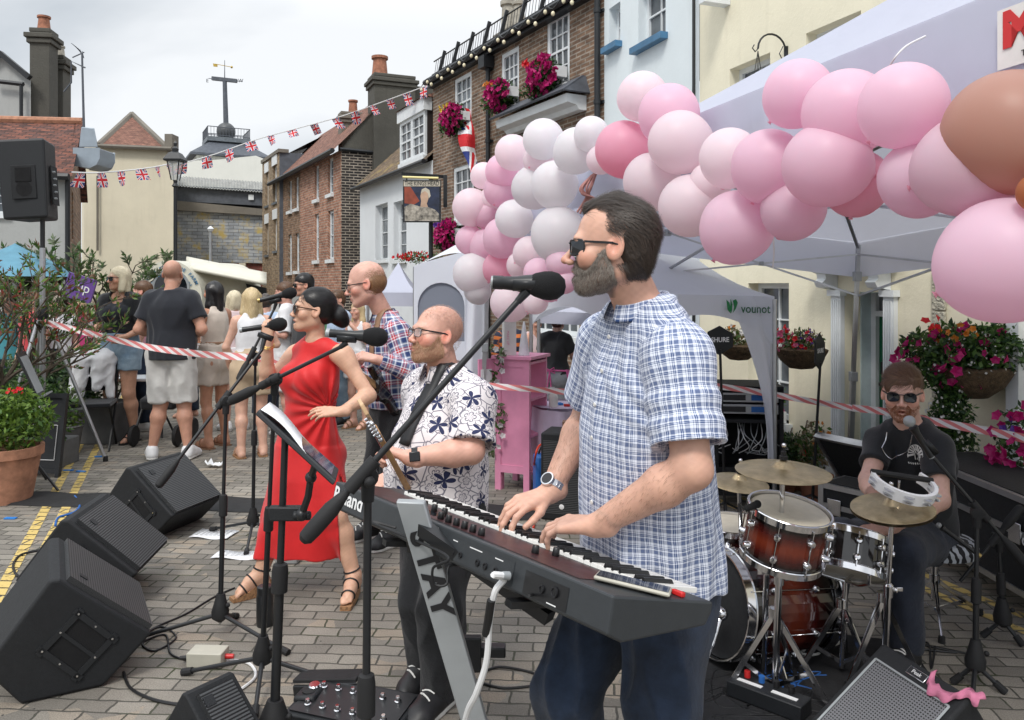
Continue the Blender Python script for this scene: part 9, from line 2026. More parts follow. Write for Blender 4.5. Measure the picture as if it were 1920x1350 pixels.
def guitarist():
 hc=tuple(P(818,628,3.1));J=dict(BASE)
 J.update(pelvis=P(832,945,3.12),neck=P(834,696,3.14),shL=P(888,748,2.97),shR=P(792,728,3.28),elL=P(884,846,2.86),wrL=P(768,858,2.84),elR=P(800,850,3.38),wrR=P(742,886,3.18),hipL=P(850,962,3.04),hipR=P(808,960,3.18),knL=P(826,1130,2.98),knR=P(792,1120,3.12),anL=P(828,1292,3.08),anR=GY(802,3.26,.085),toL=GY(786,2.93,.03),toR=GY(768,3.14,.03))
 X=figure('bearded bald man in a white floral shirt playing electric guitar',J,(hc,122,9,2,.97),tO=(.64,.37,.29),res=.0065,hres=.0036,hrS=.0036,jaw=1.08,fat=.008,nose=.9,hA={'L':dict(fwd=(-.8,.3,.25),up=(.25,.1,.9),cU=(.9,.95,1.0,1.05),tB=.5),'R':dict(fwd=(-.75,-.4,-.4),up=(-.3,-.5,.6),cU=(.7,.8,.8,.8),tB=.6)},bY=.05,limb=1.15,sx=1.05,sK=dict(brow=(.3,.18,.1),flush=.5,beard=((.36,.19,.11),.75,-.024),scalp=((.34,.2,.15),.6)))
 g=Gar(X['J'],X['rS'],X['fS'],X['ax'])
 g.tR([(-.14,.2,.19,.03),(.05,.21,.2,.035),(.3,.205,.2,.035),(.55,.195,.175,.02),(.75,.185,.145,0),(.88,.15,.105,-.012),(.97,.085,.075,-.01),(1.03,.068,.066,0)])
 g.sL('L',.88,.078,.088);g.sL('R',.88,.078,.088)
 sh=g.make('shirt','floral',X['root'],.0065,pL=[pC(P(832,968,3.12),(0,0,-1))],cV=g.nC(),fO=(.009,3.2,2))
 collar(X,'floral',sh)
 g2=Gar(X['J'],X['rS'],X['fS'],X['ax']);g2.tR([(-.1,.16,.13,0),(.25,.18,.15,.01)]);g2.leg('L',1,.1,.082,.08,1.04);g2.leg('R',1,.1,.082,.08,1.04)
 g2.make('jeans','trousers_black',X['root'],.008,pL=[pC(X['J']['pelvis']+A3((0,0,.09)),(0,0,1))],fO=(.018,3.5,5))
 shoe(X,'L','shoe_black',res=.005);shoe(X,'R','shoe_black',res=.006)
 add_hair(X,'buzz','stubble',.0035,5000,.006,.0008,amp=.0004,lift=.003,base=False)
 add_beard(X,'beard_ginger',.0035,9000,.009,.002,-.022,mo=0,wd=.0009)
 aG(X,False,w=.054,h=.034,wrap=.15,name='glasses')
 strap(X,g,P(858,702,3.1),P(752,818,2.95),'shoe_black')
 b=MB();w=V(X['J']['wrL']);d=V(nrm(X['J']['wrL']-X['J']['elL']));M3=frame(d);c=w-d*.02
 b.lA([(.0315,-.011),(.0335,-.011),(.0335,.011),(.0315,.011)],c,d,24,False);o=b.bU('watch_strap','shoe_black',X['root'])
 n_=V((.1,-.95,.25));n_=(n_-d*n_.dot(d)).normalized();b=MB();b.box(c+n_*.037,(.034,.038,.01),Matrix((n_.cross(d),d,n_)).transposed());b.bU('watch_case','frame_black',o,bV=.003)
 return X
def collar(X,mt,parent,rad0=.066,lift=.02,spread=.9):
 c=MB();N=X['J']['neck'];f,r,a=X['fS'],X['rS'],X['ax'];pts=[]
 for k in range(25):
  t=-math.pi*spread+2*math.pi*spread*k/24
  d=-f*math.cos(t)+r*math.sin(t);back=(1+math.cos(t))/2;rad=rad0+.008*(1-back)
  pts+=[N+d*rad+a*(lift+.02*back)+f*.01,N+d*(rad+.024)+a*(-.012-.03*(1-back)*(1 if abs(t)>2 else .6))+f*.01,N+d*(rad-.006)+a*.008+f*.01]
 c.add([V(p)for p in pts],[(3*k,3*k+1,3*k+4,3*k+3)for k in range(24)]+[(3*k+2,3*k,3*k+3,3*k+5)for k in range(24)])
 co=c.bU('collar',mt,parent,sM=60)
 at=co.data.attributes.new('cuv','FLOAT_VECTOR','POINT');at.data.foreach_set('vector',[x for k in range(25)for(q,w)in((0,0),(1,.05),(2,-.03))for x in(k*.018,w,0)])
 so=co.modifiers.new('s','SOLIDIFY');so.thickness=.003
def singer():
 hc=tuple(P(587,582,4.22));J=dict(BASE)
 J.update(pelvis=P(578,838,4.28),neck=P(592,640,4.24),shL=P(644,666,4.14),shR=P(556,664,4.34),elL=P(692,742,4.08),wrL=P(640,772,3.97),elR=P(500,716,4.2),wrR=P(503,640,4.12),hipL=P(602,856,4.25),hipR=P(552,856,4.32),knL=P(630,968,4.15),knR=P(520,965,4.2),anL=P(663,1078,4.16),anR=P(488,1076,4.17),toL=P(651,1122,4.0),toR=P(450,1108,4.1))
 X=figure('woman in a sleeveless red dress singing into a handheld microphone',J,(hc,112,6,0,.99),tO=(.60,.37,.26),fem=1,res=.007,hres=.0042,hrS=.0045,bust=.006,mouth=.6,nose=.85,sx=1.02,hA={'R':dict(fwd=(.05,-.1,1),up=(.0,-.95,.1),cU=(1.3,1.25,1.2,1.1),tB=.8),'L':dict(fwd=(-.95,-.2,.05),up=(0,-.6,.8),cU=(.25,.3,.35,.4),tB=.6)},sK=dict(brow=(.02,.012,.01),lips=(.5,.13,.13),flush=.12))
 g=Gar(X['J'],X['rS'],X['fS'],X['ax'],fem=1)
 g.tR([(-.25,.2,.15,0),(.0,.178,.14,-.012),(.15,.17,.12,.0),(.36,.132,.105,.008),(.62,.15,.12,.012),(.78,.13,.105,.0),(.9,.085,.072,-.01),(.98,.06,.056,-.004)])
 kL,kR=X['J']['knL'],X['J']['knR'];pe=X['J']['pelvis']
 midh=A3(P(565,1040,4.22));hr=nrm(A3(P(640,1040,4.2))-A3(P(480,1040,4.26)))
 g.pr.append(loft(midh,pe,hr*1.0,-nrm(X['J']['hipL']-X['J']['hipR'])*-1,[(0,.222,.13,0),(.35,.235,.15,0),(.7,.212,.15,0),(1.0,.172,.135,0)],k=.03,tag='torso'))
 for q in(1,-1):g.pr.append(ell(pe+(X['J']['neck']-pe)*.66+X['fS']*.088+X['rS']*q*.06,(.058,.052,.058),None,.05,tag='torso'))
 g.wrap(('legR','legL'),.012)
 ne=X['J']['neck']
 cV=[rc(ne-X['ax']*.0,ne+X['ax']*.2+X['fS']*.06,.05,.08,.008,'s')]
 for sd in 'LR':
  sh=X['J']['sh'+sd];o=nrm(sh-ne);cV.append(rc(sh+o*.03-X['ax']*.075,sh+o*.035+X['ax']*.06,.046,.062,.008,'s'))
 slit0=A3(P(622,905,4.0));slit1=A3(P(652,1060,4.0));slit2=A3(P(598,1060,4.0))
 def extra(Xp,D):
  kn=A3(P(612,768,4.1));q=Xp-kn;r=np.linalg.norm(q,axis=1);a=np.arctan2(q[:,2],q[:,0]+.0)
  fr=q[:,1]<.12
  D=D+np.where(fr,(.0065*np.sin(a*17)*np.exp(-((r-.12)/.13)**2)),0)
  h=np.clip((.8-Xp[:,2])/.6,0,1)
  u=(Xp-midh)@hr
  D=D+.008*np.sin(u*34+2*Xp[:,2])*h
  px=Xp[:,0]/Xp[:,1]*0+Xp[:,0];zt=slit0[2];zz=np.clip((zt-Xp[:,2])/(zt-.4),0,1.3)
  cx=slit0[0]+zz*(A3(P(640,1040,4.05))[0]-slit0[0]+.02);wd=np.abs(px-cx)-zz*.045
  D=np.where((Xp[:,2]<zt)&(Xp[:,1]<4.4)&(px>slit0[0]-.03),np.maximum(D,-wd),D)
  return D
 def hemf(Xp):return(.245+.02*np.sin(Xp[:,0]*20)+.0*Xp[:,0])-Xp[:,2]
 g.make('dress','red_crepe',X['root'],.006,pL=[lambda Xp:A3(P(560,1043,4.22))[2]+.012*np.sin(Xp[:,0]*22)-Xp[:,2]],cV=cV,fO=(.005,2.4,3),extra=extra)
 for sd in 'LR':
  an,to=X['J']['an'+sd],X['J']['to'+sd];f=to-an;f[2]=0;f=nrm(f);s=np.cross((0,0,1),f);b=MB()
  z0=.0;heel=A3((an[0],an[1],z0))-f*.05;tip=A3((to[0],to[1],z0))+f*.045
  prof=[(0,.075),(.3,.07),(.6,.04),(.85,.022),(1,.022)];top=[];bot=[]
  L=np.linalg.norm(tip-heel)
  for t,h in prof:
   for sg in(1,-1):
    w=.03*(1-.35*abs(t-.5))*1.1;p=heel+f*(L*t)+s*sg*w;bot.append(p+A3((0,0,.002)));top.append(p+A3((0,0,h)))
  n=len(prof)
  for k in range(n-1):
   b.box8([bot[2*k],bot[2*k+1],bot[2*k+3],bot[2*k+2],top[2*k],top[2*k+1],top[2*k+3],top[2*k+2]])
  o=b.bU('wedge_sandal','cork',X['root'])
  foot_straps(X,sd,'shoe_black',o,.0045,(.42,.86),True)
 add_hair(X,'bun','hair_black',.0045,5000,.07,.0014,lambda q:np.stack([q[:,0]*-.3,-1+0*q[:,0],np.where(q[:,1]>-.06,-.35,-.15)],1),amp=.002,stretch=(1,.3,1),lift=.004)
 aG(X,True,'frame_tortoise',w=.05,h=.042,wrap=.2,round_=True)
 W=X['W'];b=MB();c=V(W((.083,-.006,-.052)));b.tU([c+V((math.cos(a)*.014,0,math.sin(a)*.018))for a in[2*math.pi*k/16 for k in range(17)]],.002,5);b.bU('hoop_earring','gold',X['root'])
 b=MB();w=V(X['J']['wrR']);M3=frame(V(nrm(X['J']['wrR']-X['J']['elR'])))
 for r_ in(0,.01):b.tU([w-M3.col[2]*(.02+r_)+M3@V((math.cos(a)*.031,math.sin(a)*.031,0))for a in[2*math.pi*k/16 for k in range(17)]],.002,5)
 b.bU('bracelet','gold',X['root'])
 return X
def plaid_man():
 hc=tuple(P(686,532,4.88));J=dict(BASE)
 J.update(pelvis=P(738,778,4.95),neck=P(724,592,4.95),shL=P(745,622,4.77),shR=P(722,612,5.12),elL=P(768,694,4.7),wrL=P(706,674,4.62),elR=P(720,700,5.2),wrR=P(672,672,5.0),hipL=P(748,795,4.87),hipR=P(722,795,5.03),knL=P(738,905,4.85),knR=P(706,895,4.98),anL=GY(742,4.98,.085),anR=GY(700,5.12,.085),toL=GY(706,4.86,.03),toR=GY(668,5.05,.03))
 X=figure('tall balding man in a red and blue plaid shirt with glasses and guitar strap',J,(hc,98,-12,0,1.14),tO=(.6,.36,.29),res=.009,hres=.0052,hrS=.006,nose=1.1,hA={'L':dict(fwd=(-.9,-.1,.25),up=(.1,-.5,.8),cU=(.9,.9,.9,.9),tB=.5),'R':dict(fwd=(-.8,-.4,0),up=(-.2,-.5,.6),cU=(.9,)*4,tB=.5)},sK=dict(brow=(.3,.2,.13),flush=.45))
 g=Gar(X['J'],X['rS'],X['fS'],X['ax'])
 g.tR([(-.12,.185,.15,0),(.1,.18,.145,.0),(.4,.175,.14,.01),(.75,.18,.135,0),(.88,.15,.1,-.012),(.97,.085,.072,-.01),(1.03,.066,.064,0)]);g.sL('L',1,.075,.062,fore=.9);g.sL('R',1,.075,.062,fore=.9)
 sh=g.make('shirt','red_plaid',X['root'],.009,pL=[pC(P(738,762,4.95),(0,0,-1))],cV=g.nC(),fO=(.012,3.2,6));collar(X,'red_plaid',sh)
 g2=Gar(X['J'],X['rS'],X['fS'],X['ax']);g2.tR([(-.1,.155,.125,0),(.25,.16,.13,0)]);g2.leg('L',1,.1,.08,.07,.97);g2.leg('R',1,.1,.08,.07,.97)
 g2.make('trousers','trousers_black',X['root'],.011,pL=[pC(X['J']['pelvis']+A3((0,0,.12)),(0,0,1))],fO=(.016,3.2,5))
 for sd in 'LR':shoe(X,sd,'shoe_black',res=.009)
 strap(X,g,P(742,580,4.9),P(694,668,4.72),'sandal_tan',.9,.45)
 add_hair(X,'balding','hair_ginger',.005,3000,.02,.0018,amp=.002,lift=.004)
 aG(X,False,w=.05,h=.032,wrap=.2,name='glasses')
 return X
def drummer():
 hc=tuple(P(1692,737,3.6));J=dict(BASE)
 J.update(pelvis=P(1718,1000,3.9),neck=P(1706,800,3.68),shL=P(1756,838,3.56),shR=P(1652,826,3.78),elL=P(1762,938,3.42),wrL=P(1664,990,3.32),elR=P(1628,900,3.62),wrR=P(1640,938,3.42),hipL=P(1742,1012,3.82),hipR=P(1694,1012,3.9),knL=P(1690,1035,3.36),knR=P(1575,1010,3.55),anL=P(1700,1225,3.38),anR=P(1550,1170,3.6),toL=GY(1670,3.24,.03),toR=GY(1515,3.52,.03))
 X=figure('seated drummer with auburn beard, dark sunglasses and black printed t-shirt',J,(hc,152,-3,0,1.02),tO=(.60,.38,.31),res=.0065,hres=.0036,hrS=.004,nose=1.0,mouth=.25,jaw=.93,hA={'L':dict(fwd=(-.9,-.1,-.12),up=(0,-.3,.9),cU=(.5,.55,.6,.6),tB=.5),'R':dict(fwd=(-.1,-.9,-.3),up=(-.6,-.1,.7),cU=(1.2,)*4,tB=.9)},sK=dict(brow=(.12,.05,.03),flush=.3))
 g=Gar(X['J'],X['rS'],X['fS'],X['ax'])
 g.tR([(-.05,.18,.15,0),(.15,.175,.145,.0),(.4,.17,.135,.01),(.75,.182,.135,0),(.88,.15,.1,-.012),(.97,.085,.072,-.01),(1.03,.066,.064,0)]);g.sL('L',.6,.06,.064);g.sL('R',.6,.06,.064)
 sh=g.make('t_shirt','tee_black',X['root'],.007,cV=g.nC(),fO=(.011,3.2,6))
 f,r,a=V(X['fS']),V(X['rS']),V(X['ax']);best=None
 pt=A3(P(1708,866,3.55));d=-A3(f);q=pt.copy()
 for it in range(80):
  q=pt+A3(f)*(.2-it*.004)
  if eV(g.pr,q[None])[0]<.0:break
 def onshirt(x,y):
  s0=q+A3(r)*x*-1+A3(a)*y+A3(f)*.05
  for it in range(60):
   s1=s0-A3(f)*it*.002
   D=eV(g.pr,s1[None])[0]
   if D<.006:break
  return s1
 b=MB()
 def strip(pts,w):
  pts=[A3(p)for p in pts]
  for p0,p1 in zip(pts[:-1],pts[1:]):
   dd=nrm(p1-p0);n=np.array((-dd[1],dd[0]))if len(dd)==2 else None
   c=[onshirt(*(p0+n*w)),onshirt(*(p0-n*w)),onshirt(*(p1-n*w)),onshirt(*(p1+n*w))];b.qU(*[V(k)for k in c])
 for k in range(13):
  t=-.25+3.64*k/12;strip([(math.cos(t)*.022,math.sin(t)*.024),(math.cos(t)*.05,math.sin(t)*.05)],.0028 if k%2 else .0042)
 strip([(math.cos(t)*.05,math.sin(t)*.05)for t in[-.4+3.94*k/20 for k in range(21)]],.0018)
 strip([(-.014,-.03),(-.018,0),(-.010,.018),(0,.008),(.010,.018),(.018,0),(.014,-.03)],.0022);strip([(-.006,-.03),(0,-.012),(.006,-.03)],.0022)
 for k in range(9):x=-.036+k*.009;strip([(x,-.046-.006*math.cos(x*40)),(x+.005,-.038-.006*math.cos(x*40))],.0018)
 b.bU('chest_print','sole_white',sh,sM=0)
 g2=Gar(X['J'],X['rS'],X['fS'],X['ax']);g2.tR([(-.12,.16,.13,0),(.12,.165,.135,0)]);g2.leg('L',1,.1,.08,.065,.97);g2.leg('R',1,.1,.08,.065,.97)
 g2.make('trousers','trousers_navy',X['root'],.0085,pL=[lambda Q:np.minimum((Q-X['J']['pelvis']-X['ax']*.1)@X['ax'],.2-np.linalg.norm((Q-X['J']['pelvis'])[:,:2],axis=1)*1.0)],fO=(.014,3.2,5))
 for sd in 'LR':shoe(X,sd,'shoe_black',res=.008)
 add_hair(X,'short','hair_brown',.0038,6500,.055,.0014,lambda q:np.stack([.8+0*q[:,0],np.where(q[:,2]>.06,-.5,-.4),np.where(q[:,2]>.07,.1,-.8)],1),amp=.006,fs=30,lift=.012)
 add_beard(X,'beard_auburn',.0035,5000,.011,.003,-.028,full=.5,mo=.25)
 aG(X,True,w=.052,h=.038,wrap=.1)
 b=MB();N=X['J']['neck'];pts=[]
 for k in range(21):
  t=math.pi*k/20-math.pi/2;x=.06*math.sin(t);y=-.105*math.cos(t)**1.0
  s0=N+A3(r)*x+A3(a)*(y+.02)+A3(f)*.16
  for it in range(90):
   s1=s0-A3(f)*it*.002
   if min(eV(g.pr,s1[None])[0],eV(X['pr'],s1[None])[0])<.02:break
  pts.append(V(s1))
 b.tU(pts,.0022,6);b.bU('neck_chain','silver',X['root'])
 return X
mat('guitar_black',(.01,.01,.012),.15,var=0,bump=0,Coat__Weight=.5);mat('maple',(.5,.28,.12),.4,var=.2,vs=25);mat('maple_light',(.6,.4,.22),.35,var=.12,vs=20);mat('chrome_metal',(.6,.6,.62),.15,1.,var=0,bump=0)
def guitar(lB,nut,heel,face,body_m,L=.40,wide=.31):
 n0,h0=V(nut),V(heel);a=(h0-n0).normalized();f=V(face);f=(f-a*f.dot(a)).normalized();s=a.cross(f);rT=tH('electric_guitar',lB,'guitar',h0);W=lambda u,v,w=0:h0+a*u+s*v+f*w;M3=Matrix((a,s,f)).transposed()
 out=[(-.10,.5),(-.13,.62),(-.02,.95),(.1,.72),(.2,.62),(.34,.98),(.62,1.0),(.86,.8),(.97,.35),(1,0),(.97,-.4),(.86,-.85),(.62,-1),(.36,-.9),(.22,-.6),(.08,-.66),(-.02,-.8),(-.08,-.6),(.0,-.25),(.02,.2)]
 b=MB();b.pR([(u*L,v*wide/2)for u,v in out],h0-f*.042,a,s,f,.042);b.bU('body',body_m,rT,sM=0,bV=.008,bseg=3)
 b=MB();b.pR([(u*L,v*wide/2)for u,v in((.1,-.5),(.15,.45),(.5,.45),(.8,.1),(.85,-.7),(.5,-.75))],h0+f*.0005,a,s,f,.003);b.bU('pickguard','sole_white',rT,sM=0)
 for u in(.22,.36,.5):b=MB();b.box(W(u*L,0,.007),(.016,.07,.012),M3);b.bU('pickup','shoe_black',rT,bV=.003)
 b=MB();b.box(W(.68*L,0,.008),(.03,.075,.014),M3);b.bU('bridge','chrome_metal',rT,bV=.002)
 N=(h0-n0).length;b=MB();b.box8([W(-N,-.021,-.012),W(.03,-.028,-.014),W(.03,.028,-.014),W(-N,.021,-.012),W(-N,-.021,.006),W(.03,-.028,.009),W(.03,.028,.009),W(-N,.021,.006)]);b.bU('neck','maple',rT,sM=0,bV=.004)
 b=MB();b.pR([(0,-.021),(-.03,-.035),(-.10,-.04),(-.165,-.05),(-.185,-.02),(-.165,.02),(-.14,.03),(-.02,.03),(0,.021)],n0-f*.008,a,s,f,.013);b.bU('headstock','maple_light',rT,sM=0,bV=.003)
 for k in range(6):q=n0-a*(.025+.023*k)-s*(.036+.002*k);b=MB();b.cone(q+f*.004,q+f*.014,.005,.004,8);b.box(q-s*.012,(.010,.022,.008),M3);b.ball(q-s*.026,(.008,.006,.008),8,6);b.bU('tuning_peg','chrome_metal',rT)
 b=MB()
 for k in range(6):v=-.016+.0064*k;b.tU([n0+s*v-a*.03+f*.008,n0+s*v+f*.009,W(.68*L,v*1.5,.016)],.0007,4)
 b.bU('strings','silver',rT);return rT
GT=guitarist()
guitar('black electric guitar with maple neck and silver tuners held by the bald guitarist',P(703,806,2.62),P(768,925,2.98),(-.6,-.75,.25),'guitar_black')
guitar('dark bass guitar held low by the man in the plaid shirt',P(636,676,4.4),P(700,722,4.70),(-.75,-.6,.2),'guitar_black',.42,.3)
SG=singer();PM=plaid_man();DR=drummer()
print('main people',__import__('time').time()-tt)
Gar.wi=.014
def sT(lB,px,pyf,pyt,yaw,over=None,head=(0,0,0),hair=None,oF=(),gR='people standing in the crowd',headyaw=0,kw=None,hk=None,lean=0.0,Y=None,depthbias=0,glasses=None):
 Yd=Y or CAMZ*FPX/(pyf-HOR);h=(CAMZ-(pyt-HOR)/FPX*Yd);k=h/1.745;base=V(((px-960)/FPX*Yd,Yd,0))
 J={a:V(b)for a,b in BASE.items()};J['shL']=V((-.162,0,1.405));J['shR']=V((.162,0,1.405))
 if(kw or{}).get('fem'):J['shL'].x,J['shR'].x=-.148,.148
 for a,b in(over or{}).items():J[a]=V(b)
 Rz=Matrix.Rotation(R(yaw),3,'Z')
 W={a:tuple(base+Rz@(b*k))for a,b in J.items()}
 hc=base+Rz@(J['head']*k+V((0,0,0)))
 kw=dict(kw or{});kw.setdefault('res',.0115);kw.setdefault('hres',.0065);kw.setdefault('hscale',k*(.92 if kw.get('fem')else 1.0))
 kw['limb']=kw.get('limb',1)*k;kw['sx']=kw.get('sx',1)*k
 X=figure(lB,W,(tuple(hc),yaw+headyaw,head[0],head[1],k*(.95 if kw.get('fem')else 1.0)*1.02),gR=gR,**kw)
 X['k']=k
 for f in oF:f(X)
 if hair:
  kind,mt=hair;add_hair(X,kind,mt,.007,**(hk or dict(n=1800,L=.06,width=.0035,amp=.003,stretch=(1,1,.35),lift=.004)))
 if glasses:aG(X,glasses=='dark',w=.056,h=.042,wrap=.2,name='sunglasses' if glasses=='dark' else 'glasses')
 return X
TS=[(-.1,.19,.155,0),(.1,.18,.148,.0),(.4,.165,.13,.01),(.75,.178,.13,0),(.88,.15,.1,-.012),(.97,.085,.072,-.01),(1.03,.066,.064,0)]
TF=[(-.1,.185,.15,0),(.05,.182,.14,0),(.2,.152,.112,.0),(.4,.128,.098,.005),(.66,.142,.11,.01),(.8,.13,.1,.0),(.92,.1,.075,-.01),(1.0,.055,.055,0)]
def sc(secs,k):return[(t,a*k,b*k,c*k)for t,a,b,c in secs]
def top(mt,secs=TS,sl=.6,hem=-.06,fold=.012,scoop=None,nS=False,name='t_shirt',tight=1.0,fore=0,straps=False,R0=.066,R1=.074):
 def f(X):
  k=X['k'];g=Gar(X['J'],X['rS'],X['fS'],X['ax']);g.tR(sc(secs,k*tight))
  if not nS:
   for q in 'LR':g.sL(q,sl,R0*k,R1*k,fore=fore)
  J=X['J'];pl=[pC(J['pelvis']+X['ax']*hem*k,-X['ax'])];cv=g.nC()
  if scoop:
   n=J['neck']-X['ax']*scoop*k;cv.append(rc(n+X['fS']*.02,n+X['ax']*.3+X['fS']*.16,.07*k,.1*k,.01,'s'))
  if nS:
   for q in 'LR':
    sh=J['sh'+q];o=nrm(sh-J['neck']);cv.append(rc(sh+o*.02-X['ax']*.085*k,sh+o*.01+X['ax']*.08*k,.055*k,.075*k,.008,'s'))
  if straps:pl.append(pC(J['neck']-X['ax']*.10*k,X['ax']*1.0))
  return g.make(name,mt,X['root'],.0115,pL=pl,cV=cv,fO=(fold,3.2,4))
 return f
def bT(mt,frac=1.0,below=0,r0=.1,rk=.082,r1=.07,waist=.12,fold=.014,name='trousers'):
 def f(X):
  k=X['k'];g=Gar(X['J'],X['rS'],X['fS'],X['ax']);g.tR(sc([(-.12,.16,.13,0),(.0,.17,.135,0),(.28,.158,.128,0)],k))
  for q in 'LR':g.leg(q,frac,r0*k,rk*k,r1*k,below)
  return g.make(name,mt,X['root'],.0115,pL=[pC(X['J']['pelvis']+X['ax']*waist*k,X['ax'])],fO=(fold,3.2,5))
 return f
def shoes(mt='shoe_white',sole='sole_white'):
 def f(X):
  for q in 'LR':shoe(X,q,mt,sole,res=.011,sc=X['k'],lace=False)
 return f
def sandals(mt='sandal_tan',sole='cork'):
 def f(X):
  for q in 'LR':
   an,to=X['J']['an'+q],X['J']['to'+q];fd=to-an;fd[2]=0;fd=nrm(fd);s=np.cross((0,0,1),fd);c=A3((an[0],an[1],0))-fd*.06*X['k'];t=A3((to[0],to[1],0))+fd*.05*X['k']
   b=MB();b.pR([(-.5,-.4),(-.3,-.5),(.3,-.5),(.5,-.25),(.5,.25),(.3,.5),(-.3,.5),(-.5,.4)],V((c+t)/2),V(fd)*np.linalg.norm(t-c),V(s)*.095*X['k'],(0,0,1),.014)
   o=b.bU('sandal',sole,X['root']);foot_straps(X,q,mt,o,.007,(.5,.85))
 return f
def crowd():
 X=sT('blonde bobbed woman in black open shirt and denim shorts holding a wine glass',226,828,500,172,dict(elR=(.25,-.06,1.16),wrR=(.14,.2,1.12),elL=(-.26,-.04,1.15),wrL=(-.16,.14,1.06),anR=(.16,-.02,.085),toR=(.22,.11,.03),anL=(-.12,-.05,.085)),hair=('bob','hair_platinum'),headyaw=-28,kw=dict(fem=1,sx=1.12,limb=1.12,bust=.025,tO=(.56,.32,.22),hA={'R':dict(fwd=(-.3,-.7,.3),up=(-.9,.1,.4),cU=(1.0,)*4,tB=.6)}),oF=(top('tee_navyblack',TF,nS=True,hem=.12,scoop=.06,name='vest_top',fold=.004),bT('jeans_light',.42,0,.112,.1,waist=.2,name='denim_shorts'),sandals('shoe_black','shoe_black')),glasses='dark')
 k=X['k'];g=Gar(X['J'],X['rS'],X['fS'],X['ax']);g.tR(sc([(.12,.18,.14,0),(.5,.17,.13,0),(.75,.18,.13,0),(.88,.15,.1,-.01),(.98,.08,.07,-.01)],k))
 for q in 'LR':g.sL(q,1.0,.075*k,.09*k)
 fs,nn=X['fS'],X['J']['neck']
 opn=lambda Q:.075-np.abs((Q-nn)@X['rS'])+.25*np.minimum(0,(Q-nn)@X['ax']+.1)*0
 g.make('open_shirt','tee_black',X['root'],.0115,pL=[lambda Q:-((Q-X['J']['pelvis'])@X['ax']-.16*k),lambda Q:np.where((Q-nn)@fs>.0,opn(Q),-1)],cV=g.nC(.012),fO=(.014,3,3))
 b=MB();w=V(X['J']['wrR'])+V((-.01,-.09,.0));b.lA([(.033,0),(.033,.002),(.004,.006),(.0035,.075),(.02,.085),(.038,.115),(.04,.14),(.034,.185),(.0325,.185),(.038,.14),(.036,.117),(.018,.089),(.001,.082)],w-V((0,0,.07)),n=20)
 tag(b.bU('wine_glass','drink_glass',None),'stemmed wine glass held by the blonde woman in denim shorts','wine glass')
 X=sT('shaven-headed man in black t-shirt and pale grey shorts seen from behind',322,860,488,4,dict(elR=(.27,-.03,1.14),wrR=(.16,.2,1.08),elL=(-.27,-.03,1.14),wrL=(-.16,.2,1.08),anL=(-.16,-.02,.085),toL=(-.23,.14,.03),anR=(.15,-.03,.085),toR=(.17,.13,.03)),kw=dict(sx=1.16,limb=1.12,bY=.02,tO=(.5,.28,.2),sK=dict(scalp=((.27,.16,.12),.5))),oF=(top('tee_navyblack',TS,.66,hem=-.05,tight=1.1,R0=.07,R1=.078),bT('light_grey_cloth',.95,0,.115,.105,waist=.05,name='shorts',fold=.02),shoes()))
 sT('dark long-haired woman in beige camisole and beige shorts with brown belt',403,838,528,62,dict(elL=(-.24,.02,1.15),wrL=(-.2,.2,1.12),elR=(.24,.02,1.15),wrR=(.15,.22,1.1)),kw=dict(fem=1,sx=1.02,bust=.012,tO=(.5,.27,.18)),hair=('long','hair_black'),oF=(top('beige_cloth',TF,nS=True,hem=.1,scoop=.09,name='camisole',fold=.012),bT('beige_cloth',.55,0,.115,.115,waist=.2,name='shorts',fold=.018),belt,sandals('sandal_tan','sandal_tan')))
 sT('woman with very long blonde hair in white top and tan shorts seen from behind',472,856,540,28,dict(elL=(-.25,.02,1.14),wrL=(-.2,.12,.93),elR=(.26,.03,1.15),wrR=(.17,.22,1.15)),kw=dict(fem=1,sx=1.05,limb=1.05,tO=(.6,.37,.28)),hair=('long','hair_blonde'),oF=(top('white_cloth',TF,nS=True,hem=.08,name='vest_top'),bT('tan_cloth',.58,0,.115,.11,waist=.2,name='shorts',fold=.018),sandals('sandal_tan','cork')))
 sT('man with sunglasses pushed up on short dark hair behind the blonde with wine',272,805,528,100,dict(),kw=dict(tO=(.58,.33,.26),sx=.95),hair=('short','hair_brown'),oF=(top('pink_cloth'),bT('jeans_dark',1,.97),shoes()))
 sT('woman with short pale blonde hair in pale top beyond the two women in shorts',440,806,545,40,dict(),kw=dict(fem=1,tO=(.58,.36,.28)),hair=('bob','hair_platinum'),oF=(top('pale_pink_cloth',TF,.5),bT('white_cloth',.6,name='shorts'),shoes()))
 sT('dark slick-haired man in sunglasses and dark shirt behind the singer',574,818,514,120,dict(),kw=dict(tO=(.52,.3,.22)),hair=('short','hair_black'),oF=(top('charcoal_cloth',sl=.95),bT('jeans_dark',1,.97),shoes('shoe_black')),glasses='dark')
 sT('brown-haired man in loose white t-shirt left of the singer',538,812,530,100,dict(elL=(-.25,0,1.15),wrL=(-.2,.2,1.2)),kw=dict(tO=(.6,.34,.27),bY=.02),hair=('short','hair_brown'),oF=(top('white_cloth',sl=.9,tight=1.1),bT('white_cloth',.95,0,.115,.1,name='shorts'),shoes()))
 sT('woman with wavy blonde hair in white holding her hand to her mouth',672,802,566,150,dict(elL=(-.24,.08,1.18),wrL=(-.06,.2,1.42),elR=(.24,.05,1.15),wrR=(.1,.22,1.15)),kw=dict(fem=1,tO=(.6,.36,.28),sx=1.0),hair=('long','hair_blonde'),oF=(top('white_cloth',TF,nS=True,hem=0,scoop=.07,name='vest_top'),bT('white_cloth',.5,0,.12,.12,waist=.2,name='skirt'),sandals()))
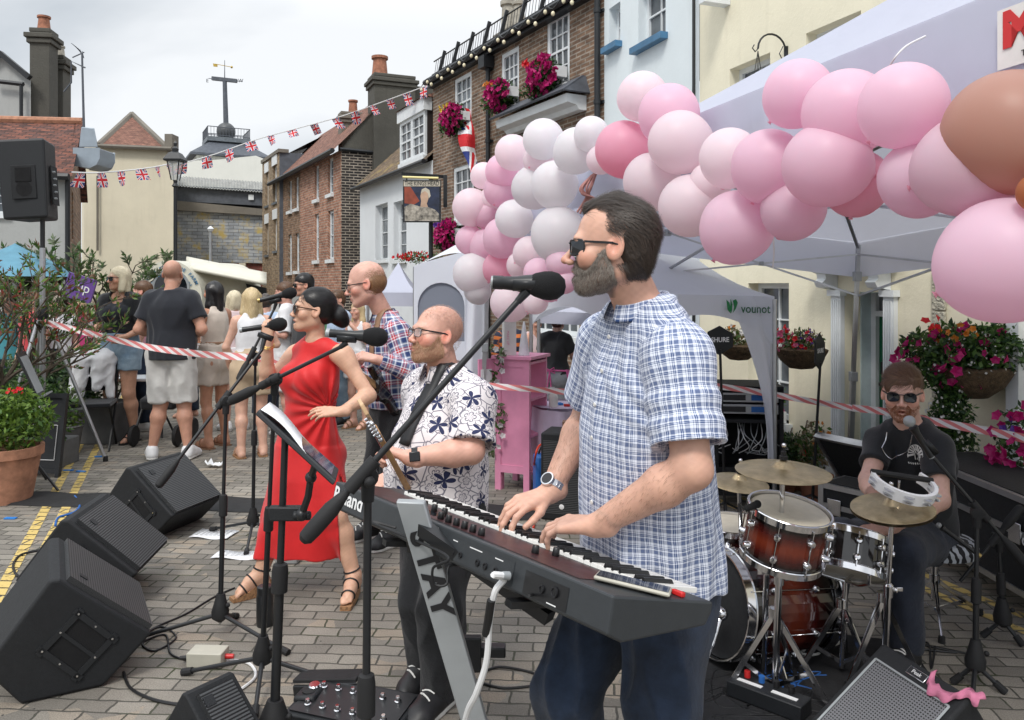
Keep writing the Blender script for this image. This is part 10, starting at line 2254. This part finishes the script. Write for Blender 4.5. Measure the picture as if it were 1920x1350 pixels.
 sT('brown-haired man in blue shirt glimpsed between the singer and the plaid shirt',636,795,545,130,dict(),kw=dict(tO=(.56,.33,.25)),hair=('short','hair_brown'),oF=(top('pale_blue_cloth'),bT('jeans_light',1,.97),shoes('shoe_black')))
 X=sT('woman in black top with leopard sleeves and pink apron behind the pink cabinet',1040,835,588,-22,dict(elL=(-.23,.1,1.2),wrL=(-.16,.3,1.08),elR=(.23,.08,1.2),wrR=(.18,.3,1.08),neck=(0,.06,1.45),head=(0,.14,1.6)),gR='people around the stalls',kw=dict(fem=1,sx=1.12,tO=(.58,.36,.29),limb=1.1),hair=('short','hair_reddark'),head=(-18,0,0),oF=(top('tee_black',TF,nS=False,sl=.75,hem=-.0,tight=1.08,name='top'),bT('jeans_grey',1,.97,waist=.05),shoes(),apron))
 sT('woman in a pale pink vest beside the stall table',1002,822,588,-140,dict(elL=(-.24,.1,1.18),wrL=(-.12,.26,1.06),elR=(.24,.1,1.18),wrR=(.12,.26,1.06)),gR='people around the stalls',kw=dict(fem=1,tO=(.56,.33,.25)),hair=('short','hair_brown'),head=(-15,0,0),oF=(top('pale_pink_cloth',TF,nS=True,hem=-.05,scoop=.05,name='vest_top'),bT('jeans_grey',1,.97),shoes()))
 sT('person in an orange and navy striped shirt behind the pink cabinet',957,815,588,20,dict(),gR='people around the stalls',kw=dict(tO=(.58,.36,.29),sx=1.1),hair=('short','hair_grey'),oF=(top('orange_navy_stripe',sl=.9,tight=1.05),bT('jeans_dark',1,.97),shoes('shoe_black')))
 L=[(62,800,548,150,'hair_brown','red_cloth','man in a red t-shirt beyond the bush near the parasol',0),(106,796,556,-150,'hair_grey','white_cloth','grey-haired person in white seen through the bush',0),(150,790,560,200,'hair_blonde','hot_pink_cloth','blonde woman in a bright pink top seen right of the bush',1),(20,792,552,170,'hair_dark','teal_cloth','dark-haired person in teal at the far left edge',0),(130,775,553,30,'hair_brown','navy_cloth','brown-haired man in navy standing by the purple banner',0),(498,785,552,10,'hair_dark','pale_blue_cloth','dark-haired person in pale blue left of the singer',0),(612,782,555,170,'hair_dark','green_cloth','dark-haired person in green far behind the singer',0),(352,782,556,80,'hair_brown','white_cloth','person in white just right of the bald man, by the trailer',1)]
 for px,pyf,pyt,yaw,hm,tm,lab,fem in L:
  sT(lab,px,pyf,pyt,yaw,dict(),gR='distant onlookers',kw=dict(fem=fem,tO=(.55,.33,.25),res=.014,hres=.009),hair=('long' if fem else 'short',hm),hk=dict(n=0,amp=.003),oF=(top(tm),bT('jeans_dark',1,.97)))
def belt(X):
 k=X['k'];c=X['J']['pelvis']+X['ax']*.17*k;b=MB();n=28
 pr=[p for p in Gar.cur if p.tag=='torso'];ring=[]
 for i in range(n):
  a=2*math.pi*i/n;d=X['rS']*math.cos(a)+X['fS']*math.sin(a);r=.1
  while r<.3 and eV(pr,(c+d*r)[None],.018)[0]<0:r+=.003
  ring.append(c+d*r)
 vs=[]
 for p in ring:vs+=[V(p-X['ax']*.018),V(p+X['ax']*.018)]
 b.add(vs,[(2*i,2*((i+1)%n),2*((i+1)%n)+1,2*i+1)for i in range(n)]);o=b.bU('belt','sandal_tan',X['root']);m=o.modifiers.new('s','SOLIDIFY');m.thickness=.006
def apron(X):
 k=X['k'];c=X['J']['pelvis']+X['ax']*.06*k;n=24;pr=[p for p in Gar.cur if p.tag in('torso','legL','legR')];vs=[];b=MB()
 zs=[.02,-.12,-.28,-.42]
 for j,z in enumerate(zs):
  for i in range(n+1):
   a=-.55+(math.pi+1.1)*i/n;d=X['rS']*math.cos(a)+X['fS']*math.sin(a);cc=c+A3((0,0,z*k));r=.1
   while r<.3 and eV(pr,(cc+d*r)[None],.03)[0]<0:r+=.004
   vs.append(V(cc+d*(max(r,.16)+.012*math.sin(i*1.7)*j/3)))
 b.add(vs,[(j*(n+1)+i,j*(n+1)+i+1,(j+1)*(n+1)+i+1,(j+1)*(n+1)+i)for j in range(3)for i in range(n)])
 o=b.bU('apron','hot_pink_apron',X['root']);m=o.modifiers.new('s','SOLIDIFY');m.thickness=.005
 t=MB();p=c-X['fS']*.17*k
 for q in(1,-1):
  t.tU([V(p+X['rS']*q*.16),V(p-X['fS']*.02+X['rS']*q*.05),V(p-X['fS']*.03)],.009,6);t.tU([V(p-X['fS']*.03),V(p-X['fS']*.05+X['rS']*q*.05+A3((0,0,.03))),V(p-X['fS']*.04+X['rS']*q*.06-A3((0,0,.03))),V(p-X['fS']*.03)],.006,5);t.tU([V(p-X['fS']*.03),V(p-X['fS']*.045+X['rS']*q*.02-A3((0,0,.18)))],.007,5)
 t.bU('apron_strings','hot_pink_apron',o)
cL('hot_pink_apron',(.6,.1,.3))
mat('drink_glass',(.8,.83,.85),.05,var=0,bump=0,Alpha=.3)
crowd()
print('crowd',__import__('time').time()-tt)
cam=bpy.data.cameras.new('camera');co_=bpy.data.objects.new('camera',cam);COL.objects.link(co_)
co_.location=(0,0,CAMZ);co_.rotation_euler=(R(90),0,0)
cam.sensor_width=36;cam.lens=28.0;cam.clip_end=2000;cam.clip_start=.05
cam.shift_y=-(675-HOR)/1920.0
scene.camera=co_
w=bpy.data.worlds.new('World');scene.world=w;w.use_nodes=True
nt=w.node_tree;nt.nodes.clear()
def wn(t,**k):
 n=nt.nodes.new('ShaderNode'+t)
 for a,b in k.items():setattr(n,a,b)
 return n
sky=wn('TexSky',sky_type='NISHITA');sky.sun_disc=False;sky.sun_elevation=R(52);sky.sun_rotation=R(200)
tc=wn('TexCoord');mp=wn('Mapping');mp.inputs['Scale'].default_value=(1.0,1.0,1.7);nt.links.new(tc.outputs['Generated'],mp.inputs[0])
n1=wn('TexNoise');n1.inputs['Scale'].default_value=1.5;n1.inputs['Detail'].default_value=6;n1.inputs['Roughness'].default_value=.5;n1.inputs['Distortion'].default_value=.3;nt.links.new(mp.outputs[0],n1.inputs['Vector'])
rp=wn('ValToRGB');cr=rp.color_ramp;cr.elements[0].position=.36;cr.elements[0].color=(3.4,3.8,4.2,1);cr.elements[1].position=.60;cr.elements[1].color=(7.0,7.15,7.3,1);nt.links.new(n1.outputs[0],rp.inputs[0])
sx_=wn('SeparateXYZ');nt.links.new(tc.outputs['Generated'],sx_.inputs[0]);mr=wn('MapRange');mr.inputs[1].default_value=.3;mr.inputs[2].default_value=1;mr.inputs[3].default_value=1;mr.inputs[4].default_value=2.6;nt.links.new(sx_.outputs[2],mr.inputs[0])
mu=wn('Mix',data_type='RGBA',blend_type='MULTIPLY');mu.inputs[0].default_value=1;nt.links.new(rp.outputs[0],mu.inputs[6]);nt.links.new(mr.outputs[0],mu.inputs[7]);mx=wn('Mix',data_type='RGBA');mx.inputs[0].default_value=.93;nt.links.new(sky.outputs[0],mx.inputs[6]);nt.links.new(mu.outputs[2],mx.inputs[7])
bg=wn('Background');bg.inputs[1].default_value=.1;nt.links.new(mx.outputs[2],bg.inputs[0])
wo_=wn('OutputWorld');nt.links.new(bg.outputs[0],wo_.inputs[0])
sl=bpy.data.lights.new('sun','SUN');so_=bpy.data.objects.new('sun',sl);COL.objects.link(so_);sl.energy=1.4;sl.angle=R(14);sl.color=(1,.96,.9)
so_.rotation_euler=(R(38),0,R(-20));so_.location=(0,0,20)
scene.view_settings.view_transform='Standard';scene.view_settings.look='None';scene.view_settings.gamma=1;scene.view_settings.exposure=0.5
